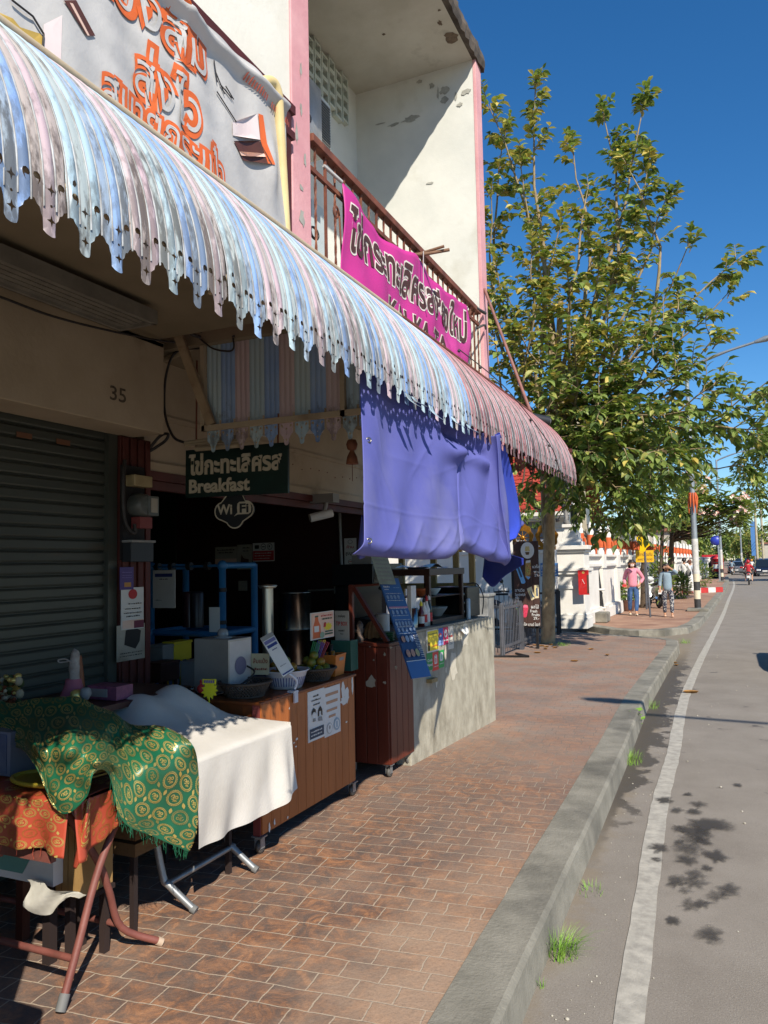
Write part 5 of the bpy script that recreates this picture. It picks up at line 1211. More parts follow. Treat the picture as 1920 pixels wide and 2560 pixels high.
# steel juice box
sb = thing('steel_box', 'square steel box with a round emblem and a clear dome on the orange counter', 'box', (-2.95, 3.95, TOP))
a = yp(585, 1745, 3.86)
b = MB(); Tb = Matrix.Translation((-2.885, 3.97, TOP)) @ Matrix.Rotation(R(-4), 4, 'Z'); b.box(-.135, .135, -.11, .11, .01, .335, 0, Tb)
b.build('casing', mat('brushed_steel_panel', '#b4b1ab', '#a09d97', sc=4, rough=.4, metal=.55), sb, bevel=.004)
b = MB(); b.rect(-.10, .02, .20, .30, .1352, 0, Tb @ frame((0, 0, 0), (0, 1, 0), (0, 0, 1))); b.build('front_plate', mat('pale_steel_plate', '#c6c4c4', '#b3b1b2', sc=4, rough=.45, metal=.3), sb)
b = MB(); b.disc(.0, .17, .055, .1375, 0, Tb @ frame((0, 0, 0), (0, 1, 0), (0, 0, 1)), 24); b.build('emblem', mat('emblem_mauve', '#6b6780', rough=.5), sb)
b = MB(); b.lathe([(.06, .335), (.06, .34), (.033, .342), (.034, .36), (.03, .378), (.018, .39), (.0, .393)], 18, Tb); b.build('dome', mat('clear_plastic', '#8d9091', rough=.1), sb)
cable('black flex curving from the steel box down to the counter', crv([Tb @ Vector((.14, .06, .16)), Tb @ Vector((.20, .05, .12)), Tb @ Vector((.17, -.1, .05)), Tb @ Vector((.06, -.25, .01))], 8), .006)
def stand_card(name, label, p, w, h, az, mats_, items, tilt=0, foot=True):
    T = Matrix.Translation(p) @ Matrix.Rotation(az, 4, 'Z') @ Matrix.Rotation(R(90)-tilt, 4, 'X') @ Matrix.Translation((-w/2, 0, 0))
    return poster(name, label, 'sign', T, w, h, mats_, items)
stand_card('price_card', 'cream card with red brown hand lettering in front of the steel box', Vector((-2.70, 4.08, TOP+.10)), .14, .13, R(14), [mat('cream_card', '#b9b394', '#a9a384', sc=9, rough=.7), mat('redbrown_ink', '#7d3424', rough=.7)], [('t', 'ส้มแป้ง', .25, .55, .25, .68, 1), ('l', .1, .22, .8, .12, 1)])
# starburst price tags
def burst(n, r0, r1): return [((r1 if k % 2 else r0)*math.cos(math.pi*k/n), (r1 if k % 2 else r0)*math.sin(math.pi*k/n)) for k in range(2*n)]
M_STARY = mat('fluorescent_yellow', '#e2d81f', '#d3c81a', sc=6, rough=.6)
pst = Vector((-2.80, 3.62, .87))
st = thing('price_star', 'bright yellow star-shaped price tag with a small printed flap above the white cloth', 'price tag', pst)
Ts = Matrix.Translation(dp(524, 1726, 4.35)) @ Matrix.Rotation(R(12), 4, 'Z') @ Matrix.Rotation(R(80), 4, 'X')
b = MB(); b.prism(burst(11, .052, .036), -.002, 0, 0, Ts); b.build('star', M_STARY, st)
b = MB(); b.box(-.045, .035, .033, .062, -.003, .003, 0, Ts); b.text('.', 0, 0, .01, 0, Ts); b.build('flap', M_STARY, st)
b = MB()
for k in range(5): b.rect(-.036+.013*k, .040, .010, .016, .0036, 0, Ts)
b.build('print', mat('print_violet', '#5b4b8f', rough=.6), st)
b = MB(); b.tube([Ts @ Vector((0, -.03, -.003)), Ts @ Vector((0, -.14, -.003))], .004, 6); b.build('stick', M_STARY, st)
b = MB(); cc = dp(478, 1737, 4.4); b.ball(cc, .035, 12, 8); b.lathe([(.02, .03), (.022, .045), (0, .05)], 12, Matrix.Translation(cc)); tag(b.build('sauce_bottle', mat('dark_glass', '#1a1514', rough=.1)), 'dark round bottle top behind the yellow star tag', 'bottle')
b = MB(); cc = dp(502, 1722, 4.42); b.ball(cc, (.022, .022, .026), 12, 8); b.tube([cc+Vector((0, 0, .02)), cc+Vector((0, 0, .05))], .006, 6); tag(b.build('red_stopper', mat('print_red', '#b32a2a')), 'red knob beside the yellow star tag', 'knob')
# clamped payment stand leaning on the white basket
ps = thing('payment_stand', 'white payment card on a slanting stand clamped to the front edge of the orange counter', 'stand', (XC, 4.13, TOP))
a0 = Vector((XC+.005, 4.10, TOP+.02)); a1 = dp(722, 1684, (Vector((XC-.02, 4.10, 0))-CP).dot(CF)+.02); a2 = dp(680, 1612, (a1-CP).dot(CF)+.02)
b = MB(); b.box(XC-.03, XC+.018, 4.075, 4.125, TOP, TOP+.012); b.box(XC+.009, XC+.019, 4.08, 4.12, TOP-.06, TOP); b.tube(crv([a0, a0+Vector((.01, .01, .05)), a1], 5), .009, 8); b.build('clamp', mat('white_plastic', '#c6c8d0'), ps)
dx = (a2-a1).normalized(); sd = Vector((.55, .83, .0)); sd = (sd-dx*sd.dot(dx)).normalized(); Tp = frame(a1-sd*.045, sd, dx)
poster('card', '', '', Tp, .09, (a2-a1).length+.07, [P_W, P_B, P_GR, mat('print_lavender', '#6f6c98', rough=.5)], [('r', 0, .90, 1, .1, 2), ('r', .05, .80, .9, .08, 3), ('r', .1, .70, .8, .07, 1), ('l', .3, .62, .4, .03, 1), ('l', .2, .22, .5, .03, 2), ('r', .05, .03, .9, .03, 1)], parent=ps)
# orange tub with straws and bottles, straw bundle, juice placard
ot = thing('plastic_tub', 'square orange plastic tub with a dark label at the far end of the orange counter', 'tub', (-2.62, 4.80, TOP))
Tt = Matrix.Translation((-2.60, 4.825, TOP)) @ Matrix.Rotation(R(4), 4, 'Z')
b = MB(); v = []
for (z, s) in ((0, .075), (.135, .088), (.15, .092), (.15, .084), (.02, .070)):
    for (x, y) in ((-1, -1), (1, -1), (1, 1), (-1, 1)): v.append((x*s, y*s, z))
b.add(v, [(3, 2, 1, 0)]+[(i*4+j, i*4+(j+1) % 4, (i+1)*4+(j+1) % 4, (i+1)*4+j) for i in range(4) for j in range(4)]+[(16, 17, 18, 19)], 0, Tt); b.build('body', mat('orange_plastic', '#c9752f', '#bd6a28', sc=5, rough=.4), ot, bevel=.004)
b = MB(); b.rect(-.03, .105, .075, .022, .0885, 0, Tt @ frame((0, 0, 0), (0, 1, 0), (0, 0, 1))); b.build('label', P_GR, ot)
for k, (dx_, dy_, h_, m_, l_) in enumerate([(-.03, -.03, .20, P_K, 'black bottle cap nearest the straws in the orange tub'), (.0, .03, .21, P_K, 'black pump bottle at the back of the orange tub'), (.03, -.01, .17, mat('amber_jar', '#9a6a2a', rough=.3), 'amber jar in the orange tub')]):
    b = MB(); b.lathe([(.0, .02), (.02, .02), (.022, h_*.7), (.012, h_*.82), (.014, h_), (0, h_)], 12, Tt @ Matrix.Translation((dx_, dy_, 0))); tag(b.build('bottle', m_), l_, 'bottle')
for k, (c_, l_) in enumerate([('#3d8a4a', 'green drinking straws leaning beside the fruit basket'), ('#5a4f9a', 'violet drinking straws between the green and the red ones'), ('#a8323a', 'dark red drinking straws leaning nearest the orange tub')]):
    b = MB()
    for j in range(5): s0 = Vector((-2.67+.012*j, 4.62+.03*k, TOP+.06)); b.tube([s0, s0+Vector((.03+.01*k, .05+.02*k, .19-.004*j))], .004, 6)
    tag(b.build('drinking_straws', mat('straw_'+str(c_[1:]), c_, rough=.4)), l_, 'straws')
b = MB(); b.cbox((-2.62, 4.70, TOP+.085), (.02, .13, .09)); tag(b.build('napkin_box', mat('white_plastic', '#c6c8d0'), bevel=.006), 'white plastic napkin holder between the fruit basket and the orange tub', 'holder')
jp = thing('placard', 'juice price placard with an orange bottle picture on a yellow clip stand', 'placard', (-2.66, 4.78, TOP))
q0 = xp(777, 1602, -2.66); q1_ = xp(835, 1570, -2.66); q2_ = xp(835, 1505, -2.66)
T = fx(-2.66, q0.y, q0.z+.0); w_, h_ = q1_.y-q0.y, q2_.z-q1_.z
poster('card', '', '', T, w_, h_, [P_W, M_ORANGE, P_Y, mat('print_sage', '#8aa088', rough=.6), P_R, mat('print_darkgreen', '#31523c', rough=.6), M_PRSKIN], [('r', .03, .03, .94, .94, 6), ('p', [(.08, .05), (.1, .5), (.16, .68), (.18, .82), (.3, .82), (.32, .68), (.40, .5), (.42, .05)], 1), ('r', .14, .28, .2, .22, 0), ('r', .17, .82, .14, .06, 5), ('l', .42, .82, .5, .08, 4), ('l', .46, .7, .46, .07, 5), ('p', [(.72+.2*x/.052, .42+.16*y/.052) for x, y in burst(9, .052, .036)], 2), ('p', [(.52, .42), (.54, .56), (.58, .6), (.64, .58), (.62, .42)], 4), ('o', .46, .14, .1, 3, .12), ('r', .58, .12, .34, .06, 5), ('r', .58, .22, .34, .05, 5)], parent=jp)
cc = xp(803, 1605, -2.66)
b = MB(); b.tube([cc, Vector((-2.66, cc.y-.01, cc.z-.05)), Vector((-2.655, cc.y+.0, TOP+.03)), Vector((-2.65, cc.y, TOP))], .009, 8); b.cbox(cc+Vector((.004, 0, .0)), (.03, .06, .025)); b.lathe([(.05, 0), (.05, .01), (.02, .02)], 16, Matrix.Translation((-2.65, cc.y, TOP))); b.build('clip_stand', M_STARY, jp)
tp = thing('tip_sign', 'white hand-lettered TIP BOX card behind the juice placard', 'sign', (-2.9, 5.0, TOP))
a = yp(838, 1600, 5.1); c_ = yp(872, 1527, 5.1)
Tq = fy(a.x, 5.1, a.z+.0, R(-6)); ww = (c_.x-a.x)*1.05; hh = c_.z-a.z
poster('card', '', '', Tq, ww, hh, [mat('grey_white_card', '#a8a59b', rough=.7), P_K, P_R], [('t', 'กล่อง', .25, .78, .1, .5, 1), ('t', 'TIP BOX', .08, .50, .14, .82, 2), ('l', .25, .3, .45, .07, 1), ('l', .4, .2, .2, .04, 1)], parent=tp)
b = MB(); b.cbox((a.x+ww/2, 5.13, a.z-.11), (.16, .12, .22)); b.build('box', mat('green_clear_box', '#2f5a50', rough=.2), tp)
# --- mahogany cabinet with the leaning menu board
rc = thing('cabinet', 'dark red wooden cabinet on castors below the blue menu board', 'cabinet', (-2.55, 5.6, 0))
y0_, y1_, x0_, x1_ = 5.40, 5.86, -2.78, -2.405
b = MB(); b.box(x0_, x1_, y0_, y1_, .10, .985); n = 4
for k in range(n): b.box(x0_+k*(x1_-x0_)/n+.004, x0_+(k+1)*(x1_-x0_)/n-.003, y0_-.012, y0_-.0005, .105, .98)
for k in range(4): b.box(x1_+.0005, x1_+.012, y0_+k*(y1_-y0_)/4+.003, y0_+(k+1)*(y1_-y0_)/4-.003, .105, .98)
b.build('body', M_MAHOG, rc, bevel=.002)
b = MB(); b.box(x0_-.02, x1_+.02, y0_-.025, y1_+.02, .986, 1.012); b.build('top', M_MAHOG, rc, bevel=.003)
for (x, y) in ((x1_-.03, y0_+.04), (x1_-.03, y1_-.04), (x0_+.04, y0_+.04), (x0_+.04, y1_-.04)):
    b = MB(); caster(b, x, y); b.build('castor', [M_CASTER, M_GALV], rc)
b = MB(); Ty = fy(0, y0_-.013, 0)
for k, (x, y, rx, ry) in enumerate([(928, 1707, .05, .06), (940, 1612, .012, .016), (925, 1615, .01, .012), (978, 1618, .012, .012), (962, 1636, .012, .018), (990, 1668, .012, .02), (876, 1612, .008, .012), (935, 1650, .01, .01), (962, 1706, .016, .014)]):
    p = yp(x, y, y0_-.013); blob(b, Ty, p.x, p.z, rx*.8, ry*.8, .002+.0002*k, k+90)
b.build('sticker_remains', P_OLD, rc)
mb_ = thing('menu_board', 'long blue menu board with rows of food pictures leaning towards the street', 'menu board', (-2.35, 5.4, 1.0))
def dpt(x, y, Y): return yp(x, y, Y)
Atl, Atr, Abl, Abr = xp(945, 1450, -2.72), xp(993, 1440, -2.58), xp(1030, 1697, -2.18), xp(1085, 1690, -2.05)
# board: leans outwards at the bottom; real length about 0.9 m
Abl = yp(1030, 1697, 5.32); Abr = yp(1078, 1690, 5.55); Atl = yp(940, 1445, 5.40); Atr = yp(990, 1438, 5.66)
T = frame(Abl, Abr-Abl, Atl-Abl); ww = (Abr-Abl).length; hh = (Atl-Abl).length
M_MENU = mat('menu_blue', '#3d5f92', '#37588a', sc=3, rough=.35); M_MENUD = mat('menu_deep_blue', '#26375e', rough=.35); M_MPK = mat('menu_pinkline', '#b98092', rough=.5); M_DISH = mat('dish_print', '#93a5bd', '#6f82a0', sc=30, rough=.5); M_DISH2 = mat('dish_print_warm', '#b98a72', '#8c6a5a', sc=40, rough=.5); M_DISH3 = mat('dish_print_green', '#86a06a', '#b08a62', sc=50, rough=.5)
it = [('r', .0, .165, 1, .26, 2), ('r', .02, .685, .96, .018, 3), ('r', 0, .16, 1, .006, 6), ('l', .08, .90, .3, .018, 6), ('l', .08, .875, .22, .012, 6), ('l', .55, .895, .35, .008, 4)]
for (yy, nn, sz, m_) in [(.80, 4, .05, 4), (.645, 4, .05, 4), (.53, 6, .045, 4), (.465, 5, .05, 4)]:
    for k in range(nn): it.append(('o', .10+.8*k/(nn-1) if nn > 4 else .12+.18*k*(1 if yy > .7 else 1.2), yy, .06, m_, .022))
    it.append(('l', .06, yy-.038, .8, .006, 6)); it.append(('l', .06, yy+.034, .8, .006, 6))
for k in range(3): it.append(('o', .16+.2*k, .375, .09, 4 if k else 5, .032)); it.append(('o', .18+.23*k, .235, .10, [5, 5, 7][k], .038))
for k in range(9): it.append(('l', .70, .40-.016*k, .25, .006, 6))
for k in range(5): it.append(('l', .76, .26-.018*k, .2, .006, 6))
poster('board', '', '', T, ww, hh, [M_MENU, P_K, M_MENUD, M_MPK, M_DISH, M_DISH2, P_W, M_DISH3], it, parent=mb_, th=.012)
b = MB(); fr0 = Vector((-2.72, 5.42, 1.012)); tpv = T @ Vector((.02, hh*.95, -.03))
b.tube([fr0, Vector((-2.72, 5.42, tpv.z))], .022, 4, smooth=False); b.tube([Vector((-2.70, 5.43, tpv.z-.02)), Vector((-2.42, 5.43, 1.015))], .022, 4, smooth=False); b.tube([Vector((-2.72, 5.42, tpv.z-.01)), tpv], .012, 4)
b.build('wooden_support', M_MAHOG, mb_)
Tn = frame(T @ Vector((-.03, hh*.93, .012)), (Abr-Abl), (Atl-Abl)+Vector((0, 0, .05)))
poster('price_list', 'hand-written green-grey price sheet clipped over the top of the blue menu board', 'sheet', Tn, ww*.85, .24, [mat('sage_paper', '#98a290', '#868f7f', sc=9, rough=.7), P_GR, P_K], [('l', .1, .82-.14*k, .8, .06, 1) for k in range(6)])
# folded cloth, tub and green plates on the cabinet
b = MB(); cc = yp(935, 1586, 5.62); cc.z = 1.012
b.grid(lambda u, v: cc+Vector(((.075-.012*math.sin(9*u*6.28))*math.cos(u*6.28)*math.sin(.25+v*1.35), (.07-.01*math.sin(11*u*6.28))*math.sin(u*6.28)*math.sin(.25+v*1.35), .14*math.cos(v*1.45)+.008*math.sin(u*40))), 60, 12); tag(b.build('folded_cloth', mat('tan_cloth', '#94704a', '#7c5c3b', sc=20, rough=.9, bump=.3)), 'crumpled tan cloth lying on the mahogany cabinet', 'cloth')
cc = yp(955, 1575, 5.72); cyl('tub', 'white plastic tub standing behind the crumpled tan cloth', 'tub', Vector((cc.x, 5.74, 1.012)), .055, .20, P_W)
b = MB(); cc = yp(968, 1590, 5.56)
for k in range(5): b.lathe([(.04, 0), (.055, .012), (.052, .014), (.0, .004)], 18, Matrix.Translation((cc.x, 5.58, 1.012+.014*k)))
tag(b.build('plate_stack', mat('green_plastic', '#2f6a4a', rough=.35)), 'stack of green plastic plates beside the tan cloth', 'plates')
b = MB(); cc = yp(900, 1590, 5.5); cc.z = 1.012; Tm = Matrix.Translation(cc)
b.lathe([(.03, 0), (.035, .02), (.02, .05), (.03, .08), (.022, .10), (.028, .125), (.015, .15), (0, .16)], 14, Tm)
tag(b.build('figurine', mat('figurine_paint', '#8f7a6c', '#3a3330', sc=40, rough=.4)), 'small painted figurine at the back corner of the mahogany cabinet', 'figurine')
# --- raw concrete counter
M_RAWC = mat('raw_concrete', '#928c7b', '#aaa492', sc=7, lo=.38, hi=.62, rough=.88, bump=.5, bsc=35, c3='#77705f', sc3=4, lo3=.52, hi3=.74, stretch=(1, 1.3, .7), detail=9)
cn = thing('concrete_counter', 'grey concrete counter covered with stickers facing the street', 'counter', (-2.6, 6.75, 0))
AN = R(-3.9)
TC = Matrix.Translation((-2.40, 5.80, 0)) @ Matrix.Rotation(AN, 4, 'Z')      # local: y along the front, -x into the shop
b = MB(); b.box(-.14, 0, 0, 1.98, -.02, 1.045, 0, TC); b.box(-1.0, -.14, 1.84, 1.98, -.02, 1.045, 0, TC); b.build('wall', M_RAWC, cn, bevel=.008)
b = MB(); b.box(-.55, .012, -.01, 1.835, 1.046, 1.066, 0, TC); b.build('top', mat('grey_counter_top', '#8c8779', '#7a7568', sc=5, rough=.6), cn, bevel=.003)
TF = TC @ frame((0, 0, 0), (0, 1, 0), (0, 0, 1))
def fpt(x, y):       # photo point on the counter front
    n = TC.to_3x3() @ Vector((1, 0, 0)); o = TC @ Vector((0, 0, 0)); d = _ray(x, y); t = (o-CP).dot(n)/d.dot(n); p = TC.inverted() @ (CP+d*t); return p.y, p.z
def frect(x0, y0, x1, y1, z=.003):
    a = fpt(x0, y1); c = fpt(x1, (y0+y1)/2-3); d = fpt(x0, y0); return TF @ Matrix.Translation((a[0], a[1], z)), c[0]-a[0], d[1]-a[1]
GRP = 'stickers on the concrete counter'
T, w_, h_ = frect(1067, 1577, 1096, 1633); poster('sticker', 'large yellow delivery sticker with a small figure on the concrete counter', 'sticker', T, w_, h_, [P_W, P_Y, M_ORANGE, P_K, mat('print_olive', '#7d7f3a', rough=.6)], [('r', .05, .06, .92, .9, 1), ('l', .1, .78, .8, .08, 4), ('l', .2, .64, .6, .06, 4), ('l', .4, .22, .55, .08, 2), ('p', [(.08, .08), (.08, .42), (.14, .5), (.22, .42), (.22, .08)], 3), ('o', .15, .36, .05, 2, .05)], GRP)
T, w_, h_ = frect(1093.5, 1572, 1107, 1615); poster('sticker', 'tall blue sticker with a red emblem between the yellow and the crimson ones', 'sticker', T, w_, h_, [mat('print_blue', '#3459a8', rough=.5), P_R, P_W, mat('print_skyblue', '#8fa8d8', rough=.5)], [('r', 0, 0, 1, .3, 3), ('o', .45, .6, .28, 1, .13), ('o', .5, .55, .16, 2, .07), ('l', .2, .14, .6, .05, 0)], GRP)
T, w_, h_ = frect(1107, 1569, 1120, 1613); poster('sticker', 'crimson sticker with a white oval on the concrete counter', 'sticker', T, w_, h_, [mat('print_crimson', '#b01f4c', rough=.5), P_W, P_K], [('o', .5, .64, .3, 1, .23), ('p', [(.38, .56), (.36, .74), (.5, .62), (.64, .76), (.62, .56), (.5, .5)], 0), ('l', .1, .22, .8, .09, 1)], GRP)
T, w_, h_ = frect(1120, 1566, 1133, 1624); poster('sticker', 'faded white sticker with red lettering beside the crimson one', 'sticker', T, w_, h_, [mat('faded_white_sheet', '#c9c3b4', rough=.8), P_R, P_GR], [('l', .15, .52, .7, .1, 1), ('l', .2, .36, .6, .05, 2), ('l', .2, .28, .6, .05, 2), ('l', .2, .2, .6, .05, 2)], GRP)
T, w_, h_ = frect(1067, 1634, 1081, 1678); poster('sticker', 'green sticker reading Grab Food, partly behind the menu board', 'sticker', T, w_, h_, [mat('print_emerald', '#12813f', rough=.5), P_W], [('t', 'Grab', .08, .50, .17, .84, 1, .01), ('t', 'Food', .08, .24, .17, .84, 1, .03)], GRP)
T, w_, h_ = frect(1081.5, 1632, 1096, 1678); poster('sticker', 'red sticker with a white bag emblem in the lower row', 'sticker', T, w_, h_, [mat('print_scarlet', '#d4382f', rough=.5), P_W, P_K], [('p', [(.28, .36), (.28, .78), (.36, .86), (.64, .86), (.72, .78), (.72, .36)], 1), ('r', .42, .42, .16, .26, 0), ('o', .5, .8, .07, 2, .03), ('l', .1, .2, .8, .05, 1)], GRP)
T, w_, h_ = frect(1096, 1627, 1109.5, 1671); poster('sticker', 'green sticker with a white rounded emblem, rightmost of the lower row', 'sticker', T, w_, h_, [mat('print_leafgreen', '#2c9a4b', rough=.5), P_W, mat('print_palegreen', '#8ec9a0', rough=.5)], [('p', [(.22, .46), (.22, .8), (.32, .88), (.68, .88), (.78, .8), (.78, .46), (.68, .38), (.32, .38)], 1), ('r', .40, .5, .2, .24, 2), ('l', .15, .22, .7, .05, 1)], GRP)
b = MB()
for k, (x, y, rx, ry) in enumerate([(1160, 1590, .11, .10), (1134, 1665, .07, .14), (1113, 1634, .02, .05), (1115, 1675, .025, .03), (1090, 1705, .02, .05), (1108, 1715, .012, .03)]):
    yy, zz = fpt(x, y); blob(b, TF, yy, zz, rx, ry, .002+.0003*k, k+120)
b.build('glue_marks', mat('pale_glue', '#c2bba9', '#b3ac9a', sc=20, rough=.9), cn)
yy, zz = fpt(1152, 1575); b = MB(); b.grid(lambda u, v: TF @ Vector((yy+.15*u-.02, zz-.05*v+.02*u, .004+.08*v*(1-.3*u)*1.0-.03*v*v)), 6, 4); tag(b.build('peeling_paper', P_W), 'white paper flap peeling off the concrete counter, casting a shadow', 'paper')
yy, zz = fpt(1066, 1697); b = MB(); b.box(yy-.0, yy+.12, zz-.035, zz-.003, .0, .05, 0, TF); tag(b.build('wood_block', mat('raw_wood_end', '#9d8a60', '#8a774f', sc=9, rough=.8)), 'small pale wooden batten end under the menu board', 'wood')
# things on the concrete counter
CT = 1.066
dc = thing('display_cabinet', 'dark wooden display cabinet with glass panes on the concrete counter', 'cabinet', TC @ Vector((-.30, 1.0, CT)))
xa, xb, ya, yb, za, zb = -.50, -.09, .62, 1.42, CT, CT+.50
b = MB()
for (x, y) in ((xa, ya), (xb-.04, ya), (xa, yb-.04), (xb-.04, yb-.04)): b.box(x, x+.04, y, y+.04, za+.045, zb-.06, 0, TC)
b.box(xa, xb, ya, yb, za, za+.045, 0, TC); b.box(xa-.01, xb+.01, ya-.01, yb+.01, zb-.06, zb, 0, TC); b.box(xa+.02, xb-.02, ya+.02, yb-.02, za+.24, za+.25, 0, TC)
b.build('frame', wood('dark_cabinet_wood', '#3d2317', '#331c12', '#24130c'), dc, bevel=.003)
gm = bpy.data.materials.new('cabinet_glass'); gm.use_nodes = True; g_ = gm.node_tree.nodes['Principled BSDF']; g_.inputs['Roughness'].default_value = .02; g_.inputs['Transmission Weight'].default_value = 1; g_.inputs['IOR'].default_value = 1.02; g_.inputs['Base Color'].default_value = (.92, .95, .95, 1)
b = MB(); b.box(xb-.022, xb-.018, ya+.04, yb-.04, za+.045, zb-.06, 0, TC); b.box(xa+.04, xb-.04, ya+.018, ya+.022, za+.045, zb-.06, 0, TC); b.box(xa+.04, xb-.04, yb-.022, yb-.018, za+.045, zb-.06, 0, TC); b.build('glass_pane', gm, dc)
for k, (x, y, z, s, m_, l_) in enumerate([(-.3, .8, CT+.045, .10, P_W, 'white bowl on the lower shelf of the display cabinet, nearer the menu board'), (-.28, 1.15, CT+.045, .12, P_GR, 'grey tray stack on the lower shelf of the display cabinet'), (-.3, .85, CT+.25, .09, M_ORANGE, 'orange packet on the upper shelf of the display cabinet'), (-.28, 1.1, CT+.25, .08, P_W, 'white bowl on the upper shelf of the display cabinet')]):
    b = MB(); b.lathe([(.5*s, 0), (.95*s, .6*s), (s, .75*s), (.9*s, .75*s), (.45*s, .1*s), (0, .1*s)], 16, TC @ Matrix.Translation((x, y, z))); tag(b.build('bowl', m_), l_, 'bowl')
b = MB(); b.grid(lambda u, v: TC @ Vector((xa+.02+(xb-xa)*.8*u, ya+.1+.5*v, zb+.012+.03*math.sin(u*5+v*7)*math.sin(v*3.1)+.004)), 14, 10); tag(b.build('plastic_bag', mat('clear_film', '#b4b0a4', '#cac6ba', sc=9, rough=.3)), 'crumpled pale plastic bag lying on top of the display cabinet', 'bag')
ov = thing('oven', 'steel toaster oven with three knobs at the far end of the concrete counter', 'oven', TC @ Vector((-.26, 1.65, CT)))
b = MB(); b.box(-.42, -.07, 1.47, 1.80, CT+.015, CT+.31, 0, TC); b.build('casing', mat('brushed_dark_steel', '#5a554d', '#4c4841', sc=6, rough=.4, metal=.7, stretch=(1, 1, 12)), ov, bevel=.008)
b = MB(); b.box(-.40, -.09, 1.462, 1.4695, CT+.03, CT+.30, 0, TC); b.build('front_panel', mat('oven_black', '#1d1b1a', rough=.3), ov)
for k in range(3):
    b = MB(); b.lathe([(.022, 0), (.02, .02), (0, .022)], 16, TC @ frame((-.12, 1.462, CT+.07+.085*k), (1, 0, 0), (0, 0, 1))); b.build('knob', M_STEEL, ov)
cable('black oven cable looping over the far edge of the concrete counter', crv([TC @ Vector((-.2, 1.78, CT+.33)), TC @ Vector((-.1, 1.80, CT+.33)), TC @ Vector((-.04, 1.82, CT+.2)), TC @ Vector((-.05, 1.80, CT+.02))], 8), .006)
nh = thing('napkin_holder', 'steel cup of white napkins standing on the concrete counter beside the bottles', 'napkins', TC @ Vector((-.12, .34, CT)))
b = MB(); b.lathe([(.048, 0), (.05, .17), (.046, .17), (.044, .01)], 18, TC @ Matrix.Translation((-.12, .32, CT))); b.build('cup', M_STEEL, nh)
b = MB(); b.box(-.14, -.10, .27, .37, CT+.02, CT+.36, 0, TC); b.build('napkins', P_W, nh, bevel=.004)
for k, (y, x, h, m_, cap, l_) in enumerate([(.46, -.10, .20, mat('sauce_red', '#5d1d16', rough=.2), P_Y, 'dark red sauce bottle with a yellow cap'), (.52, -.10, .23, P_W, P_K, 'white label bottle standing right of the red sauce'), (.575, -.10, .24, mat('bottle_white_red', '#c9c5bd', rough=.2), P_R, 'white and red bottle with a red patch'), (.625, -.10, .25, mat('soy_black', '#1b1310', rough=.1), P_W, 'tall dark soy bottle nearest the display cabinet')]):
    t = thing('sauce_bottle', l_, 'bottle', TC @ Vector((x, y, CT)), 'sauce bottles on the concrete counter')
    b = MB(); b.lathe([(0, .001), (.028, .001), (.028, h*.6), (.012, h*.82), (.012, h*.9)], 14, TC @ Matrix.Translation((x, y, CT))); b.build('bottle', m_, t)
    b = MB(); b.lathe([(.014, h*.9), (.014, h), (0, h+.03)], 12, TC @ Matrix.Translation((x, y, CT))); b.build('cap', cap, t)
    b = MB(); b.lathe([(.0285, h*.15), (.0285, h*.45)], 14, TC @ Matrix.Translation((x, y, CT))); b.build('label', P_W if k % 2 == 0 else P_R, t)
b = MB(); b.lathe([(.02, 0), (.022, .19), (.012, .2), (0, .2)], 12, TC @ Matrix.Translation((-.05, 1.43, CT))); tag(b.build('pump_bottle', mat('pale_blue_bottle', '#a9b6bd', rough=.2)), 'slim pale bottle between the display cabinet and the oven', 'bottle')
# black coffee machine deeper behind the counter, wooden window frames
cf = thing('coffee_machine', 'black coffee machine on a stand behind the concrete counter', 'machine', (-3.2, 6.6, 0))
b = MB(); b.box(-3.35, -2.95, 6.25, 7.0, .0, .95); b.build('stand', M_DARKIN, cf)
b = MB(); b.box(-3.33, -2.97, 6.3, 6.95, .951, 1.12); b.box(-3.33, -3.15, 6.3, 6.95, 1.12, 1.42); b.box(-3.35, -2.93, 6.28, 6.97, 1.421, 1.62); b.build('body', mat('machine_black', '#141416', rough=.3), cf, bevel=.008)
b = MB(); b.box(-2.929, -2.92, 6.32, 6.93, 1.50, 1.56); b.tube([(-2.95, 6.45, 1.40), (-2.9, 6.45, 1.38), (-2.82, 6.45, 1.37)], .015, 8); b.build('trim', M_STEEL, cf)
b = MB(); b.box(-3.2, -3.0, 6.4, 6.6, 1.621, 1.70); b.build('cup_tray', P_GR, cf)
wn = thing('wooden_window', 'pale wooden window frame standing between the shop and the temple lane', 'window', (-3.3, 7.58, 0))
b = MB()
for x in (-3.38, -3.0, -2.74, -2.56): b.box(x, x+.06, 7.92, 7.97, 0, 2.3)
b.box(-3.38, -2.5, 7.925, 7.965, 1.34, 1.40); b.box(-3.38, -2.5, 7.925, 7.965, 1.80, 1.86); b.build('frame', mat('pale_wood_frame', '#9a8254', '#86703f', sc=9, rough=.7, stretch=(5, 5, 1)), wn)
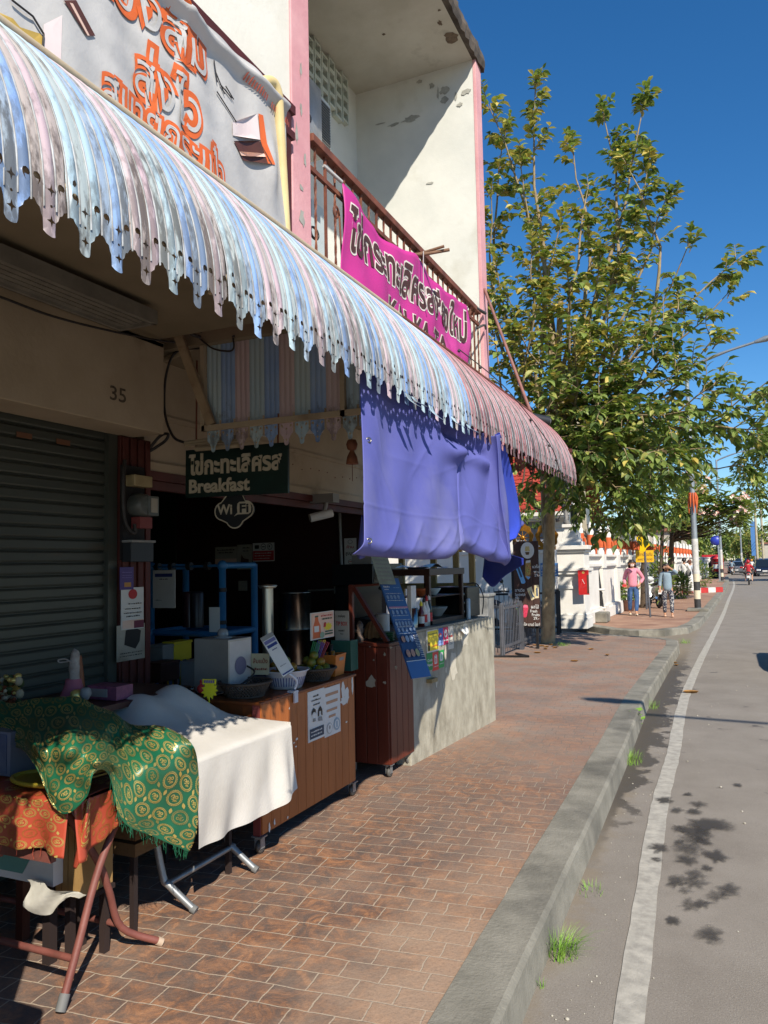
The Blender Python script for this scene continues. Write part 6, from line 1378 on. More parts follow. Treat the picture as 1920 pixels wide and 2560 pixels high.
# --- folding table with the grey frame under the white cloth
M_WHITEC = mat('white_cotton', '#c9c4bc', '#bfbab1', sc=3, rough=.9, bump=.25, bsc=90, c3='#b3aca2', sc3=1.6, lo3=.55, hi3=.75)
gt = thing('folding_table', 'grey steel folding table hidden under the white cloth', 'table', (-2.7, 3.2, 0))
b = MB(); b.box(-3.30, -2.26, 2.86, 3.68, .715, .735); b.build('tabletop', M_GALV, gt)
def leg(pts, r=.017): q = MB(); q.tube(crv(pts, 5), r, 10); return q
for (y, dx) in ((3.01, 0), (3.52, 0)):
    leg([(-2.62, y-.08, .71), (-2.55, y-.06, .40), (-2.50, y-.05, .17), (-2.47, y-.04, .125), (-2.36, y, .018)]).build('leg', M_GALV, gt)
    leg([(-2.66, y-.08, .71), (-2.76, y-.06, .40), (-2.84, y-.05, .17), (-2.88, y-.04, .12), (-3.05, y, .018)]).build('leg', M_GALV, gt)
b = MB(); b.tube([(-2.48, 2.98, .13), (-2.48, 3.50, .13)], .014, 8); b.build('stretcher', M_GALV, gt)
b = MB()
for y in (3.01, 3.52): b.tube([(-2.372, y-.002, .024), (-2.348, y+.002, .012)], .020, 10)
b.build('foot_cap', mat('grey_rubber', '#6a6a68', rough=.7), gt)
# bed of goods under the cloth (seen as humps)
def wtop(x, y):
    z = .752
    for (px_, py_, h, sx, sy) in HUMPS: z += h*math.exp(-((x-px_)/sx)**2-((y-py_)/sy)**2)
    return z+.008*math.sin(x*14+y*9)*min(1, max(0, (z-.76)*8))
h1 = dp(335, 1703, 4.05); h2 = dp(438, 1700, 4.25)
HUMPS = [(h1.x, h1.y, (h1.z-.752)*.70, .30, .16), (h2.x, h2.y, (h2.z-.752)*.66, .19, .13), (-2.85, 3.55, .07, .35, .16), (-2.5, 3.15, .02, .18, .3)]
XE, YA, YB = -2.245, 2.87, 3.70
def wcloth(u, v):
    # u along y (0 near .. 1 far), v from the back of the table across the top and down the front
    y = lerp(YA, YB, u)
    if v < .62:
        x = lerp(-3.9, XE, v/.62); z = wtop(x, y); t = 0
        if v > .585: z -= .012*((v-.585)/.035)**2
        return Vector((x, y+.004*math.sin(x*30), z))
    t = (v-.62)/.38
    drop = .385*(1-.10*max(0, u-.75)/.25)
    fold = .018*math.sin(u*9+1)*t+.010*math.sin(u*23+t*3)*t+.03*math.exp(-((u-.86)/.07)**2)*t-.03*math.exp(-((u-.74)/.06)**2)*t
    return Vector((XE+.006+fold+.02*t*u, y+.03*t*(u-.5)*2*u, .74-drop*t-.012*math.sin(u*3.2)*t))
b = MB(); b.grid(wcloth, 70, 110)
# side hanging over the near end
def wside(u, v):
    x = lerp(-3.9, XE, u); z0 = wtop(x, YA); d = .36*v
    return Vector((x+.012*math.sin(v*4+u*20)*v, YA-.004-.02*v-.012*math.sin(u*26)*v, lerp(z0, min(z0, .75)-.36, v)))
b.grid(wside, 60, 18)
def wfar(u, v):
    x = lerp(-3.9, XE, u); z0 = wtop(x, YB)
    return Vector((x, YB+.004+.02*v*(1-v)-.01*v, lerp(z0, min(z0, .75)-.12, v)))
b.grid(wfar, 40, 8)
tag(b.build('tablecloth', M_WHITEC), 'white cotton cloth draped over goods on the folding table', 'cloth')
b = MB(); b.box(-3.0, -2.62, 3.62, 3.70, .30, .52); tag(b.build('plastic_bag', mat('white_plastic', '#c6c8d0'), bevel=.02), 'white plastic bag standing behind the white cloth under the orange counter', 'bag')
# --- red folding table
rt = thing('folding_table', 'rust red steel folding table under the orange gold-printed cloth', 'table', (-2.6, 2.4, 0))
M_REDT = mat('rusty_red_tube', '#7e4a40', '#6b3a31', sc=9, rough=.6, bump=.15, bsc=60, c3='#5b382e', sc3=7)
b = MB(); b.box(-3.45, -2.31, 2.21, 2.65, .70, .722); b.build('tabletop', M_REDT, rt)
P1 = gp(153, 2520, .02); P2 = gp(395, 2352, .02); piv = Vector((-2.34, 2.40, .44))
leg([Vector((-2.36, 2.60, .69)), piv, piv.lerp(P1, .6), P1], .015).build('leg', M_REDT, rt)
kn = xp(303, 2318, -2.40)
leg([Vector((-2.42, 2.28, .69)), xp(243, 2150, -2.40), xp(272, 2225, -2.40), kn, P2], .015).build('leg', M_REDT, rt)
b = MB(); q = piv.lerp(P1, .68); b.tube([q, q+Vector((-.85, .0, 0))], .0135, 10); b.build('stretcher', M_REDT, rt)
b = MB(); b.tube([kn+Vector((0, 0, .01)), kn+Vector((-.8, 0, .01))], .0135, 10); b.build('stretcher', M_REDT, rt)
b = MB(); d_ = (P1-piv).normalized(); b.tube([P1-d_*.045, P1+d_*.012], .0195, 12); b.build('foot_cap', mat('grey_rubber', '#6a6a68'), rt)
b = MB(); b.tube([P2+(kn-P2).normalized()*.004, P2+(P2-kn).normalized()*.02], .018, 12); b.build('end_cap', mat('cream_cap', '#b59f88', rough=.6), rt)
for x in (-3.2, -3.3): leg([(x, 2.6, .69), (x+.02, 2.4, .42), (x, 2.16, .02)], .019).build('leg', M_REDT, rt)
b = MB(); b.tube(crv([(-3.4, 2.215, .60), (-2.8, 2.215, .59), (-2.42, 2.225, .62)], 6), .016, 8); b.box(-3.4, -2.40, 2.21, 2.235, .50, .54); b.box(-2.75, -2.69, 2.205, 2.24, .48, .55); b.build('rail', M_REDT, rt)
# printed boxes and wooden crate beneath it
b = MB(); T = fy(-3.55, 2.36, .36); b.box(-3.5, -2.56, 2.37, 2.62, .33, .60)
b.poly([(.35, .0), (.42, .15), (.55, .22), (.66, .12), (.8, .18), (.86, .06), (.82, .0)], -.007, 1, T); b.poly([(.62, .14), (.70, .06), (.78, .20)], -.005, 2, T); b.disc(.9, .14, .02, -.005, 3, T)
for x in (-3.45, -2.65): b.box(x, x+.04, 2.4, 2.44, 0, .33, 4); b.box(x, x+.04, 2.56, 2.6, 0, .33, 4)
tag(b.build('storage_crate', [P_W, mat('print_teal', '#5a8d83', rough=.6), mat('print_paleteal', '#8fb0a6', rough=.6), P_R, M_DARKIN]), 'white box with teal leaf print on a low stand under the red table', 'box')
b = MB(); 
for k in range(4): b.box(-2.60+.035*k, -2.57+.035*k, 2.42, 2.60, .28, .56)
b.box(-2.60, -2.57, 2.47, 2.50, .0, .28, 1); b.box(-2.50, -2.47, 2.56, 2.59, .0, .28, 1); b.box(-2.61, -2.45, 2.45, 2.60, .26, .279, 1)
tag(b.build('wood_stack', [mat('pale_pine', '#a07e4c', '#8d6c3e', sc=5, rough=.7), M_DARKIN]), 'upright pale wooden slats beside the printed box under the red table', 'wood')
b = MB()
for k in range(3): b.box(-2.95, -2.45, 2.72, 3.5, .34+.07*k, .395+.07*k)
[b.box(x, x+.025, y, y+.025, 0, .34, 1) for x in (-2.92, -2.50) for y in (2.74, 3.45)]
tag(b.build('wooden_crate', [mat('crate_wood', '#6d5434', '#5d4629', sc=5, rough=.8, stretch=(4, 1, 4)), M_DARKIN]), 'long slatted wooden crate under the white-draped table', 'crate')
b = MB(); b.grid(lambda u, v: Vector((-2.66+.30*u, 2.33+.02*math.sin(u*9+v*5), .36-.13*v*(.5+.5*math.sin(u*4.5+.5))-.02*u)), 14, 6); tag(b.build('plastic_sheet', mat('clear_film', '#b4b0a4')), 'torn clear plastic hanging under the red table', 'plastic')
# --- printed cloths
M_ORC = mat('orange_silk', '#a84430', '#b34f38', sc=5, rough=.38, bump=.05, bsc=60)
M_GRC = mat('green_silk', '#14573c', '#1f6a49', sc=4, rough=.40, bump=.05, bsc=60)
M_GOLD = mat('gold_print', '#dcc274', '#c4a552', sc=18, rough=.28, metal=.45)
M_GOLDD = mat('faded_gold_print', '#a8995a', '#80783f', sc=18, rough=.5, metal=.3)
M_GOLDO = mat('faded_gold_on_orange', '#b5713a', '#a86336', sc=18, rough=.5, metal=.3)
OMV, OMF = glyphs('ॐ', .012)
_x0, _x1 = min(p[0] for p in OMV), max(p[0] for p in OMV); _y0, _y1 = min(p[1] for p in OMV), max(p[1] for p in OMV)
OMV = [((p[0]-(_x0+_x1)/2)/(_y1-_y0), (p[1]-(_y0+_y1)/2)/(_y1-_y0)) for p in OMV]
def ring(r0, r1, n=40, teeth=0):
    v = []; f = []
    for k in range(n):
        a = 2*math.pi*k/n; rr = r1*(1.0 if not teeth else (1.0 if k % 2 == 0 else .86)); v += [(r0*math.cos(a), r0*math.sin(a)), (rr*math.cos(a), rr*math.sin(a))]
    f = [(2*k, 2*k+1, 2*((k+1) % n)+1, 2*((k+1) % n)) for k in range(n)]; return v, f
MED = []
for (v, f) in (ring(.70, .80, 30), ring(.86, 1.02, 60, 1), ([(x*.86, y*.86) for x, y in OMV], OMF)): MED.append((v, f))
LEAFM = ([(0, -.9), (.42, -.35), (.5, .1), (.3, .5), (0, .95), (-.3, .5), (-.5, .1), (-.42, -.35)], [(0, 1, 2, 3, 4, 5, 6, 7)])
def stamp(b, S, W, Hh, pitch, r, mi, mi2, e, rnd, uv0=(0, 0)):
    """print medallions and leaves on the cloth S(u,v), whose flat size is W x Hh"""
    rows = int(Hh/pitch*1.15)+1; cols = int(W/pitch)+2
    def put(shape, cx, cy, s, rot, m_):
        v, f = shape; ca, sa = math.cos(rot), math.sin(rot); out = []
        for (x, y) in v:
            u_ = (cx+s*(x*ca-y*sa))/W; v_ = (cy+s*(x*sa+y*ca))/Hh
            u_ = min(max(u_, 0), 1); v_ = min(max(v_, 0), 1)
            p = S(u_, v_); d1 = S(min(u_+.004, 1), v_)-S(max(u_-.004, 0), v_); d2 = S(u_, min(v_+.004, 1))-S(u_, max(v_-.004, 0)); n = d1.cross(d2)
            n = n.normalized() if n.length > 1e-12 else Vector((1, 0, 0))
            if n.dot(CP-p) < 0: n = -n
            out.append(p+n*e)
        b.add(out, f, m_)
    for j in range(rows):
        for i in range(cols):
            cx = (i+.5*(j % 2))*pitch+rnd.uniform(-.004, .004); cy = (j+.4)*pitch*.87+rnd.uniform(-.004, .004)
            if cx < -r or cx > W+r or cy > Hh+r: continue
            m_ = mi if rnd.random() < .62 else mi2
            if 0 < cx < W and 0 < cy < Hh:
                rot = rnd.choice((0, 0, .3, -.3, 3.1))
                for sh_ in MED: put(sh_, cx, cy, r, rot, m_)
            lx, ly = cx+pitch*.5, cy+pitch*.30*(1 if (i+j) % 2 else -1)
            if 0 < lx < W and 0 < ly < Hh: put(LEAFM, lx, ly, r*.42, rnd.uniform(-.5, .5), m_)
def interp_rows(rows):
    """smooth surface through rows of points (rows run along u)"""
    from functools import lru_cache
    nr = len(rows); nc = len(rows[0])
    def cat(p0, p1, p2, p3, t): return .5*((2*p1)+(p2-p0)*t+(2*p0-5*p1+4*p2-p3)*t*t+(3*p1-p0-3*p2+p3)*t**3)
    def line(P, u):
        n = len(P)-1; x = min(max(u, 0), 1)*n; i = min(int(x), n-1); t = x-i
        return cat(P[max(i-1, 0)], P[i], P[i+1], P[min(i+2, n)], t)
    def S(u, v): return line([line(r_, u) for r_ in rows], v)
    return S
def D(x, y, d): return dp(x, y, d)
# orange cloth: over the red table top, hanging at its near side and at the street end
def orange(u, v):
    # u along x from deep in the shade to the street corner, v: 0 hem .. .5 table edge .. 1 back of the table
    x = lerp(-3.35, -2.285, u)
    if v < .5:
        t = v/.5; w_ = (.014*math.sin(u*17)+.012*math.sin(u*37+1))*(1-t)
        return Vector((x, 2.185+w_-.012*(1-t), .555+.0*u+.185*t+.006*math.sin(u*23)*(1-t)))
    t = (v-.5)/.5
    return Vector((x, lerp(2.185, 2.67, t), .742+.004*math.sin(u*30+t*9)-.012*max(0, 1-t*9)**2))
def orange_end(u, v):
    # hangs over the street end: u along y, v hem .. edge
    y = lerp(2.195, 2.66, u); t = v
    d = .19+.03*math.sin(u*5+.8)-.05*u
    return Vector((-2.272+.03*math.sin(u*8+2)*(1-t)+.012*math.sin(u*21)*(1-t)+.0*t, y, .738-d*(1-t)-.012*t*0))
def orange_corner(u, v):
    return interp_corner(u, v)
oc = thing('printed_cloth', 'orange red cloth printed with gold emblems on the red folding table', 'cloth', (-2.6, 2.4, .74))
b = MB(); b.grid(orange, 90, 40); b.grid(orange_end, 40, 16)
interp_corner = interp_rows([[D(183, 2168, 2.89), D(190, 2172, 2.88), D(197, 2160, 2.88)], [D(190, 2130, 2.88), D(205, 2120, 2.86), D(219, 2105, 2.88)], [D(205, 2070, 2.88), D(215, 2050, 2.86), D(224, 2020, 2.89)], [D(210, 2010, 2.9), D(218, 2000, 2.89), D(225, 1990, 2.91)]])
b.grid(interp_corner, 6, 20)
b.build('fabric', M_ORC, oc, solid=.0015)
rn = random.Random(6); b = MB()
stamp(b, orange, 1.07, .68, .083, .033, 0, 1, .0022, rn); stamp(b, orange_end, .47, .19, .083, .033, 1, 1, .0022, rn); stamp(b, interp_corner, .05, .2, .083, .033, 0, 0, .0022, rn)
b.build('gold_print', [M_GOLD, M_GOLDO], oc)
b = MB()
for k in range(26):
    p = orange(rn.random(), 0); b.tube([p, p+Vector((rn.uniform(-.006, .006), -.003, -.02)), p+Vector((rn.uniform(-.012, .012), -.003, -rn.uniform(.02, .045)))], .0008, 4)
b.build('loose_threads', M_ORC, oc)
# green cloth: over baskets on the table, hanging in points
G2 = lambda x, y: yp(x, y, 2.15)
G3 = lambda x, y: xp(x, y, -2.225)
GR = [[D(-60, 1720, 3.75), D(20, 1758, 3.62), D(75, 1748, 3.60), D(130, 1744, 3.58), D(195, 1743, 3.58), D(240, 1765, 3.58), D(285, 1782, 3.58), D(330, 1812, 3.55), D(400, 1815, 3.50), D(455, 1838, 3.46)],
      [D(-60, 1760, 3.6), D(20, 1790, 3.45), D(70, 1792, 3.40), D(120, 1790, 3.36), D(190, 1790, 3.38), D(245, 1800, 3.40), D(300, 1815, 3.42), D(350, 1845, 3.40), D(430, 1850, 3.38), D(484, 1868, 3.37)],
      [D(-60, 1800, 3.5), D(30, 1826, 3.30), G2(80, 1850), G2(115, 1860), G2(190, 1852), D(245, 1850, 3.1), D(300, 1862, 3.34), G3(360, 1905), G3(440, 1915), G3(494, 1930)],
      [D(-60, 1825, 3.5), D(35, 1850, 3.26), G2(90, 1885), G2(118, 1930), G2(180, 1915), G2(242, 1895), G3(290, 1902), G3(345, 1975), G3(420, 2000), G3(497, 2020)],
      [D(-60, 1850, 3.5), D(40, 1862, 3.26), G2(88, 1902), G2(125, 1990), G2(186, 1965), G2(238, 1922), G3(278, 1928), G3(322, 2035), G3(400, 2068), G3(490, 2085)],
      [D(-60, 1870, 3.5), D(42, 1868, 3.26), G2(86, 1912), G2(150, 2032), G2(214, 1996), G2(236, 1932), G3(272, 1938), G3(306, 2052), G3(385, 2092), G3(472, 2130)]]
Gs0 = interp_rows(GR)
def green(u, v):
    p = Gs0(u, v); k = v*(1-v)*4
    return p+CF*(.012*math.sin(u*31+v*7)*k+.006*math.sin(u*57-v*13)*k)
gc = thing('printed_cloth', 'green cloth printed with gold emblems thrown over the goods on both tables', 'cloth', (-2.5, 2.5, .8))
b = MB(); b.grid(green, 120, 50); b.build('fabric', M_GRC, gc, solid=.0015)
b = MB(); stamp(b, green, 1.25, .62, .078, .0315, 0, 1, .0028, rn); b.build('gold_print', [M_GOLD, M_GOLDD], gc)
b = MB()
for k in range(70):
    u = rn.uniform(.68, 1); p = green(u, 1); b.tube([p, p+Vector((rn.uniform(-.006, .006), 0, -.012)), p+Vector((rn.uniform(-.014, .014), 0, -rn.uniform(.012, .05)))], .0009, 4)
b.build('fringe', M_GRC, gc)
# what the green cloth covers: a basket stand and a tin on the red table (so that it hangs over real things)
b = MB(); b.lathe([(.05, 0), (.06, .02), (.16, .20), (.165, .21), (.0, .20)], 20, Matrix.Translation((-2.78, 2.62, .745))); tag(b.build('covered_basket', M_WICK), 'basket hidden under the green cloth on the red table', 'basket')
c_ = thing('oval_tray', 'yellow rimmed oval tray with gold wrappers under the green cloth', 'tray', (-2.55, 2.42, .746))
b = MB(); b.tube([(-2.58+.17*math.cos(k*math.pi/16), 2.36+.10*math.sin(k*math.pi/16), .762) for k in range(33)], .010, 8); b.lathe([(0, .002), (.11, .002), (.125, .012)], 24, Matrix.Translation((-2.58, 2.36, .748)) @ Matrix.Diagonal((1.3, .8, 1, 1))); b.build('rim', mat('yellow_rim', '#b9a436', rough=.4), c_)
b = MB()
for k in range(12):
    a = Vector((-2.42+rn.uniform(-.06, .06), 2.44+rn.uniform(-.06, .05), .77+rn.uniform(0, .03))); b.tube([a, a+Vector((.07, .02, .02))], .004, 5)
b.build('gold_stick', M_GOLD, c_)
b = MB(); p0 = D(-30, 1990, 3.25); a_ = gp(-60, 1945, .745); b.box(-3.05, -2.80, 2.36, 2.52, .748, .93, 0); b.box(-3.03, -2.82, 2.355, 2.3595, .76, .92, 1)
tag(b.build('incense_box', [mat('translucent_blue_plastic', '#70788a', rough=.2), mat('blue_tint', '#34466e', '#6a7488', sc=3, rough=.2)]), 'translucent bluish plastic box on the orange cloth at the left edge', 'box')
# shrine ornaments behind the cloth: wrapped figure, gold bowls, garlands
fg = thing('wrapped_figure', 'thin cream and pink cloth-wrapped figure standing on the table before the shutter', 'figure', D(186, 1735, 4.0))
b = MB(); pts = [D(186, 1740, 4.0), D(187, 1700, 4.0), D(186, 1660, 4.0), D(188, 1635, 4.0), D(185, 1622, 4.0)]; b.tube(crv(pts, 5), [.05, .046, .04, .036, .03, .028, .026, .026, .027, .028, .026, .025, .024, .023, .022, .022, .02, .016, .01, .006, .003], 12); b.build('wrapping', mat('cream_wrapping', '#a89f95', '#8b8077', sc=25, rough=.8, bump=.4, bsc=40), fg)
b = MB(); b.lathe([(.075, 0), (.06, .03), (.045, .07), (.04, .1)], 14, Matrix.Translation(D(184, 1745, 4.0))); b.build('pink_base', mat('pink_sash', '#9a5363', rough=.7), fg)
b = MB(); b.tube(crv([D(182, 1660, 3.97), D(165, 1648, 3.97), D(146, 1650, 3.97), D(150, 1656, 3.97), D(172, 1653, 3.97)], 5), .004, 5); b.build('string', mat('cream_wrapping', '#a89f95'), fg)
b = MB(); b.tube(crv([D(194, 1640, 4.02), D(200, 1690, 4.02), D(204, 1740, 4.02)], 5), .02, 8); tag(b.build('carved_stick', M_OAKD), 'brown carved stick behind the cloth-wrapped figure', 'stick')
for k, (x, y, r, m_, l_) in enumerate([(191, 1743, .034, M_GOLD, 'small gold bowl at the foot of the wrapped figure'), (214, 1735, .03, P_GR, 'small pale cup right of the gold bowl'), (37, 1712, .038, M_GOLD, 'gold lotus bowl among the garlands at the left edge')]):
    b = MB(); b.lathe([(.3*r, -r), (.5*r, -.9*r), (r, 0), (.8*r, .8*r), (.5*r, 1.1*r), (0, .9*r)], 16, Matrix.Translation(D(x, y, 3.9))); tag(b.build('offering_bowl', m_), l_, 'bowl')
b = MB(); rr_ = random.Random(12)
for k in range(90):
    c_ = D(rr_.uniform(-30, 52), rr_.uniform(1690, 1775), 3.85+rr_.uniform(-.12, .12)); s = rr_.uniform(.008, .022); b.ball(c_, (s, s, s*rr_.uniform(.6, 1.3)), 7, 5, rr_.randrange(4))
tag(b.build('flower_garland', [mat('garland_green', '#33401e', '#4a5526', sc=30, rough=.8), M_GOLD, mat('garland_cream', '#9a8f75', rough=.8), mat('garland_rust', '#7a3f22', rough=.8)]), 'heap of dark garlands and gilt ornaments at the left edge of the table', 'garland')
b = MB(); p = D(275, 1728, 4.05); b.cbox(p, (.20, .12, .07)); b.cbox(p+Vector((-.02, -.062, .0)), (.12, .004, .04), 1); tag(b.build('offering_box', [mat('pink_box', '#6d3a52', '#8a4e66', sc=30, rough=.6), P_GR]), 'patterned pink box behind the white cloth near the shutter', 'box')
ALT = D(188, 1752, 4.0)
b = MB(); b.box(-3.44, -2.86, 2.45, 3.64, ALT.z-.03, ALT.z)
for (x, y) in ((-3.42, 2.5), (-2.92, 2.5), (-3.42, 3.56), (-2.92, 3.56)): b.box(x, x+.04, y, y+.04, 0, ALT.z-.03)
tag(b.build('offering_table', M_MAHOGD), 'low dark offering table against the shutter, mostly hidden by the cloths', 'table')
# ================================================================== beyond the shop: lane, fences, temple wall
M_TW = mat('temple_whitewash', '#dedad1', '#d2cdc3', sc=1.5, rough=.85, bump=.12, bsc=20, c3='#bcb7ac', sc3=1.1, lo3=.6, hi3=.8)
M_TG = mat('temple_grey_wall', '#8b8f99', '#7d818b', sc=2, rough=.8)
M_GILT = mat('gilt', '#b37a26', '#94601b', sc=12, rough=.35, metal=.6, bump=.3, bsc=60)
M_ORSASH = mat('orange_sash', '#c9622f', '#b9502a', sc=12, rough=.8, bump=.3, bsc=30)
M_BLKI = mat('black_iron', '#211f20', '#2d2b2b', sc=9, rough=.5, metal=.4)
M_GRYI = mat('grey_iron', '#55565a', '#63646a', sc=9, rough=.5, metal=.4)
M_TILE = mat('red_roof_tile', '#a8412f', '#993626', sc=3, rough=.55, c3='#b75a45', sc3=2)
# white cross wall facing the street corner (behind the fence)
wl = thing('wall', 'white plastered wall across the lane, dappled with leaf shadows', 'wall', (-6, 18, 0))
b = MB(); b.box(-12, -3.72, 18.0, 18.25, 0, 1.82); b.box(-12, -3.72, 17.97, 18.28, 1.82, 1.90); b.box(-12, -3.72, 17.95, 18.3, 0, .22); b.build('masonry', M_TW, wl, bevel=.006)
for k in range(7):      # gilded wheel panels standing on it
    x = -7.4+k*.58
    t = thing('gilded_panel', 'gilded wheel panel on the white cross wall, %s from the far lane end' % 'first second third fourth fifth sixth seventh'.split()[k], 'ornament', (x, 18.12, 1.9), 'gilded wheel panels on the cross wall')
    b = MB(); T = fy(x, 18.12, 2.20)
    out = [(.26*math.sin(a)*(1+.06*math.cos(9*a)), .30*math.cos(a)*(1+.06*math.cos(9*a))+.06*max(0, math.cos(a))**8) for a in [2*math.pi*i/54 for i in range(54)]]; inn = [(.17*math.sin(2*math.pi*i/54), .17*math.cos(2*math.pi*i/54)) for i in range(54)]
    b.add([(p[0], p[1], 0) for p in out]+[(p[0], p[1], .0) for p in inn]+[(p[0], p[1], -.05) for p in out]+[(p[0], p[1], -.05) for p in inn], [(i, (i+1) % 54, 54+(i+1) % 54, 54+i) for i in range(54)]+[(108+i, 108+(i+1) % 54, 162+(i+1) % 54, 162+i)[::-1] for i in range(54)]+[(i, 108+i, 108+(i+1) % 54, (i+1) % 54) for i in range(54)], 0, T)
    for i in range(8): a = i*math.pi/4; b.tube([(.05*math.cos(a), .05*math.sin(a), -.02), (.175*math.cos(a), .175*math.sin(a), -.02)], .012, 5, 0, T)
    b.lathe([(.06, -.05), (.06, .0), (.03, .02), (0, .02)], 14, T); b.build('wheel', M_GILT, t)
    b = MB(); b.box(-.2, .2, -.30, -.22, -.08, .02, 0, T); b.build('base', M_GILT, t)
# corner pier with a stepped cap and a white urn
pr = thing('gate_pier', 'white moulded corner pier of the temple wall carrying a stepped pedestal', 'pier', (-3.5, 19.3, 0))
b = MB(); b.box(-3.86, -3.22, 18.9, 19.6, 0, 1.30)
for (d, z0, z1) in ((.05, 0, .25), (.03, .25, .34), (.03, .95, 1.02), (.06, 1.30, 1.38), (.10, 1.38, 1.45), (.02, 1.45, 1.83), (.07, 1.83, 1.90), (.13, 1.90, 2.0)): b.box(-3.86-d, -3.22+d, 18.9-d, 19.6+d, z0+.001, z1)
b.build('shaft', M_TW, pr, bevel=.008)
b = MB()
for (s, z0, z1) in ((.27, 2.0, 2.1), (.22, 2.1, 2.18), (.19, 2.18, 2.32), (.15, 2.32, 2.45), (.20, 2.45, 2.53)): b.cbox((-3.54, 19.25, (z0+z1)/2), (2*s, 2*s, z1-z0-.001))
b.build('pedestal', M_TW, pr, bevel=.01)
b = MB(); b.lathe([(.05, 2.53), (.09, 2.56), (.05, 2.65), (.07, 2.9), (.13, 3.2), (.1, 3.3), (.03, 3.5), (0, 3.6)], 14, Matrix.Translation((-3.66, 19.25, 0))); b.build('finial', mat('dark_finial', '#3d3b3a', '#8d8a85', sc=9, rough=.5), pr)
# the long street wall in bays, with orange-sashed balusters on top
lw = thing('wall', 'long white temple wall with moulded bays running along the far pavement', 'wall', (-3.4, 40, 0))
def wx(y): return -3.42+.55*(y-19.6)/25 if y < 45 else -2.87+.9*(y-45)/35
b = MB(); y = 19.62; r_ = random.Random(3); k = 0
while y < 92:
    L_ = 2.6 if y < 45 else 4.5; x = wx(y); x2 = wx(y+L_)
    T = frame((x, y, 0), (x2-x, L_, 0), (0, 0, 1)); le = math.hypot(x2-x, L_)
    def bx(u0, u1, z0, z1, d): b.box(u0, u1, z0, z1, -.3, d, 0, T)
    bx(0, le, 0, .28, .10); bx(0, le, .28, .36, .06); bx(0, le, .36, 1.42, 0); bx(0, le, 1.42, 1.47, .05); bx(0, le, 1.47, 1.54, .09); bx(0, le, 1.54, 1.68, .02); bx(0, le, 1.68, 1.74, .06); bx(0, le, 1.74, 1.80, .11)
    bx(.0, .42, .36, 1.42, .10); bx(-.02, .44, 1.42, 1.8, .14); bx(-.03, .45, 0, .36, .16)
    y += L_
b.build('bays', M_TW, lw)
ORD = 'first second third fourth fifth sixth seventh eighth ninth tenth eleventh twelfth thirteenth fourteenth fifteenth sixteenth seventeenth eighteenth nineteenth twentieth twenty-first twenty-second twenty-third twenty-fourth twenty-fifth twenty-sixth twenty-seventh twenty-eighth'.split()
y = 20.0; k = 0
while y < 60:
    x = wx(y)-.06; n_ = thing('wall_post', 'white wall-top post in an orange sash, %s from the corner pier' % ORD[k], 'post', (x, y, 1.8), 'sashed posts along the temple wall')
    b = MB(); b.lathe([(.13, 1.8), (.13, 1.88), (.08, 1.95), (.10, 2.15), (.07, 2.3), (.09, 2.42), (.05, 2.5), (.07, 2.56), (0, 2.7)], 10, Matrix.Translation((x, y, 0))); b.build('post', M_TW, n_)
    b = MB(); b.lathe([(.105, 2.0), (.112, 2.1), (.108, 2.25), (.095, 2.33)], 10, Matrix.Translation((x, y, 0))); b.tube([(x+.12, y-.04, 2.2), (x+.15, y-.05, 1.95), (x+.13, y-.03, 1.75)], [.035, .03, .015], 6); b.build('sash', M_ORSASH, n_)
    y += 1.45 if y < 34 else 2.4; k += 1
# temple hall with a fish-scale tiled roof
th = thing('temple_hall', 'temple hall with red fish-scale roof tiles behind the white wall', 'building', (-7, 26, 0))
b = MB(); b.box(-14, -4.75, 24.6, 34, 0, 3.0); b.build('wall', M_TG, th)
b = MB(); b.box(-14, -4.4, 24.0, 24.12, 3.0, 3.14); b.box(-14, -4.42, 24.12, 24.6, 2.92, 3.0); b.box(-14, -4.36, 23.95, 24.0, 3.06, 3.18); b.build('eave_board', M_TW, th)
b = MB()
for x in (-5.0, -6.6, -8.2): b.box(x, x+.30, 24.4, 24.6, 0, 2.92); b.box(x-.05, x+.35, 24.35, 24.6, 2.7, 2.92)
b.build('pilaster', M_TW, th)
def scale_roof(b, x0, x1, y0, z0, dy, dz, rows, w):
    for j in range(rows):
        n = int((x1-x0)/w)
        for i in range(n):
            xx = x0+(i+.5*(j % 2))*w; t0 = (j+1)/rows; t1 = (j-.25)/rows
            pts = [(xx, y0+dy*t0, z0+dz*t0), (xx+w, y0+dy*t0, z0+dz*t0)]
            for q in range(7): a = math.pi*q/6; pts.append((xx+w/2+w/2*math.cos(a)*.99, y0+dy*(t0-(t0-t1)*(.45+.55*math.sin(a))), z0+dz*(t0-(t0-t1)*(.45+.55*math.sin(a)))+.035-.03*(1-math.sin(a))))
            b.add(pts, [(0, 1, 2, 3, 4, 5, 6, 7, 8)][:1], 0)
b = MB(); b.add([(-14, 24.0, 3.16), (-4.38, 24.0, 3.16), (-4.38, 27.4, 5.9), (-14, 27.4, 5.9)], [(0, 1, 2, 3)]); scale_roof(b, -9.2, -4.45, 24.0, 3.18, 3.4, 2.74, 20, .27)
b.add([(-14, 27.4, 5.9), (-4.38, 27.4, 5.9), (-4.38, 31, 3.1), (-14, 31, 3.1)], [(0, 1, 2, 3)]); b.build('roof', M_TILE, th)
b = MB(); b.tube([(-14, 27.4, 5.95), (-4.3, 27.4, 5.95)], .12, 8); b.tube([(-4.36, 23.95, 3.14), (-4.36, 27.4, 5.95)], .08, 8); b.build('ridge', M_TW, th)
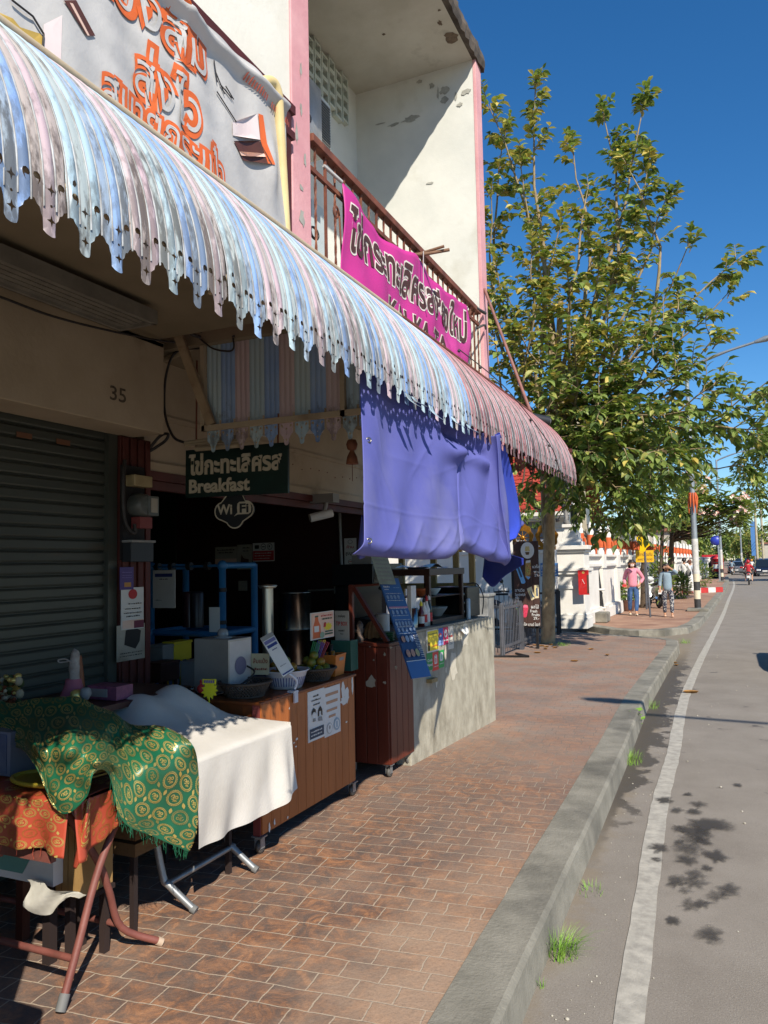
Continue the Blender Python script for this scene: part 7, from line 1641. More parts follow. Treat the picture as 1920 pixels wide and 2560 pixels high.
# blue wall sign and hung red poster
T, w_, h_ = rect_y(1352, 1408, 1396, 1441, 17.94)
poster('wall_sign', 'blue sign with white Thai lettering on the white cross wall behind the tree', 'sign', T, w_, h_, [mat('sign_blue', '#4a78ad', rough=.5), P_W], [('t', 'ที่จอดรถ', .05, .52, .42, .9, 1, .02), ('l', .05, .30, .8, .12, 1), ('l', .05, .1, .9, .12, 1)])
a = yp(1446, 1488, 19.2); T = fy(a.x, 19.2-.56, a.z, R(8))
a = yp(1447, 1487, 18.68); c_ = yp(1471, 1425, 18.68); T = fy(a.x, 18.68, a.z, R(4))
poster('red_poster', 'red poster with bright crackling pattern hung beside the concrete pole', 'poster', T, c_.x-a.x, c_.z-a.z, [mat('poster_red', '#a8161a', '#c22420', sc=9, rough=.4), M_PRBROWN, M_GOLD, P_R, P_W], [('r', .8, .05, .2, .75, 1), ('o', .5, .9, .13, 2, .05), ('p', [(.1, .2), (.3, .3), (.35, .5), (.6, .6), (.55, .7), (.3, .55), (.2, .35)], 3), ('p', [(.3, .05), (.4, .25), (.7, .35), (.72, .4), (.36, .3)], 3), ('p', [(.35, .62), (.37, .64), (.6, .45), (.58, .43)], 4)])
# leaning concrete pole with its block, pipes and boxes
ep = thing('utility_pole', 'weathered concrete utility pole with dark cable pipes leaning beside it', 'pole', gp(1494, 1545))
e0 = gp(1480, 1546); 
b = MB(); e1 = yp(1462, 1330, e0.y); q = e0.lerp(e1, 0); v = []
for (p, s) in ((e0, .15), (e1+Vector((-.05, 0, 0)), .125), (e1+Vector((-.14, 0, 4.2)), .09)): v += [(p.x-s, p.y-s, p.z), (p.x+s, p.y-s, p.z), (p.x+s, p.y+s, p.z), (p.x-s, p.y+s, p.z)]
b.add(v, [(i*4+j, i*4+(j+1) % 4, (i+1)*4+(j+1) % 4, (i+1)*4+j) for i in range(2) for j in range(4)]+[(8, 9, 10, 11)]); b.build('shaft', mat('pole_concrete', '#b3a88f', '#9f947c', sc=4, rough=.9, bump=.3, bsc=20), ep, bevel=.01)
b = MB(); f0 = gp(1463, 1556); f1 = gp(1528, 1552); b.box(f0.x, f1.x, f0.y-.1, f0.y+.55, 0, .26); b.build('footing', M_CONC, ep, bevel=.03)
b = MB()
for (xa, ya, xb, yb) in ((1482, 1345, 1506, 1526), (1486, 1352, 1499, 1526)): p0 = yp(xb, yb, e0.y-.2); p1 = yp(xa, ya, e0.y-.2); b.tube([p0, p1], .055, 10)
b.tube([yp(1497, 1526, e0.y-.25)+Vector((0, 0, .0)), yp(1494, 1470, e0.y-.25)], .03, 8)
b.build('cable_pipe', M_BLKI, ep)
b = MB(); p0 = yp(1478, 1474, e0.y-.26); p1 = yp(1512, 1474, e0.y-.26); b.tube([p0, p1], .03, 8); p0 = yp(1486, 1520, e0.y-.26); p1 = yp(1514, 1520, e0.y-.26); b.tube([p0, p1], .03, 8); b.tube([yp(1481, 1349, e0.y-.2), yp(1482, 1343, e0.y-.2)], .062, 10); b.build('pipe_clamp', P_W, ep)
xb_ = thing('switch_box', 'open grey metal switch cabinet on a shelf high beside the utility pole', 'cabinet', yp(1450, 1310, e0.y))
a = yp(1424, 1312, e0.y); c_ = yp(1468, 1262, e0.y)
b = MB(); b.box(a.x, a.x+.02, e0.y, e0.y+.4, a.z, c_.z); b.box(a.x+.30, c_.x, e0.y-.05, e0.y+.35, a.z, c_.z); b.box(a.x+.021, a.x+.299, e0.y+.36, e0.y+.4, a.z, c_.z); b.box(a.x+.02, c_.x, e0.y, e0.y+.39, c_.z+.001, c_.z+.03); b.build('casing', mat('cabinet_grey', '#98a1a6', '#848d92', sc=4, rough=.4, metal=.5), xb_)
b = MB(); b.box(a.x+.12, a.x+.24, e0.y+.1, e0.y+.35, a.z, c_.z-.1); b.build('switchgear', mat('machine_black', '#141416'), xb_)
b = MB(); b.box(a.x-.02, c_.x+.1, e0.y-.03, e0.y+.4, a.z-.05, a.z-.001); b.build('shelf', M_GRYI, xb_)
b = MB(); r_ = random.Random(4); base = yp(1450, 1318, e0.y-.1)
for k in range(12): b.tube(crv([base+Vector((r_.uniform(-.2, .2), 0, 0)), base+Vector((r_.uniform(-.4, .3), -.05, -.3+r_.uniform(-.2, .1))), base+Vector((r_.uniform(-.2, .4), 0, r_.uniform(-.7, -.3)))], 5), .012, 4)
tag(b.build('tangled_wires', M_CABLE), 'tangle of thin wires hanging below the switch cabinet', 'wires')
# --- iron gate panels
def fence_panel(name, label, p, q, h, m, dx=.11, spear=True, r=.008, post=.03, group=None):
    t = thing(name, label, 'fence', p, group); p = Vector(p); q = Vector(q); d = (q-p); L_ = d.length; d.normalize()
    for e in (p, q): b = MB(); T = frame((e.x, e.y, 0), d, (0, 0, 1)); b.box(-post, post, 0, h, -post, post, 0, T); b.build('post', m, t)
    b = MB(); T = frame((p.x, p.y, 0), d, (0, 0, 1))
    for z in (.14, h-.10): b.box(post, L_-post, z, z+.045, -.015, .015, 0, T)
    b.build('rail', m, t)
    b = MB(); n = int(L_/dx)
    for i in range(1, n): x = L_*i/n; b.tube([(x, .06, 0), (x, h-.02+.0*i, 0)], [r, r], 5, 0, T); (b.tube([(x, h-.02, 0), (x, h+.07, 0)], [r*1.5, .002], 5, 0, T) if spear else None)
    b.build('bars', m, t); return t
g0 = gp(1257, 1643); g1 = gp(1304, 1624); g2 = gp(1348, 1605)
fence_panel('iron_gate', 'grey barred gate standing nearest the concrete counter', g0, gp(1212, 1630)+Vector((-.1, 0, 0)), .92, M_GRYI, .16, group=None)
fence_panel('iron_gate', 'grey barred gate running back along the pavement from the nearest post', g0, g1, .90, M_GRYI, .10)
fence_panel('iron_gate', 'second grey barred gate behind the brown menu board, ending at the tree', g1+Vector((0, .08, 0)), g2+Vector((0, .4, 0)), .80, M_GRYI, .10)
k0 = Vector((-3.58, 16.9, 0)); 
fence_panel('iron_fence', 'black iron fence panel with spikes right of the slender tree', gp(1400, 1582), gp(1407, 1574)+Vector((-.3, .3, 0)), .95, M_BLKI, .09, group=None)
fence_panel('iron_fence', 'long black iron fence with spikes in front of the parked motorbike', Vector((-5.6, 15.9, 0)), Vector((-3.55, 17.3, 0)), 1.0, M_BLKI, .11)
b = MB(); q = gp(1257, 1644); b.tube([q+Vector((-.35, -.05, .02)), q+Vector((.42, .12, .02)), q+Vector((.1, .5, .02))], .02, 6); tag(b.build('iron_stand', M_BLKI), 'black steel foot frame lying under the corner of the grey gates', 'frame')
bn = MB(); a = yp(1194, 1560, 12.6); c_ = yp(1218, 1492, 12.6); bn.box(a.x, c_.x, 12.6, 13.0, .0, c_.z); bn.box(a.x-.02, c_.x+.03, 12.58, 13.02, c_.z, c_.z+.05); tag(bn.build('ice_bin', mat('printed_grey_bin', '#a8a8a4', '#6d6e6c', sc=6, rough=.4, metal=.2, stretch=(1, 1, .6)), bevel=.01), 'grey bin with white printed streaks beside the concrete counter', 'bin')
# --- brown plank menu board with pictures
pmb = thing('plank_menu', 'tall brown plank board with snack pictures and white hand lettering', 'menu board', (-3.5, 14.4, 0))
Y0 = 14.35
A_ = yp(1288, 1566, Y0); B_ = yp(1352, 1574, Y0); C_ = yp(1287, 1354, Y0); wB = B_.x-A_.x; hB = C_.z-A_.z
T = fy(A_.x, Y0, A_.z, R(0)); 
b = MB(); n = 4
for i in range(n): b.box(wB*i/n+.004, wB*(i+1)/n-.002, -.0+.012*(i % 2), hB+.008*math.sin(i*2.1), -.03, 0, 0, T)
b.box(.004, wB-.004, .02, hB-.02, -.045, -.031, 0, T)
b.build('planks', mat('dark_plank', '#4a3026', '#38231b', sc=3, rough=.7, stretch=(5, 5, .6), bump=.1), pmb)
b = MB(); b.box(-.05, -.0, -A_.z, hB*.72, -.06, -.02, 0, T); b.box(wB-.10, wB-.05, -A_.z, .0, -.06, -.02, 0, T); b.box(-.05, wB+.03, -.03, .003, -.06, -.02, 0, T); b.build('stand', M_BLKI, pmb)
pic = MB()
def PB(x, y): p = yp(x, y, Y0); return (p.x-A_.x, p.z-A_.z)
def bp(pts, mi, z): pic.poly([PB(*p) for p in pts], z, mi, T)
cx_, cy_ = PB(1318.5, 1376); pic.disc(cx_, cy_, .128, .003, 0, T, 28, .155); r_ = random.Random(2)
for k in range(16): a = k*.4; bp([(1318+4*math.cos(a)*r_.random(), 1374+5*math.sin(a)-3*r_.random()) for a in [r_.uniform(0, 6) for _ in range(3)]], 6, .004+.0002*k)
bp([(1313, 1380), (1324, 1380), (1322, 1387), (1315, 1387)], 7, .008); bp([(1314, 1366), (1323, 1366), (1325, 1378), (1312, 1378)], 6, .0075)
bp([(1288, 1416), (1298, 1411), (1314, 1455), (1311, 1459), (1304, 1459)], 1, .003); bp([(1293, 1420), (1298, 1418), (1306, 1442), (1302, 1444)], 8, .004)
bp([(1314, 1402), (1327, 1400), (1326, 1444), (1320, 1449), (1313, 1443)], 2, .003); bp([(1314, 1440), (1326, 1442), (1321, 1449)], 1, .0045); bp([(1315, 1402), (1326, 1400), (1326, 1406), (1315, 1408)], 0, .0045)
for k in range(9): xx = 1316+r_.uniform(0, 8); yy = 1410+r_.uniform(0, 28); bp([(xx, yy), (xx+3, yy+1), (xx+2, yy+4)], (5, 7, 3)[k % 3], .005+.0002*k)
bp([(1317, 1472), (1329, 1466), (1338, 1496), (1329, 1501)], 4, .003); bp([(1325, 1474), (1329, 1480), (1336, 1492), (1332, 1494)], 8, .004); bp([(1320, 1475), (1324, 1478), (1331, 1495), (1328, 1497)], 6, .0045)
bp([(1336, 1463), (1347, 1462), (1347, 1495), (1336, 1496)], 4, .003); bp([(1340, 1470), (1344, 1470), (1345, 1490), (1339, 1490)], 8, .004); bp([(1337, 1466), (1340, 1466), (1341, 1490), (1337, 1492)], 6, .0045)
bp([(1288, 1512), (1292, 1508), (1299, 1510), (1304, 1530), (1301, 1539), (1296, 1540)], 3, .003); bp([(1289, 1513), (1293, 1508), (1299, 1510), (1301, 1517), (1291, 1520)], 1, .004)
bp([(1307, 1515), (1312, 1511), (1319, 1513), (1321, 1520), (1317, 1541), (1313, 1544), (1307, 1542)], 5, .003); bp([(1306, 1517), (1311, 1512), (1319, 1513), (1320, 1519), (1308, 1519)], 10, .004)
pic.build('picture', [P_W, mat('pic_sky', '#6fa8d2', rough=.6), mat('pic_wrap', '#c4a45c', '#8c6d34', sc=50, rough=.6), mat('pic_green', '#69a843', '#a5c96a', sc=60, rough=.6), mat('pic_bread', '#d9c9a0', rough=.6), mat('pic_crimson', '#b3213f', '#d2445f', sc=60, rough=.6), mat('pic_tan', '#b49a5a', '#d8c68c', sc=80, rough=.6), mat('pic_brown', '#5f431f', rough=.6), mat('pic_ink', '#26486a', rough=.6), P_O, mat('pic_pink', '#e06c84', rough=.6)], pmb)
lt = MB()
def wr(txt, x0, y1, x1, y0, bold=.012): 
    a = PB(x0, y1); c = PB(x1, y0); lt.text(txt, a[0], a[1], .1, 0, T, w=c[0]-a[0], h=c[1]-a[1], bold=bold, z=.004)
wr('แวร็พ', 1331, 1420, 1351, 1411); wr('Wrap', 1334, 1432, 1350, 1425); wr('29.-', 1336, 1441, 1350, 1434)
wr('แซนวิช', 1288, 1479, 1311, 1471); wr('Sandwich', 1288, 1490, 1313, 1482); wr('49.-', 1288, 1497, 1300, 1491)
wr('ผลไม้', 1328, 1521, 1347, 1511); wr('Fresh', 1326, 1531, 1343, 1524); wr('Fruits', 1330, 1540, 1349, 1533); wr('29.-', 1334, 1549, 1348, 1542)
wr('สลัด แวร็พ แซนด์ โรลส์', 1291, 1564, 1350, 1556)
lt.build('lettering', P_W, pmb)
b = MB(); b.rect(0, 0, yp(1355, 1600, 14.6).x-yp(1349, 1600, 14.6).x, 1.0, 0, 0, fy(yp(1352, 1590, 14.6).x, 14.7, .3)); 
# yellow road-sharing sign, cut-out sign above, and street furniture on the far pavement
ys = thing('road_sign', 'yellow sign with Thai lettering and SHARE THE ROAD on a thin dark post', 'sign', gp(1617, 1523))
yB = gp(1617, 1523).y; a = yp(1590, 1406, yB); c_ = yp(1634, 1374, yB); T = fy(a.x, yB-.03, a.z)
poster('plate', '', '', T, c_.x-a.x, c_.z-a.z, [mat('sign_yellow', '#d9a80f', rough=.5), M_PRBROWN], [('r', 0, .96, 1, .04, 1), ('t', 'ใช้ทางร่วมกัน', .10, .50, .32, .82, 1, .01), ('t', 'SHARE THE ROAD', .10, .14, .17, .82, 1, .01)], parent=ys)
b = MB(); p_ = gp(1617, 1523); b.tube([(p_.x, p_.y, 0), (p_.x, p_.y, c_.z)], .035, 8); b.build('post', M_GRYI, ys)
yc = thing('cutout_sign', 'bright yellow cut-out figure sign among the leaves above the road sign', 'sign', yp(1608, 1350, 23)); T0 = yp(1608, 1350, 23)
b = MB(); b.prism([(x/72, y/72) for x, y in [(-8, -22), (2, -24), (6, -16), (14, -10), (10, -2), (4, 2), (5, 12), (1, 20), (-3, 20), (-6, 10), (-13, 6), (-12, -2), (-6, -8)]], -.03, 0, 0, fy(T0.x, T0.y, T0.z)); b.build('figure', mat('sign_bright_yellow', '#e3b800', rough=.4), yc)
b = MB(); b.tube([T0+Vector((.02, .05, -.3)), Vector((T0.x+.1, T0.y+.05, 0))], .03, 6); b.build('post', M_GRYI, yc)
def lamp_post(x, y, h, arm, label, sashed=False, grp='lamp posts along the far pavement', stick=True, rise=.35):
    t = thing('street_lamp', label, 'street lamp', (x, y, 0), grp)
    b = MB(); b.tube([(x, y, .05), (x, y, h*.55), (x, y, h)], [.095, .08, .06], 14); b.build('pole', M_GALV2, t)
    b = MB(); b.tube([(x, y, 1.15), (x, y, 2.25)], .099, 14, 0); 
    for k in range(4): b.tube([(x, y, .10+.27*k), (x, y, .10+.27*(k+1)-.002)], .0985, 14, k % 2+1)
    b.build('painted_band', [mat('pole_white', '#c9c6be', '#aba8a0', sc=6, rough=.7), M_BLKB, mat('band_cream', '#cfc4a8', rough=.7)], t)
    b = MB(); b.cbox((x, y, .04), (.62, .62, .09)); b.build('base', M_CONC, t, bevel=.02)
    b = MB(); e = Vector((x+arm, y-.1, h+rise)); b.tube(crv([(x, y, h-.25), (x+.1, y, h-.05), (x+arm*.5, y-.05, h+rise*.55), tuple(e)], 5), [.05]*11+[.04]*5, 8); b.build('arm', M_GALV2, t)
    b = MB(); b.tube([e, e+Vector((.30, -.02, .06)), e+Vector((.72, -.05, .13))], [.05, .10, .045], 8); b.build('lantern', M_GALV2, t)
    return t
M_GALV2 = mat('lamp_galvanised', '#9aa0a3', '#888e92', sc=3, rough=.45, metal=.5); M_BLKB = mat('band_black', '#2b2a2a', '#3a3938', sc=8, rough=.6)
pl = gp(1745, 1527)
lp = lamp_post(pl.x, pl.y, 7.75, 2.0, 'nearest galvanised street lamp with black and cream bands at its foot', grp='street lamps along the far pavement', rise=.5)
b = MB(); z_ = yp(1730, 1240, pl.y).z
for k in range(9): a = k*.7; b.tube([(pl.x+.09*math.cos(a), pl.y+.09*math.sin(a), z_+.1), (pl.x+.13*math.cos(a), pl.y+.13*math.sin(a), z_-.05-.1*(k % 3)), (pl.x+.13*math.cos(a), pl.y+.13*math.sin(a), z_-.35-.2*(k % 2))], [.02, .035, .01], 6)
tag(b.build('orange_ribbon', M_ORSASH), 'orange cloth ribbon tied round the nearest street lamp among the leaves', 'ribbon')
p2 = gp(1806, 1455)
lamp_post(p2.x, p2.y, 8.6, 2.0, 'second street lamp along the far pavement, beside the painted corner kerb', grp='street lamps along the far pavement', rise=.5)
lamp_post(1.2, 95, 8.6, 2.0, 'third and farthest street lamp along the far pavement', grp='street lamps along the far pavement', rise=.5)
b = MB(); p = gp(1800, 1453); b.tube([(p.x, p.y, 0), (p.x, p.y, 3.4)], .05, 8, 1); b.lathe([(0, -.02), (.36, -.02), (.36, .02), (0, .02)], 20, Matrix.Translation((p.x-.15, p.y-.06, 2.95)) @ Matrix.Rotation(R(90), 4, 'X')); b.box(p.x-.06, p.x+.06, p.y-.06, p.y+.06, 0, .5, 1); tag(b.build('round_sign', [mat('sign_deepblue', '#2b3a9e', rough=.4), M_GALV2]), 'round blue traffic sign on a thin post beside the second street lamp', 'sign')
# red and white painted kerb round the lane mouth
k0, k1 = gp(1715, 1484), gp(1808, 1480)
b = MB(); n = 5; T = frame((k0.x, k0.y, 0), k1-k0, (0, 0, 1)); L_ = (k1-k0).length
for k in range(n): b.box(L_*k/n, L_*(k+1)/n-.004, 0, .24, -.25, 0, k % 2, T)
b.box(L_-.25, L_, 0, .235, -6, -.251, 2, T)
struct(b, 'painted_kerb', [mat('kerb_red', '#b8332f', '#a52a28', sc=5, rough=.7), mat('kerb_white', '#d3d0c8', '#bdbab2', sc=5, rough=.8), M_CONC])
# ================================================================== trees and plants
def leaf_mat(name, c, c2, tr):
    m = mat(name, c, c2, sc=1.3, lo=.35, hi=.65, rough=.5, spec=.35)
    t = m.node_tree; b = t.nodes['Principled BSDF']; q = t.nodes.new('ShaderNodeBsdfTranslucent'); q.inputs[0].default_value = H(tr)
    mx = t.nodes.new('ShaderNodeMixShader'); mx.inputs[0].default_value = .28; o = t.nodes['Material Output']
    t.links.new(b.outputs[0], mx.inputs[1]); t.links.new(q.outputs[0], mx.inputs[2]); t.links.new(mx.outputs[0], o.inputs[0]); return m
L_DK = leaf_mat('leaf_dark', '#4e6130', '#5d6f38', '#7f9a38'); L_GR = leaf_mat('leaf_green', '#74873f', '#85934d', '#a0b645'); L_YG = leaf_mat('leaf_yellow_green', '#9da055', '#aba65b', '#c0bc50'); L_YE = leaf_mat('leaf_yellow', '#c9b95f', '#bca457', '#d6c258')
M_BARK = mat('mottled_bark', '#b59f7a', '#8c7757', sc=7, rough=.9, bump=.5, bsc=30, c3='#6d5c46', sc3=4, lo3=.5, hi3=.65, stretch=(1, 1, .5))
M_TWIG = mat('pale_branch', '#9c8a68', '#7f6e52', sc=9, rough=.9)
M_BARKD = mat('dark_bark', '#5a4c3c', '#463a2e', sc=6, rough=.95, bump=.4, bsc=20)
def leaf(b, p, d, up, L_, W_, mi, fold=.25):
    d = d.normalized(); s = d.cross(up)
    if s.length < 1e-4: s = Vector((1, 0, 0))
    s.normalize(); n = s.cross(d)
    a = p+d*L_*.30; c = p+d*L_*.62; f = n*W_*fold
    b.add([p, a+s*W_*.46+f, c+s*W_*.44+f*.9, p+d*L_-n*L_*.12, c-s*W_*.44+f*.9, a-s*W_*.46+f, a, c], [(0, 6, 1), (0, 5, 6), (6, 7, 2, 1), (5, 4, 7, 6), (7, 3, 2), (4, 3, 7)], mi)
def rv(r, s=1): return Vector((r.gauss(0, s), r.gauss(0, s), r.gauss(0, s)))
def spray(b, tw, r, p, d, ln, nl, L_, W_, mats_w, droop=.35):
    """a twig with leaves set alternately along it"""
    pts = [p]; dd = d.normalized()
    for i in range(4): dd = (dd+Vector((0, 0, -.10))+rv(r, .12)).normalized(); pts.append(pts[-1]+dd*ln/4)
    tw.tube(pts, [.012, .010, .008, .006, .004], 4, caps=False)
    for i in range(nl):
        t = .15+.85*i/max(1, nl-1); k = min(int(t*4), 3); q = pts[k].lerp(pts[k+1], t*4-k); ax = (pts[k+1]-pts[k]).normalized()
        s = ax.cross(Vector((0, 0, 1))); s = s.normalized() if s.length > .01 else Vector((1, 0, 0))
        dl = (ax*.7+s*(1 if i % 2 else -1)*.8+Vector((0, 0, -droop))+rv(r, .22)).normalized()
        m = r.choices(range(len(mats_w)), mats_w)[0]; sc_ = r.uniform(.7, 1.15)
        leaf(b, q, dl, Vector((0, 0, 1))+rv(r, .35), L_*sc_, W_*sc_, m, r.uniform(.05, .35))
def limb(tw, p0, p1, r0, r1, r, bend=.06, n=9):
    pts = []; L_ = (p1-p0).length; o = rv(r, bend*L_); o.z = abs(o.z)*.3-.06*L_
    for i in range(n+1): t = i/n; pts.append(p0.lerp(p1, t)+o*math.sin(math.pi*t)+rv(r, .006*L_)*(1 if 0 < i < n else 0))
    tw.tube(pts, [lerp(r0, r1, i/n) for i in range(n+1)], 7); return pts
# --- the big street tree at the fence
r = random.Random(21)
bt_ = thing('street_tree', 'tall slender leafy tree with mottled pale trunk on the near pavement', 'tree', (-3.34, 15.25, 0))
tw = MB(); cr = MB()
base = gp(1370, 1608); tk = [base+Vector((0, 0, -.05)), yp(1371, 1500, 15.25), yp(1372, 1400, 15.2), yp(1374, 1300, 15.1), yp(1378, 1180, 14.9), yp(1386, 1060, 14.7), yp(1395, 900, 14.5), yp(1402, 740, 14.4)]
tkc = crv(tk, 6); tw.tube(tkc, [lerp(.15, .125, min(1, i/6)) if i < 8 else lerp(.125, .05, (i-8)/(len(tkc)-9)) for i in range(len(tkc))], 14)
tw.build('trunk', M_BARK, bt_); tw = MB()
tw.tube(crv([yp(1366, 1345, 15.25), yp(1360, 1270, 15.2), yp(1356, 1180, 15.1), yp(1360, 1080, 15.0)], 5), [.07]*6+[.05]*10, 8)
tips = [(1215, 250, 13.6, .9), (1262, 330, 14.2, .7), (1338, 215, 14.2, 1), (1300, 400, 13.8, .6), (1228, 480, 14, .7), (1432, 365, 14.6, .45), (1508, 282, 15.2, .95), (1470, 470, 14.6, .7), (1612, 248, 15.2, 1), (1622, 400, 15.0, .7), (1664, 500, 14.8, .6), (1580, 560, 14.4, .8), (1500, 640, 13.8, .7), (1400, 560, 13.6, .8), (1330, 620, 13.4, .8), (1240, 660, 13.6, .8),
        (1722, 610, 14.6, .95), (1852, 642, 15.0, 1), (1818, 735, 14.4, .8), (1700, 770, 13.8, .8), (1780, 850, 14.0, .7), (1905, 965, 14.6, 1), (1893, 1075, 14.4, .8), (1790, 960, 13.6, .8), (1640, 880, 13.2, .8), (1540, 850, 12.9, .8), (1430, 820, 12.7, .8), (1300, 830, 12.8, .8), (1230, 820, 13.4, .7), (1380, 960, 12.4, .7), (1490, 990, 12.4, .8), (1600, 1010, 12.6, .8), (1700, 1030, 13.0, .8), (1760, 1120, 13.6, .7),
        (1850, 1160, 14.6, .6), (1560, 1120, 12.6, .8), (1660, 1130, 13.0, .8), (1480, 1130, 12.6, .7), (1430, 1180, 13.0, .55), (1540, 1220, 13.2, .8), (1630, 1240, 13.4, .8), (1450, 1255, 13.6, .5), (1590, 1295, 13.6, .45), (1520, 1300, 14.0, .45), (1400, 1230, 14.4, .35), (1330, 1210, 14.4, .25), (1580, 740, 13.6, .7), (1420, 690, 13.2, .7), (1350, 740, 13.0, .7), (1560, 400, 14.8, .35), (1270, 740, 13.2, .7), (1690, 930, 13.2, .7), (1520, 760, 13.0, .6)]
WTS = [.30, .38, .22, .10]; WLOW = [.45, .42, .11, .02]
for (x, y, Y, full) in tips:
    tip = yp(x, y, Y); h = tip.z
    # leave the trunk lower down than the tip
    zz = min(max(h*.45, 3.0), 7.5) if h > 4 else 3.6+r.random()*1.2
    st = min(tkc, key=lambda q: abs(q.z-zz))
    pts = limb(tw, st, tip, lerp(.035, .065, min(1, h/10)), .008, r, .07, 10)
    n = len(pts); L_ = (tip-st).length
    ns = int((8+14*full if h > 6 else 11+22*full)*min(1.3, L_/4.5))
    wts = WTS if h > 5 else WLOW
    if x < 1480 and h > 5.0: wts = [.18, .30, .32, .20]
    for k in range(ns):
        t = 1-(r.random()**1.25)*.68; i = min(int(t*(n-1)), n-2); q = pts[i].lerp(pts[i+1], t*(n-1)-i); ax = (pts[min(i+1, n-1)]-pts[i]).normalized()
        side = rv(r); side -= ax*side.dot(ax); side.normalize()
        wd = lerp(.28, .62, min(1, (1-t)/.4)) if h > 6 else .65
        spray(cr, tw, r, q, ax*.6+side*.9+Vector((0, 0, .25)), wd*r.uniform(.6, 1.15), r.randint(8, 13), .185 if h > 6 else .2, .098, wts)
    for k in range(3): spray(cr, tw, r, pts[-1]-Vector((0, 0, .08*k)), (pts[-1]-pts[-2])+rv(r, .12), .34, 10, .17, .09, wts)
tw.build('branches', M_TWIG, bt_); cr.build('crown', [L_DK, L_GR, L_YG, L_YE], bt_)
# --- more trees beyond
def leafy_tree(name, label, p, h, spread, zc, nl, L_, W_, seed, mats_, wts, trunk_r=.14, m_bark=M_BARKD, grp=None, shape=(1, 1, .8), gap=.5, limbs=9):
    t = thing(name, label, 'tree', p, grp); r = random.Random(seed); P = Vector(p); tw = MB(); cr = MB()
    top = P+Vector((r.uniform(-.3, .3), r.uniform(-.3, .3), zc)); tw.tube(crv([P, P.lerp(top, .4)+rv(r, .06*h/6), top], 6), [trunk_r*(1-.04*i) for i in range(13)], 9)
    cen = []
    for k in range(limbs):
        a = k*2.4+r.uniform(-.4, .4); e = r.uniform(.35, 1)
        c = P+Vector((spread*shape[0]*e*math.cos(a), spread*shape[1]*e*math.sin(a), zc+(h-zc)*r.uniform(-.25, .95)*shape[2])); limb(tw, P+Vector((0, 0, zc*r.uniform(.6, .95))), c, trunk_r*.4, .02, r, .06, 6); cen.append((c, spread*r.uniform(.28, .5)))
    cen.append((P+Vector((0, 0, h*.92)), spread*.35)); tot = sum(s**2 for _, s in cen)
    for c, s in cen:
        for k in range(int(nl*s*s/tot)):
            d = rv(r).normalized(); q = c+Vector((d.x, d.y, d.z*.8))*s*(r.random()**.35)
            dl = (d*.5+Vector((0, 0, -.35))+rv(r, .5)).normalized(); sc_ = r.uniform(.7, 1.3)
            leaf(cr, q, dl, Vector((0, 0, 1))+rv(r, .4), L_*sc_, W_*sc_, r.choices(range(len(wts)), wts)[0], .2)
    tw.build('trunk', m_bark, t); cr.build('crown', mats_, t); return t
LS = [L_DK, L_GR, L_YG, L_YE]
leafy_tree('broadleaf_tree', 'dark bushy tree standing against the temple wall behind the yellow road sign', (-2.75, 27.6, 0), 6.6, 2.3, 3.6, 4200, .17, .09, 5, LS, [.5, .38, .1, .02], .13, limbs=13)
leafy_tree('broadleaf_tree', 'green tree inside the temple grounds behind the orange-sashed posts', (-5.5, 33, 0), 7.4, 2.6, 3.6, 2600, .2, .11, 6, LS, [.45, .4, .12, .03], .16)
leafy_tree('broadleaf_tree', 'tree behind the temple hall roof showing between the street tree branches', (-6.5, 22.3, 0), 5.6, 1.6, 3.6, 900, .17, .09, 16, LS, [.5, .4, .1, 0], .1)
# frangipani with blossoms
fp = thing('frangipani_tree', 'frangipani tree with pink and white blossom clusters over the far pavement', 'tree', (-1.9, 33, 0)); r = random.Random(9); tw = MB(); cr = MB(); fl_ = MB()
P = Vector((-2.3, 33.5, 0)); tw.tube(crv([P, P+Vector((.1, 0, 1.6)), P+Vector((.2, -.1, 2.7))], 5), [.13]*6+[.1]*5, 9)
for k in range(74):
    x = r.uniform(1690, 1862); y = r.uniform(1190, 1352)
    if x > 1820 and y < 1250: y += 45
    if x > 1845 and y > 1325: y -= 30
    c = yp(x, y, r.uniform(31, 35)); limb(tw, P+Vector((.2, -.1, r.uniform(2.3, 2.8))), c, .022, .010, r, .06, 5)
    for j in range(22):
        a = j*2.4; d = Vector((math.cos(a), math.sin(a), r.uniform(-.25, .65))); leaf(cr, c+rv(r, .09), d, Vector((0, 0, 1)), r.uniform(.38, .56), .15, r.choices((0, 1, 2), (.35, .5, .15))[0], .2)
    if r.random() < .33:
        c2 = c+Vector((r.uniform(-.05, .1), -.18, .14))
        for j in range(8):
            q = c2+rv(r, .08)
            for i in range(5): a = i*1.2566; d = Vector((math.cos(a), -.4, math.sin(a))); leaf(fl_, q, d, Vector((0, -1, .2)), .075, .05, r.choices((0, 1), (.6, .4))[0], .1)
tw.build('branches', M_BARKD, fp); cr.build('crown', LS, fp); fl_.build('blossom', [mat('petal_pink', '#d99a94', '#e0b8a8', sc=30, rough=.6), mat('petal_white', '#e2dccb', rough=.6)], fp)
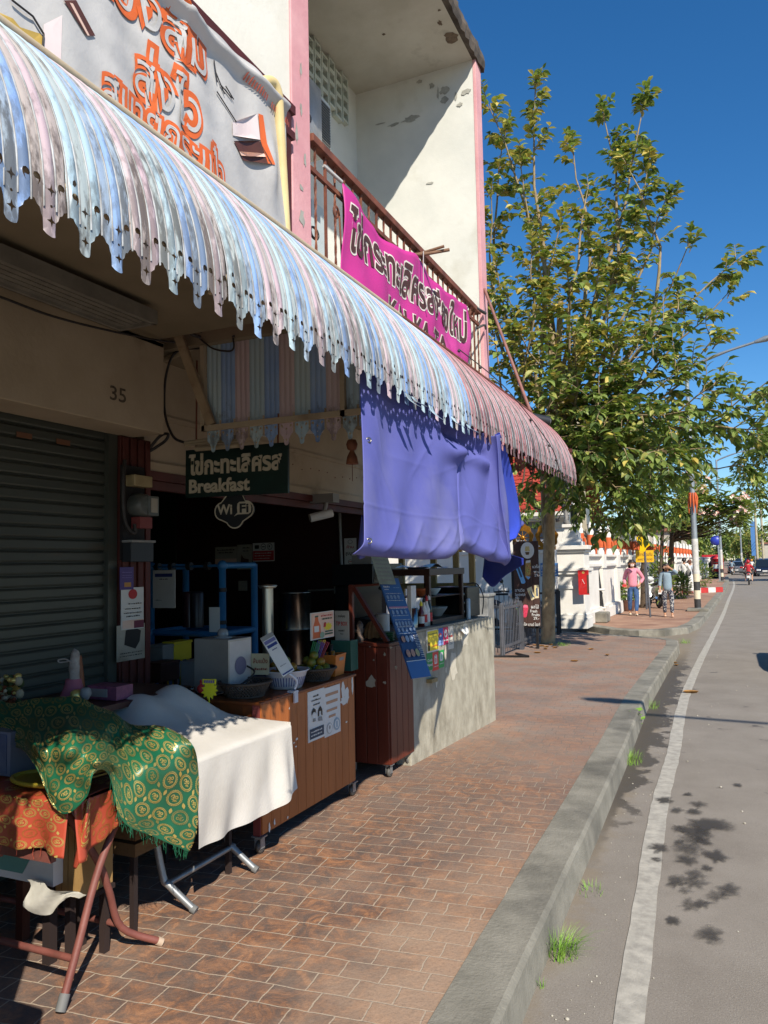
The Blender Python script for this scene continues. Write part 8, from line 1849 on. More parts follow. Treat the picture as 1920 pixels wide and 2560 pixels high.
# far trees along the street
leafy_tree('shade_tree', 'large olive green tree overhanging the right side of the street', (4.9, 64, -.15), 12.2, 3.7, 5.0, 8000, .34, .17, 31, LS, [.5, .34, .14, .02], .35, shape=(1, 1.2, 1), limbs=20)
leafy_tree('shade_tree', 'yellowish tree with a domed crown at the end of the street', (3.1, 152, -.15), 7.6, 2.2, 3, 2200, .4, .2, 32, LS, [.25, .35, .3, .1], .3, limbs=13)
for k, (x, y, h, s, l) in enumerate([(2.2, 215, 8.5, 4.5, 'far hazy green tree in the gap at the end of the street'), (-3.5, 190, 9, 4.5, 'far green tree left of the street end above the parked traffic'), (7.5, 230, 10, 5, 'far dark tree closing the street behind the yellowish one'), (-7, 120, 9.5, 4, 'green tree on the left side of the street beyond the second lamp'), (5, 290, 10.5, 7, 'farthest broad tree crown across the end of the street')]):
    leafy_tree('street_end_tree', l, (x, y, 0), h, s, h*.35, 1700, .8, .4, 40+k, LS, [.5, .36, .12, .02], .3, limbs=10, grp='trees closing the far end of the street')
# shrubs and pots on the far pavement
def shrub(label, p, h, s, n, seed, m_=None, pot=True, cat='plant'):
    t = thing('potted_shrub' if pot else 'shrub', label, cat, p); r = random.Random(seed); P = Vector(p); cr = MB(); tw = MB()
    z0 = .32 if pot else 0
    for k in range(n):
        d = rv(r).normalized(); q = P+Vector((d.x*s*r.random()**.5, d.y*s*r.random()**.5, z0+(h-z0)*(.5+.5*d.z*r.random()**.4))); leaf(cr, q, d+Vector((0, 0, .4)), Vector((0, 0, 1))+rv(r, .4), .17, .07, r.choices((0, 1, 2), (.6, .3, .1))[0])
    for k in range(5): tw.tube([P+Vector((0, 0, z0*.8)), P+Vector((s*.5*math.cos(k*1.3), s*.5*math.sin(k*1.3), h*.8))], .012, 5)
    cr.build('leaves', LS, t); tw.build('stem', M_BARKD, t)
    if pot:
        b = MB(); b.lathe([(.15, 0), (.22, .3), (.24, .34), (.2, .34), (.18, .28), (0, .28)], 16, Matrix.Translation(P)); b.build('pot', m_ or mat('clay_pot', '#6f4a3a', '#5b3b2d', sc=6, rough=.8), t)
shrub('dark dense shrub growing on the far pavement beside the people in white', gp(1700, 1496), 1.05, .45, 420, 1, pot=False)
shrub('bushy dark plant further along, right of the nearest street lamp', gp(1753, 1472)+Vector((0, .5, 0)), 1.5, .75, 420, 2, pot=False)
shrub('plant with pale leaves between the scooter and the temple wall', gp(1655, 1508), 1.6, .55, 420, 3)
shrub('potted plant directly behind the woman in the pink shirt', gp(1562, 1528)+Vector((.1, .2, 0)), .95, .32, 200, 4)
shrub('young street sapling with bright leaves hanging in front of the yellow sign', gp(1660, 1520)+Vector((0, -.3, 0)), 2.6, .35, 60, 6, pot=False)
b = MB(); q = gp(1658, 1516); b.tube(crv([q, q+Vector((-.02, 0, 1.2)), yp(1658, 1290, q.y)], 6), .06, 8); tag(b.build('tree_stem', M_BARKD), 'thin dark tree stem rising behind the woman shading her face', 'tree')
# dry leaves gathered at the foot of the tree
for k in range(9):
    x, y = 1318+k*8+(k % 3)*3, 1612+(k*7) % 12; fallen_leaf(gp(x, y), .07, k*1.7, 'dry yellowish leaf in the drift beside the tree foot and grey gate', 'dry leaves drifted at the tree foot')
# ================================================================== people
M_SKIN = mat('skin', '#b98a6a', '#ad7d5d', sc=20, rough=.55); M_HAIR = mat('black_hair', '#1c1614', '#2a211d', sc=30, rough=.5)
def skin_mesh(pts, edges, rad, name, m, parent, sub=2, root=0):
    me = bpy.data.meshes.new(name+'_skeleton'); me.from_pydata([tuple(p) for p in pts], edges, []); o = bpy.data.objects.new(name+'_skeleton', me); COL.objects.link(o)
    k = o.modifiers.new('skin', 'SKIN'); k.use_smooth_shade = True
    for i, d in enumerate(me.skin_vertices[0].data): d.radius = (rad[i], rad[i]) if not isinstance(rad[i], tuple) else rad[i]; d.use_root = (i == root)
    s = o.modifiers.new('sub', 'SUBSURF'); s.levels = sub; s.render_levels = sub
    bpy.context.view_layer.update(); dg = bpy.context.evaluated_depsgraph_get(); out = bpy.data.meshes.new_from_object(o.evaluated_get(dg)); out.name = name
    bpy.data.objects.remove(o); bpy.data.meshes.remove(me)
    out.materials.clear(); out.materials.append(m)
    for p in out.polygons: p.use_smooth = True; p.material_index = 0
    r = bpy.data.objects.new(name, out); COL.objects.link(r); r.parent = parent; LOC[r.name] = Vector((0, 0, 0)); return r
def person(label, loc, rz, J, top, bottom, hair, shoes, group=None, scale=1, extra=None, long_hair=0, bare_legs=False, sleeve=1.0, skirt=None, top_len=.86):
    """J: joints for left/right arm (shoulder, elbow, wrist) and leg (hip, knee, ankle, toe); figure faces -Y"""
    t = thing('person', label, 'person', (0, 0, 0), group); LOC[t.name] = Vector((0, 0, 0))
    hd = J.get('head', (0, -.01)); hx, hy = hd
    P = [(0, 0, .94), (0, 0, 1.10), (0, -.0, 1.28), (0, .0, 1.40), (hx*.3, hy*.3+.01, 1.47), (hx*.8, hy*.8-.01, 1.545), (hx, hy-.02, 1.60), (hx, hy, 1.655), (hx, hy+.01, 1.70)]
    E_ = [(0, 1), (1, 2), (2, 3), (3, 4), (4, 5), (5, 6), (6, 7), (7, 8)]; Rr = [.125, .115, .13, .10, .052, .062, .085, .088, .052]
    for s in ('L', 'R'):
        a = len(P); sh, el, wr_ = J['arm'+s]; P += [sh, el, wr_]; E_ += [(3, a), (a, a+1), (a+1, a+2)]; Rr += [.055, .04, .028]
        d = (Vector(wr_)-Vector(el)).normalized(); h_ = Vector(wr_)+d*.05; P.append(tuple(h_)); E_.append((a+2, a+3)); Rr.append(.033)
        sd = d.cross(Vector((0, 1, 0.2))).normalized()
        for q in range(4): f0 = h_+d*.035+sd*(.024*(q-1.5)); f1 = h_+d*(.075+.012*(q in (1, 2)))+sd*(.026*(q-1.5))+Vector((0, -.012, 0)); n = len(P); P += [tuple(f0), tuple(f1)]; E_ += [(a+3, n), (n, n+1)]; Rr += [.010, .008]
        n = len(P); P += [tuple(h_+sd*.045-d*.005), tuple(h_+sd*.06+d*.03)]; E_ += [(a+3, n), (n, n+1)]; Rr += [.011, .009]
        a = len(P); hp, kn, an, to = J['leg'+s]; P += [hp, kn, an, to]; E_ += [(0, a), (a, a+1), (a+1, a+2), (a+2, a+3)]; Rr += [.09, .056, .037, .032]
    skin_mesh(P, E_, Rr, 'body', M_SKIN, t)
    # shirt
    P2 = [(0, .0, top_len), (0, 0, 1.0), (0, 0, 1.15), (0, 0, 1.30), (0, 0, 1.41)]; E2 = [(0, 1), (1, 2), (2, 3), (3, 4)]; R2 = [.165, .155, .15, .155, .095]
    for s in ('L', 'R'):
        a = len(P2); sh, el, wr_ = [Vector(q) for q in J['arm'+s]]; P2 += [tuple(sh), tuple(sh.lerp(el, min(1, sleeve*2)))]; E2 += [(4, a), (a, a+1)]; R2 += [.072, .058]
        if sleeve > .5: P2.append(tuple(el.lerp(wr_, (sleeve-.5)*2*.95))); E2.append((a+1, a+2)); R2.append(.05)
    skin_mesh(P2, E2, R2, 'shirt', top, t)
    if skirt is not None:
        b = MB(); b.lathe([(.14, 1.0), (.17, .9), (.21, .6), (.27, .25), (.30, .12), (.28, .12)], 20, Matrix.Translation((0, .02, 0)) @ Matrix.Diagonal((1, .8, 1, 1))); b.build('skirt', skirt, t)
    elif bottom is not None:
        P3 = [(0, 0, .98), (0, 0, .88)]; E3 = [(0, 1)]; R3 = [.135, .145]
        for s in ('L', 'R'):
            a = len(P3); hp, kn, an, to = [Vector(q) for q in J['leg'+s]]; P3 += [tuple(hp-Vector((0, 0, .04))), tuple(kn)]; E3 += [(1, a), (a, a+1)]; R3 += [.105, .075]
            if not bare_legs: P3.append(tuple(kn.lerp(an, .92))); E3.append((a+1, a+2)); R3.append(.06)
        skin_mesh(P3, E3, R3, 'trousers', bottom, t)
    b = MB(); b.grid(lambda u, v: Vector((hx+.104*math.cos(u*6.283)*math.cos(v*1.57-.25), hy+.018+.108*math.sin(u*6.283)*math.cos(v*1.57-.25), 1.63+.108*math.sin(v*1.57-.25)+(.03 if math.sin(u*6.283) < -.2 else -.045)*(1-v))), 24, 8)
    if long_hair: b.grid(lambda u, v: Vector((hx+.125*math.cos(3.6*u-.25)*(1-.1*v), hy+.02+.105*math.sin(3.6*u-.25), 1.67-v*long_hair-.02*math.sin(u*9))), 18, 8)
    b.build('hair', hair, t)
    b = MB(); fy_ = hy-.02-.082
    for s in (-1, 1): b.ball((hx+s*.033, fy_+.004, 1.605), (.013, .006, .007), 8, 5, 0); b.ball((hx+s*.033, fy_+.004, 1.627), (.02, .006, .004), 8, 5, 0); b.ball((hx+s*.09, hy, 1.59), (.014, .025, .035), 8, 5, 1)
    b.ball((hx, fy_-.006, 1.575), (.014, .018, .022), 8, 6, 1); b.ball((hx, fy_+.008, 1.538), (.026, .006, .008), 8, 5, 2); b.build('face', [M_INK, M_SKIN, mat('lips', '#8c4a42', rough=.5)], t)
    b = MB()
    for s in ('L', 'R'):
        an, to = Vector(J['leg'+s][2]), Vector(J['leg'+s][3]); d = Vector((to.x-an.x, to.y-an.y, 0)).normalized() if (to-an).length > .02 else Vector((0, -1, 0)); c = an.lerp(to, .45); Tm = frame((c.x, c.y, min(an.z, to.z)-.035), d.cross(Vector((0, 0, 1))), d)
        b.ball((0, .01, .022), (.045, .125, .032), 10, 6, 0, Tm); b.ball((0, -.06, .05), (.04, .055, .05), 10, 6, 0, Tm)
    b.build('shoes', shoes, t)
    if extra: extra(t)
    t.location = loc; t.rotation_euler = (0, 0, rz); t.scale = (scale,)*3
    LOC[t.name] = Vector(loc); return t
M_PINKS = mat('pink_check_shirt', '#d08a98', '#c97c8c', sc=40, rough=.85); M_JEAN = mat('blue_jeans', '#3a5a86', '#2f4b74', sc=12, rough=.85, c3='#5a7aa3', sc3=5); M_GREYB = mat('greyblue_top', '#8496a0', '#768893', sc=8, rough=.85)
M_PATT = mat('patterned_navy', '#262a3d', '#b7b4ac', sc=26, lo=.52, hi=.58, rough=.85); M_SHOEC = mat('cream_shoes', '#cfc2ab', rough=.7); M_SANDAL = mat('sandal', '#c9a58a', rough=.7); M_WHSH = mat('white_shirt', '#d6d3cc', '#c9c6bf', sc=8, rough=.85); M_DKSH = mat('dark_shorts', '#25232b', rough=.85)
def xtra1(t):
    b = MB(); b.ball((0, -.105, 1.553), (.062, .03, .045), 10, 6); b.build('face_mask', mat('mask_pale', '#c9b9b2', rough=.8), t)
    b = MB(); b.cbox((-.27, -.24, .93), (.12, .03, .08)); b.build('phone_case', mat('red_phone', '#b8302f', rough=.4), t)
person('woman with long dark hair in a pink shirt and blue jeans holding a red case', gp(1585, 1538), R(12), dict(armL=((.17, 0, 1.39), (.33, .06, 1.14), (.20, -.08, .97)), armR=((-.17, 0, 1.39), (-.25, .02, 1.12), (-.24, -.18, .95)), legL=((.09, 0, .90), (.10, -.06, .50), (.06, -.16, .075), (.06, -.28, .045)), legR=((-.09, 0, .90), (-.10, .0, .50), (-.10, .14, .10), (-.10, .03, .045)), head=(.0, -.02)), M_PINKS, M_JEAN, M_HAIR, M_SHOEC, scale=.945, extra=xtra1, long_hair=.33, sleeve=.95, top_len=.84)
def xtra2(t):
    b = MB(); b.cbox((-.02, -.15, 1.60), (.17, .02, .09), rz=.1); b.build('held_paper', mat('brown_card', '#8a6b57', rough=.7), t)
person('woman in a grey-blue top and patterned trousers shading her face with her raised hand', gp(1672, 1542), R(8), dict(armL=((.17, 0, 1.39), (.30, -.10, 1.42), (.08, -.20, 1.58)), armR=((-.17, 0, 1.39), (-.22, .02, 1.12), (-.24, -.08, .90)), legL=((.09, 0, .90), (.11, -.05, .50), (.10, -.12, .075), (.10, -.24, .045)), legR=((-.09, 0, .90), (-.11, .0, .50), (-.11, .06, .08), (-.11, -.06, .045)), head=(-.02, -.03)), M_GREYB, M_PATT, M_HAIR, M_SANDAL, scale=.875, extra=xtra2, long_hair=.20, sleeve=.85, top_len=.80)
def xtra3(t): b = MB(); b.ball((-.20, .14, 1.02), (.13, .07, .16), 10, 8); b.tube([(-.2, .1, 1.15), (-.05, .12, 1.42), (.1, .02, 1.45)], .012, 5); b.build('shoulder_bag', mat('grey_bag', '#6d6b66', rough=.8), t)
person('dark-haired person in a white shirt and black shorts with a grey bag', gp(1714, 1488)+Vector((0, 0, 0)), R(172), dict(armL=((.17, 0, 1.39), (.24, .02, 1.14), (.22, -.12, .95)), armR=((-.17, 0, 1.39), (-.24, .0, 1.14), (-.20, -.14, 1.0)), legL=((.09, 0, .90), (.10, -.08, .50), (.09, -.05, .075), (.09, -.18, .045)), legR=((-.09, 0, .90), (-.10, .02, .50), (-.10, .16, .12), (-.10, .05, .05)), head=(0, 0)), M_WHSH, M_DKSH, M_HAIR, M_INK, scale=.98, extra=xtra3, bare_legs=True, sleeve=.5)
person('brown-haired woman in a long white dress holding her hand to her face', gp(1727, 1484), R(150), dict(armL=((.16, 0, 1.39), (.24, -.06, 1.20), (.10, -.18, 1.45)), armR=((-.16, 0, 1.39), (-.22, .02, 1.14), (-.20, -.02, .92)), legL=((.08, 0, .90), (.08, -.02, .50), (.08, -.02, .075), (.08, -.14, .045)), legR=((-.08, 0, .90), (-.08, .0, .50), (-.08, .06, .08), (-.08, -.06, .045)), head=(0, -.02)), mat('pale_blue_dress', '#c3ccd4', '#d3d6d6', sc=6, rough=.85), None, mat('brown_hair', '#5a3626', '#6f4531', sc=30, rough=.5), M_SANDAL, scale=.93, long_hair=.12, sleeve=.4, skirt=M_WHSH)
# ================================================================== scooters, motorbikes, cars
M_TYRE = mat('tyre_rubber', '#1c1b1b', '#262524', sc=20, rough=.8); M_CHROME = mat('chrome', '#b5b5b3', rough=.15, metal=1); M_SEATB = mat('seat_vinyl', '#1b1a1b', rough=.5)
M_BIKEW = mat('bike_white', '#c9cac6', '#bfc0bd', sc=3, rough=.25, coat=.5); M_BIKER = mat('bike_red', '#8c1d22', rough=.3); M_LAMPR = mat('tail_lamp', '#a01f1f', rough=.2); M_LAMPW = mat('head_lamp', '#cfd2d0', rough=.1)
def rings(b, secs, mi=0, smooth=True):
    n = len(secs[0]); v = [p for s in secs for p in s]; b.add(v, [(i*n+j, i*n+(j+1) % n, (i+1)*n+(j+1) % n, (i+1)*n+j) for i in range(len(secs)-1) for j in range(n)], mi, None, smooth)
    b.add(secs[0], [tuple(range(n-1, -1, -1))], mi); b.add(secs[-1], [tuple(range(n))], mi)
def oval(y, zc, w, h, n=12, p=.7, tilt=0): 
    o = []
    for k in range(n):
        a = 2*math.pi*k/n; c, s = math.cos(a), math.sin(a); o.append((w*math.copysign(abs(c)**p, c), y+tilt*h*math.copysign(abs(s)**p, s), zc+h*math.copysign(abs(s)**p, s)))
    return o
def wheel(parent, y, r, wd=.045, rim=M_CHROME, x=0, z=None):
    z = r if z is None else z; Tm = Matrix.Translation((x, y, z)) @ Matrix.Rotation(R(90), 4, 'Y')
    b = MB(); b.lathe([(r*.72, -wd*.6), (r*.9, -wd), (r, -wd*.4), (r, wd*.4), (r*.9, wd), (r*.72, wd*.6), (r*.72, -wd*.6)], 22, Tm); w_ = b.build('wheel', M_TYRE, parent)
    b = MB(); b.lathe([(r*.70, -wd*.5), (r*.72, wd*.5), (r*.62, wd*.5), (r*.60, -wd*.5)], 22, Tm); b.lathe([(0, -wd*.9), (r*.16, -wd*.9), (r*.16, wd*.9), (0, wd*.9)], 12, Tm)
    for k in range(6): a = k*math.pi/3; b.tube([(r*.12*math.cos(a), r*.12*math.sin(a), 0), (r*.66*math.cos(a), r*.66*math.sin(a), 0)], wd*.3, 6, 0, Tm)
    b.build('rim', rim, w_)
def scooter(label, body, seat=M_SEATB, group=None, top_case=False):
    t = thing('scooter', label, 'scooter', (0, 0, 0), group); LOC[t.name] = Vector((0, 0, 0))      # forward = -Y
    wheel(t, -.62, .27); wheel(t, .60, .27)
    b = MB(); rings(b, [oval(.05, .52, .10, .10), oval(.20, .55, .14, .14), oval(.45, .62, .15, .13), oval(.75, .72, .10, .08), oval(.90, .76, .04, .03)])
    rings(b, [oval(.30, .40, .10, .10), oval(.60, .45, .10, .10)]); b.build('rear_fairing', body, t)
    b = MB(); rings(b, [oval(-.30, .30, .13, .03), oval(.08, .31, .14, .04), oval(.25, .40, .13, .06)]); b.build('floorboard', M_SEATB, t)
    b = MB(); rings(b, [oval(-.30, .30, .13, .04, tilt=.0), oval(-.38, .52, .19, .12, tilt=-.3), oval(-.42, .72, .17, .12, tilt=-.3), oval(-.42, .90, .13, .08)]); b.ball((0, -.44, .95), (.16, .12, .10)); b.build('front_shield', body, t)
    b = MB(); rings(b, [oval(-.95, .40, .05, .02), oval(-.80, .52, .07, .04), oval(-.55, .56, .07, .04), oval(-.40, .45, .05, .03)]); b.build('mudguard', body, t)
    b = MB(); rings(b, [oval(.0, .72, .09, .03), oval(.12, .76, .13, .05), oval(.45, .80, .15, .05), oval(.78, .86, .11, .04)]); b.build('seat', seat, t)
    b = MB(); b.tube(crv([(-.34, -.22, 1.0), (-.2, -.34, 1.02), (0, -.40, .98), (.2, -.34, 1.02), (.34, -.22, 1.0)], 4), .016, 8); b.tube([(0, -.62, .27), (-.0, -.48, .62), (0, -.40, .98)], .025, 8)
    for s in (-1, 1): b.tube([(s*.20, -.34, 1.02), (s*.27, -.36, 1.2)], .008, 6); b.ball((s*.30, -.36, 1.23), (.06, .015, .045), 10, 6); b.tube([(s*.24, -.28, 1.01), (s*.36, -.20, 1.0)], .02, 8)
    b.build('handlebar', M_INK, t)
    b = MB(); b.ball((0, -.545, .95), (.09, .035, .06), 12, 8); b.build('headlight', M_LAMPW, t)
    b = MB(); b.ball((0, .90, .74), (.09, .03, .045), 12, 8); b.build('tail_light', M_LAMPR, t)
    b = MB(); b.box(-.10, .10, .945, .95, .48, .62); b.build('number_plate', P_W, t)
    b = MB(); b.tube([(.13, .15, .26), (.14, .45, .28), (.14, .85, .36)], [.02, .045, .04], 10); b.build('exhaust', M_CHROME, t)
    b = MB(); b.tube([(0, .60, .27), (.06, .3, .33), (.06, .1, .32)], .04, 8); b.tube([(-.1, .05, .3), (-.16, .1, .02)], .012, 6); b.build('engine', M_GRYI, t)
    return t
s1 = scooter('white scooter with red tail light parked behind the two walking women', M_BIKEW, None or M_SEATB)
s1.location = gp(1645, 1519)+Vector((-.15, .3, 0)); s1.rotation_euler = (0, 0, R(200))
b = MB(); c_ = s1.location+Vector((-.30, .35, 1.28)); b.ball(c_, (.15, .16, .15), 14, 10); b.ball(c_+Vector((0, -.12, -.02)), (.12, .08, .07), 12, 8, 1); tag(b.build('helmet', [mat('helmet_black', '#151516', rough=.15), M_LAMPW]), 'black glossy helmet hung on the parked scooter', 'helmet')
s2 = dup(s1, (-4.55, 16.15, 0), R(62), 'white motorbike parked behind the black iron fence')
s3 = dup(s1, gp(1873, 1462, -.15)+Vector((0, 0, 0)), R(178), 'white motorbike carrying the rider in red down the street')
pr_ = gp(1873, 1462, -.15)
def helm(m_):
    def f(t): b = MB(); b.ball((0, .0, 1.64), (.13, .145, .14), 14, 10); b.build('helmet', m_, t)
    return f
SIT = dict(armL=((.17, 0, 1.39), (.27, -.12, 1.16), (.28, -.36, 1.10)), armR=((-.17, 0, 1.39), (-.27, -.12, 1.16), (-.28, -.36, 1.10)), legL=((.10, 0, .92), (.20, -.36, .82), (.20, -.20, .42), (.20, -.32, .39)), legR=((-.10, 0, .92), (-.20, -.36, .82), (-.20, -.20, .42), (-.20, -.32, .39)), head=(0, -.02))
M_REDJ = mat('red_jacket', '#b3212b', '#a11b25', sc=6, rough=.8)
person('rider in a red jacket and red helmet seated on the white motorbike', pr_+Vector((0, .10, -.10)), R(178), SIT, M_REDJ, M_DKSH, M_HAIR, M_SANDAL, extra=helm(mat('helmet_red', '#a31d24', rough=.25)), bare_legs=True, sleeve=1.0)
def car(label, paint, L_=4.4, W_=1.78, Hh=1.48, hatch=True, cat='car', group=None):
    t = thing('parked_car' if False else 'car', label, cat, (0, 0, 0), group); LOC[t.name] = Vector((0, 0, 0))     # forward = +Y, rear at -L/2
    w = W_/2; h = L_/2
    def sec(y, zb, zt, ww): return [(-ww*.92, y, zb), (ww*.92, y, zb), (ww, y, zb+(zt-zb)*.35), (ww*.97, y, zt-.06), (ww*.86, y, zt), (-ww*.86, y, zt), (-ww*.97, y, zt-.06), (-ww, y, zb+(zt-zb)*.35)]
    b = MB(); rings(b, [sec(-h, .38, .80, w*.86), sec(-h+.08, .28, .95, w*.96), sec(-h+.5, .24, .98, w), sec(0, .24, .95, w), sec(h-1.1, .24, .93, w), sec(h-.35, .26, .80, w*.97), sec(h, .36, .64, w*.84)], 0, False); b.build('body', paint, t, bevel=.03)
    def cab(y, z, ww): return (y, z, ww)
    st = [(-h+.12, .97, w*.84), (-h+.42 if hatch else -h+.8, Hh-.06, w*.70), (-h+.9, Hh, w*.70), (.25, Hh-.01, w*.71), (.75, Hh-.1, w*.72), (h-1.15, .93, w*.84)]
    b = MB(); v = []
    for (y, z, ww) in st: v += [(-ww, y, z), (ww, y, z)]
    vb = [(-w*.92, st[0][0], .93), (w*.92, st[0][0], .93), (w*.92, st[-1][0], .90), (-w*.92, st[-1][0], .90)]
    b.add(v, [(2*i, 2*i+1, 2*i+3, 2*i+2) for i in range(1, 4)], 0); roof = b.build('roof', paint, t, solid=.03)
    G = mat('car_glass', '#1b2126', rough=.08, spec=.8)
    b = MB(); b.add([v[0], v[1], v[3], v[2]], [(0, 1, 2, 3)]); b.build('rear_window', G, t, solid=.01)
    b = MB(); b.add([v[8], v[9], v[11], v[10]], [(0, 1, 2, 3)]); b.build('windscreen', G, t, solid=.01)
    for s in (0, 1): b = MB(); b.add([v[2*i+s] for i in range(6)], [tuple(range(6))]); b.build('side_window', G, t, solid=.01)
    for y in (-h+.75, h-.85):
        for s in (-1, 1): wheel(t, y, .31, .10, M_CHROME, s*(w-.10))
    for s in (-1, 1):
        b = MB(); b.box(s*w*.62-.16, s*w*.62+.16, -h-.02, -h+.12, .72, .88); b.build('tail_light', M_LAMPR, t, bevel=.02)
        b = MB(); b.box(s*w*.60-.18, s*w*.60+.18, h-.12, h+.02, .55, .68); b.build('headlight', M_LAMPW, t, bevel=.02)
        b = MB(); b.ball((s*(w+.08), h-1.3, 1.0), (.09, .06, .07), 8, 6); b.build('wing_mirror', paint, t)
    for (y0, y1) in ((-h-.025, -h-.015), (h+.015, h+.025)): b = MB(); b.box(-.22, .22, y0, y1, .46, .58); b.build('number_plate', P_W, t)
    b = MB(); b.box(-w*.8, w*.8, -h-.03, -h+.1, .26, .45); b.box(-w*.8, w*.8, h-.1, h+.03, .26, .42); b.build('bumper', mat('bumper_grey', '#3a3c3e', rough=.6), t, bevel=.02)
    return t
c1 = car('silver hatchback with its brake light on, driving away along the left lane', mat('car_silver', '#77797c', '#7f8184', sc=1, rough=.3, metal=.5, coat=.5))
p = gp(1834, 1437, -.15); c1.location = (p.x+.35, p.y+2, -.15); c1.rotation_euler = (0, 0, R(-2))
c2 = car('dark blue pickup coming towards the camera at the right edge', mat('car_darkblue', '#151a2b', rough=.25, coat=.6), 4.9, 1.85, 1.72, True)
p = gp(1903, 1441, -.15); c2.location = (p.x+.35, p.y+2.2, -.15); c2.rotation_euler = (0, 0, R(180))
for k, (x, y, src, rz, l) in enumerate([(1872, 1418, c2, 0, 'dark car further away between the silver hatchback and the rider'), (1885, 1415, c1, 180, 'pale car approaching behind the rider in red'), (1842, 1412, c2, 0, 'far dark car just above the silver hatchback roof'), (1908, 1411, c1, 180, 'far car at the right edge beyond the dark pickup')]):
    p = gp(x, y, -.15); 
    if p.y > 260 or p.y < 0: p = Vector((lerp(2, 6, k/3), 170+20*k, -.15))
    dup(src, (p.x, max(105, min(p.y, 190)), -.15), R(rz), l)
# red songthaew at the kerb, red post box, motorbikes further off
sg = thing('red_minibus', 'small red minibus seen from behind at the end of the temple wall', 'minibus', (0, 0, 0)); LOC[sg.name] = Vector((0, 0, 0)); M_REDV = mat('bus_red', '#b3262a', '#a32024', sc=2, rough=.35)
b = MB(); b.box(-.85, .85, 0, 4.2, .45, 1.15); b.box(-.85, .85, 0, 4.0, 1.75, 2.05); 
for x in (-.85, .75): b.box(x, x+.10, 0, .1, 1.15, 1.75); b.box(x, x+.10, 2.0, 2.1, 1.15, 1.75); b.box(x, x+.10, 3.9, 4.0, 1.15, 1.75)
b.build('body', M_REDV, sg, bevel=.04)
b = MB(); b.box(-.74, .74, .3, 3.8, 1.16, 1.74); b.build('dark_interior', M_INK, sg)
b = MB(); b.box(-.8, .8, -.35, 0, .40, .5); b.build('step', M_CHROME, sg)
b = MB(); b.box(-.25, .25, -.02, 0, .62, .8); b.build('number_plate', P_W, sg)
for x in (-.62, .62): b = MB(); b.box(x-.12, x+.12, -.03, 0, .85, 1.0); b.build('tail_light', M_LAMPR, sg)
for y in (.8, 3.3):
    for x in (-.75, .75): wheel(sg, y, .33, .10, M_CHROME, x)
sg.location = (-1.75, 84, -.0); sg.rotation_euler = (0, 0, R(-4))
px_ = thing('post_box', 'red pillar post box with dark base on the far pavement', 'post box', (0, 0, 0)); LOC[px_.name] = Vector((0, 0, 0))
b = MB(); b.lathe([(.30, .45), (.34, .5), (.34, 1.35), (.40, 1.38), (.40, 1.45), (.30, 1.6), (0, 1.66)], 20); b.build('drum', M_REDV, px_)
b = MB(); b.box(-.18, .18, -.36, -.33, 1.12, 1.18); b.build('slot', M_INK, px_); b = MB(); b.box(-.22, .22, -.355, -.335, .7, 1.0); b.build('notice_plate', P_W, px_)
b = MB(); b.lathe([(.25, 0), (.36, .02), (.36, .44), (.30, .45)], 20); b.build('base', M_BLKI, px_)
q = gp(1793, 1445); px_.location = (q.x, q.y, 0); px_.scale = (1.15,)*3
b = MB(); q = gp(1796, 1445); b.box(q.x-.75, q.x-.10, q.y+1, q.y+1.6, .0, 1.35); tag(b.build('kiosk_cabinet', M_BLKI, bevel=.02), 'dark grey street cabinet just behind the red post box', 'cabinet')
for k, (x, y, m_, l) in enumerate([(2.3, 100, M_WHSH, 'distant rider in a pale shirt on a motorbike beyond the silver car'), (4.6, 108, M_GREYB, 'distant rider in a grey top on a motorbike, rightmost of the riders'), (0.15, 92, M_GREYB, 'distant pedestrian-side rider in blue beside the silver car')]):
    dup(s1, (x, y, -.15), R(178 if k != 1 else 0), ['distant motorbike beyond the silver car', 'distant motorbike coming towards the camera on the right', 'distant motorbike close to the left kerb'][k])
    person(l, (x, y+.1, -.25), R(178 if k != 1 else 0), SIT, m_, M_DKSH, M_HAIR, M_SANDAL, extra=helm([mat('helmet_orange', '#d08a2f', rough=.3), M_BIKEW, M_INK][k]), sleeve=1.0)
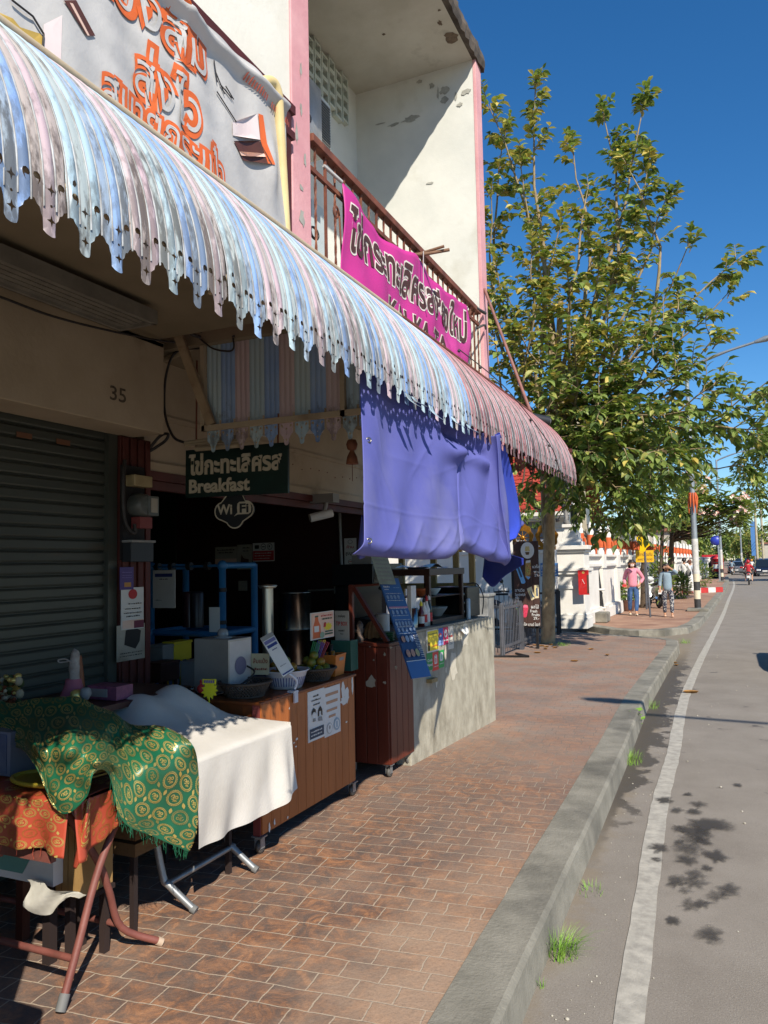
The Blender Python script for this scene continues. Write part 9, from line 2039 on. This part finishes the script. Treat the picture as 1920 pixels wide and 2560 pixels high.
# ================================================================== far street side
M_FARW = mat('far_wall', '#b9b1a2', '#a39b8d', sc=.6, rough=.9); M_FARR = mat('far_roof', '#8c5a48', '#7a4d3e', sc=.6, rough=.8); M_FARG = mat('far_shopfront', '#4d4a47', '#6a655f', sc=1.2, rough=.6)
for k, (x, y, w_, d_, h_, l) in enumerate([(9.5, 225, 7, 16, 5.2, 'low pale shop with a dark front on the right side beyond the big tree'), (12, 260, 8, 18, 8.5, 'two storey pale shophouse on the right side further down the street'), (-9.5, 108, 8, 22, 5, 'low pale building behind the left pavement beyond the temple wall'), (9, 320, 9, 24, 7, 'farthest pale building on the right side of the street')]):
    t = thing('far_building', l, 'building', (x, y, 0)); sx = -1 if x > 0 else 1
    b = MB(); b.box(x-w_/2, x+w_/2, y-d_/2, y+d_/2, -.15, h_); b.build('wall', M_FARW, t)
    b = MB(); b.box(x-w_/2-.5, x+w_/2+.5, y-d_/2-.4, y+d_/2+.4, h_, h_+.35); b.build('roof', M_FARR, t)
    fxx = x+sx*w_/2; n = 4
    for j in range(n):
        y0_ = y-d_/2+d_*(j+.15)/n; b = MB(); b.box(min(fxx, fxx+sx*.05), max(fxx, fxx+sx*.05), y0_, y0_+d_*.7/n, 0, 2.6); b.build('shopfront', M_FARG, t)
        if h_ > 6: b = MB(); b.box(min(fxx, fxx+sx*.05), max(fxx, fxx+sx*.05), y0_, y0_+d_*.5/n, 4.2, 6.2); b.build('window', M_FARG, t)
    b = MB(); b.box(min(fxx, fxx+sx*1.6), max(fxx, fxx+sx*1.6), y-d_/2, y+d_/2, 2.75, 2.9); b.build('canopy', P_W, t)
b = MB(); q = yp(1887, 1372, 100); b.box(q.x-.35, q.x+.35, 100, 100.15, q.z-.8, q.z+3.2); b.tube([(q.x, 100.1, 0), (q.x, 100.1, q.z)], .09, 8, 1); tag(b.build('pylon_sign', [mat('sign_blue', '#4a78ad'), M_GALV2]), 'tall blue banner sign on a pole on the right side of the street', 'sign')
for k, x in enumerate((1894, 1909)):
    q = yp(x, 1400, 88+6*k); b = MB(); b.tube([(q.x, q.y, -.15), (q.x, q.y, 7.5)], [.14, .1], 8); b.box(q.x-.8, q.x+.8, q.y-.05, q.y+.05, 7.0, 7.15); tag(b.build('power_pole', mat('pole_concrete', '#b3a88f')), ['pale power pole right of the blue banner sign', 'pale power pole at the far right edge, under the olive tree'][k], 'pole')
b = MB(); 
for k in range(3): b.tube(sag((5.2+.3*k, 86, 7.1), (5.6+.4*k, 180, 7.6), 1.2, 14), .02, 4)
tag(b.build('overhead_wires', M_CABLE), 'sagging overhead wires along the right side of the street', 'wires')
# things just outside the photo whose shadows fall into it
b = MB(); b.box(-1.82, -1.57, 1.0, 1.25, .0, 1.02); b.box(-2.45, -1.822, 1.05, 1.365, 0, 1.55); tag(b.build('shadow_blocks', mat('shadow_block_grey', '#77777a', '#686a6e', sc=4, rough=.8), bevel=.02), 'plain grey stepped blocks out of view, added to cast a stepped shadow', 'boxes')  # made-up unseen blocks, shaped so their shadow falls on the near pavement
dup(c1, (2.15, 14.0, -.15), 0, 'silver car driving by, whose shadow lies on the road')
t = thing('street_lamp', 'street lamp over the road whose arm shadow crosses the kerb', 'street lamp', (8.4, 2.0, -.15))
b = MB(); b.tube([(8.4, 2, -.15), (8.4, 2, 7.7)], [.1, .06], 10); b.build('pole', M_GALV2, t)
b = MB(); b.tube([(8.4, 2, 7.6), (5.4, 2, 7.95)], .045, 8); b.build('arm', M_GALV2, t)
b = MB(); b.tube([(5.4, 2, 7.95), (5.0, 2, 8.0), (4.7, 2, 8.02)], [.06, .14, .08], 10); b.build('lantern', M_GALV2, t)
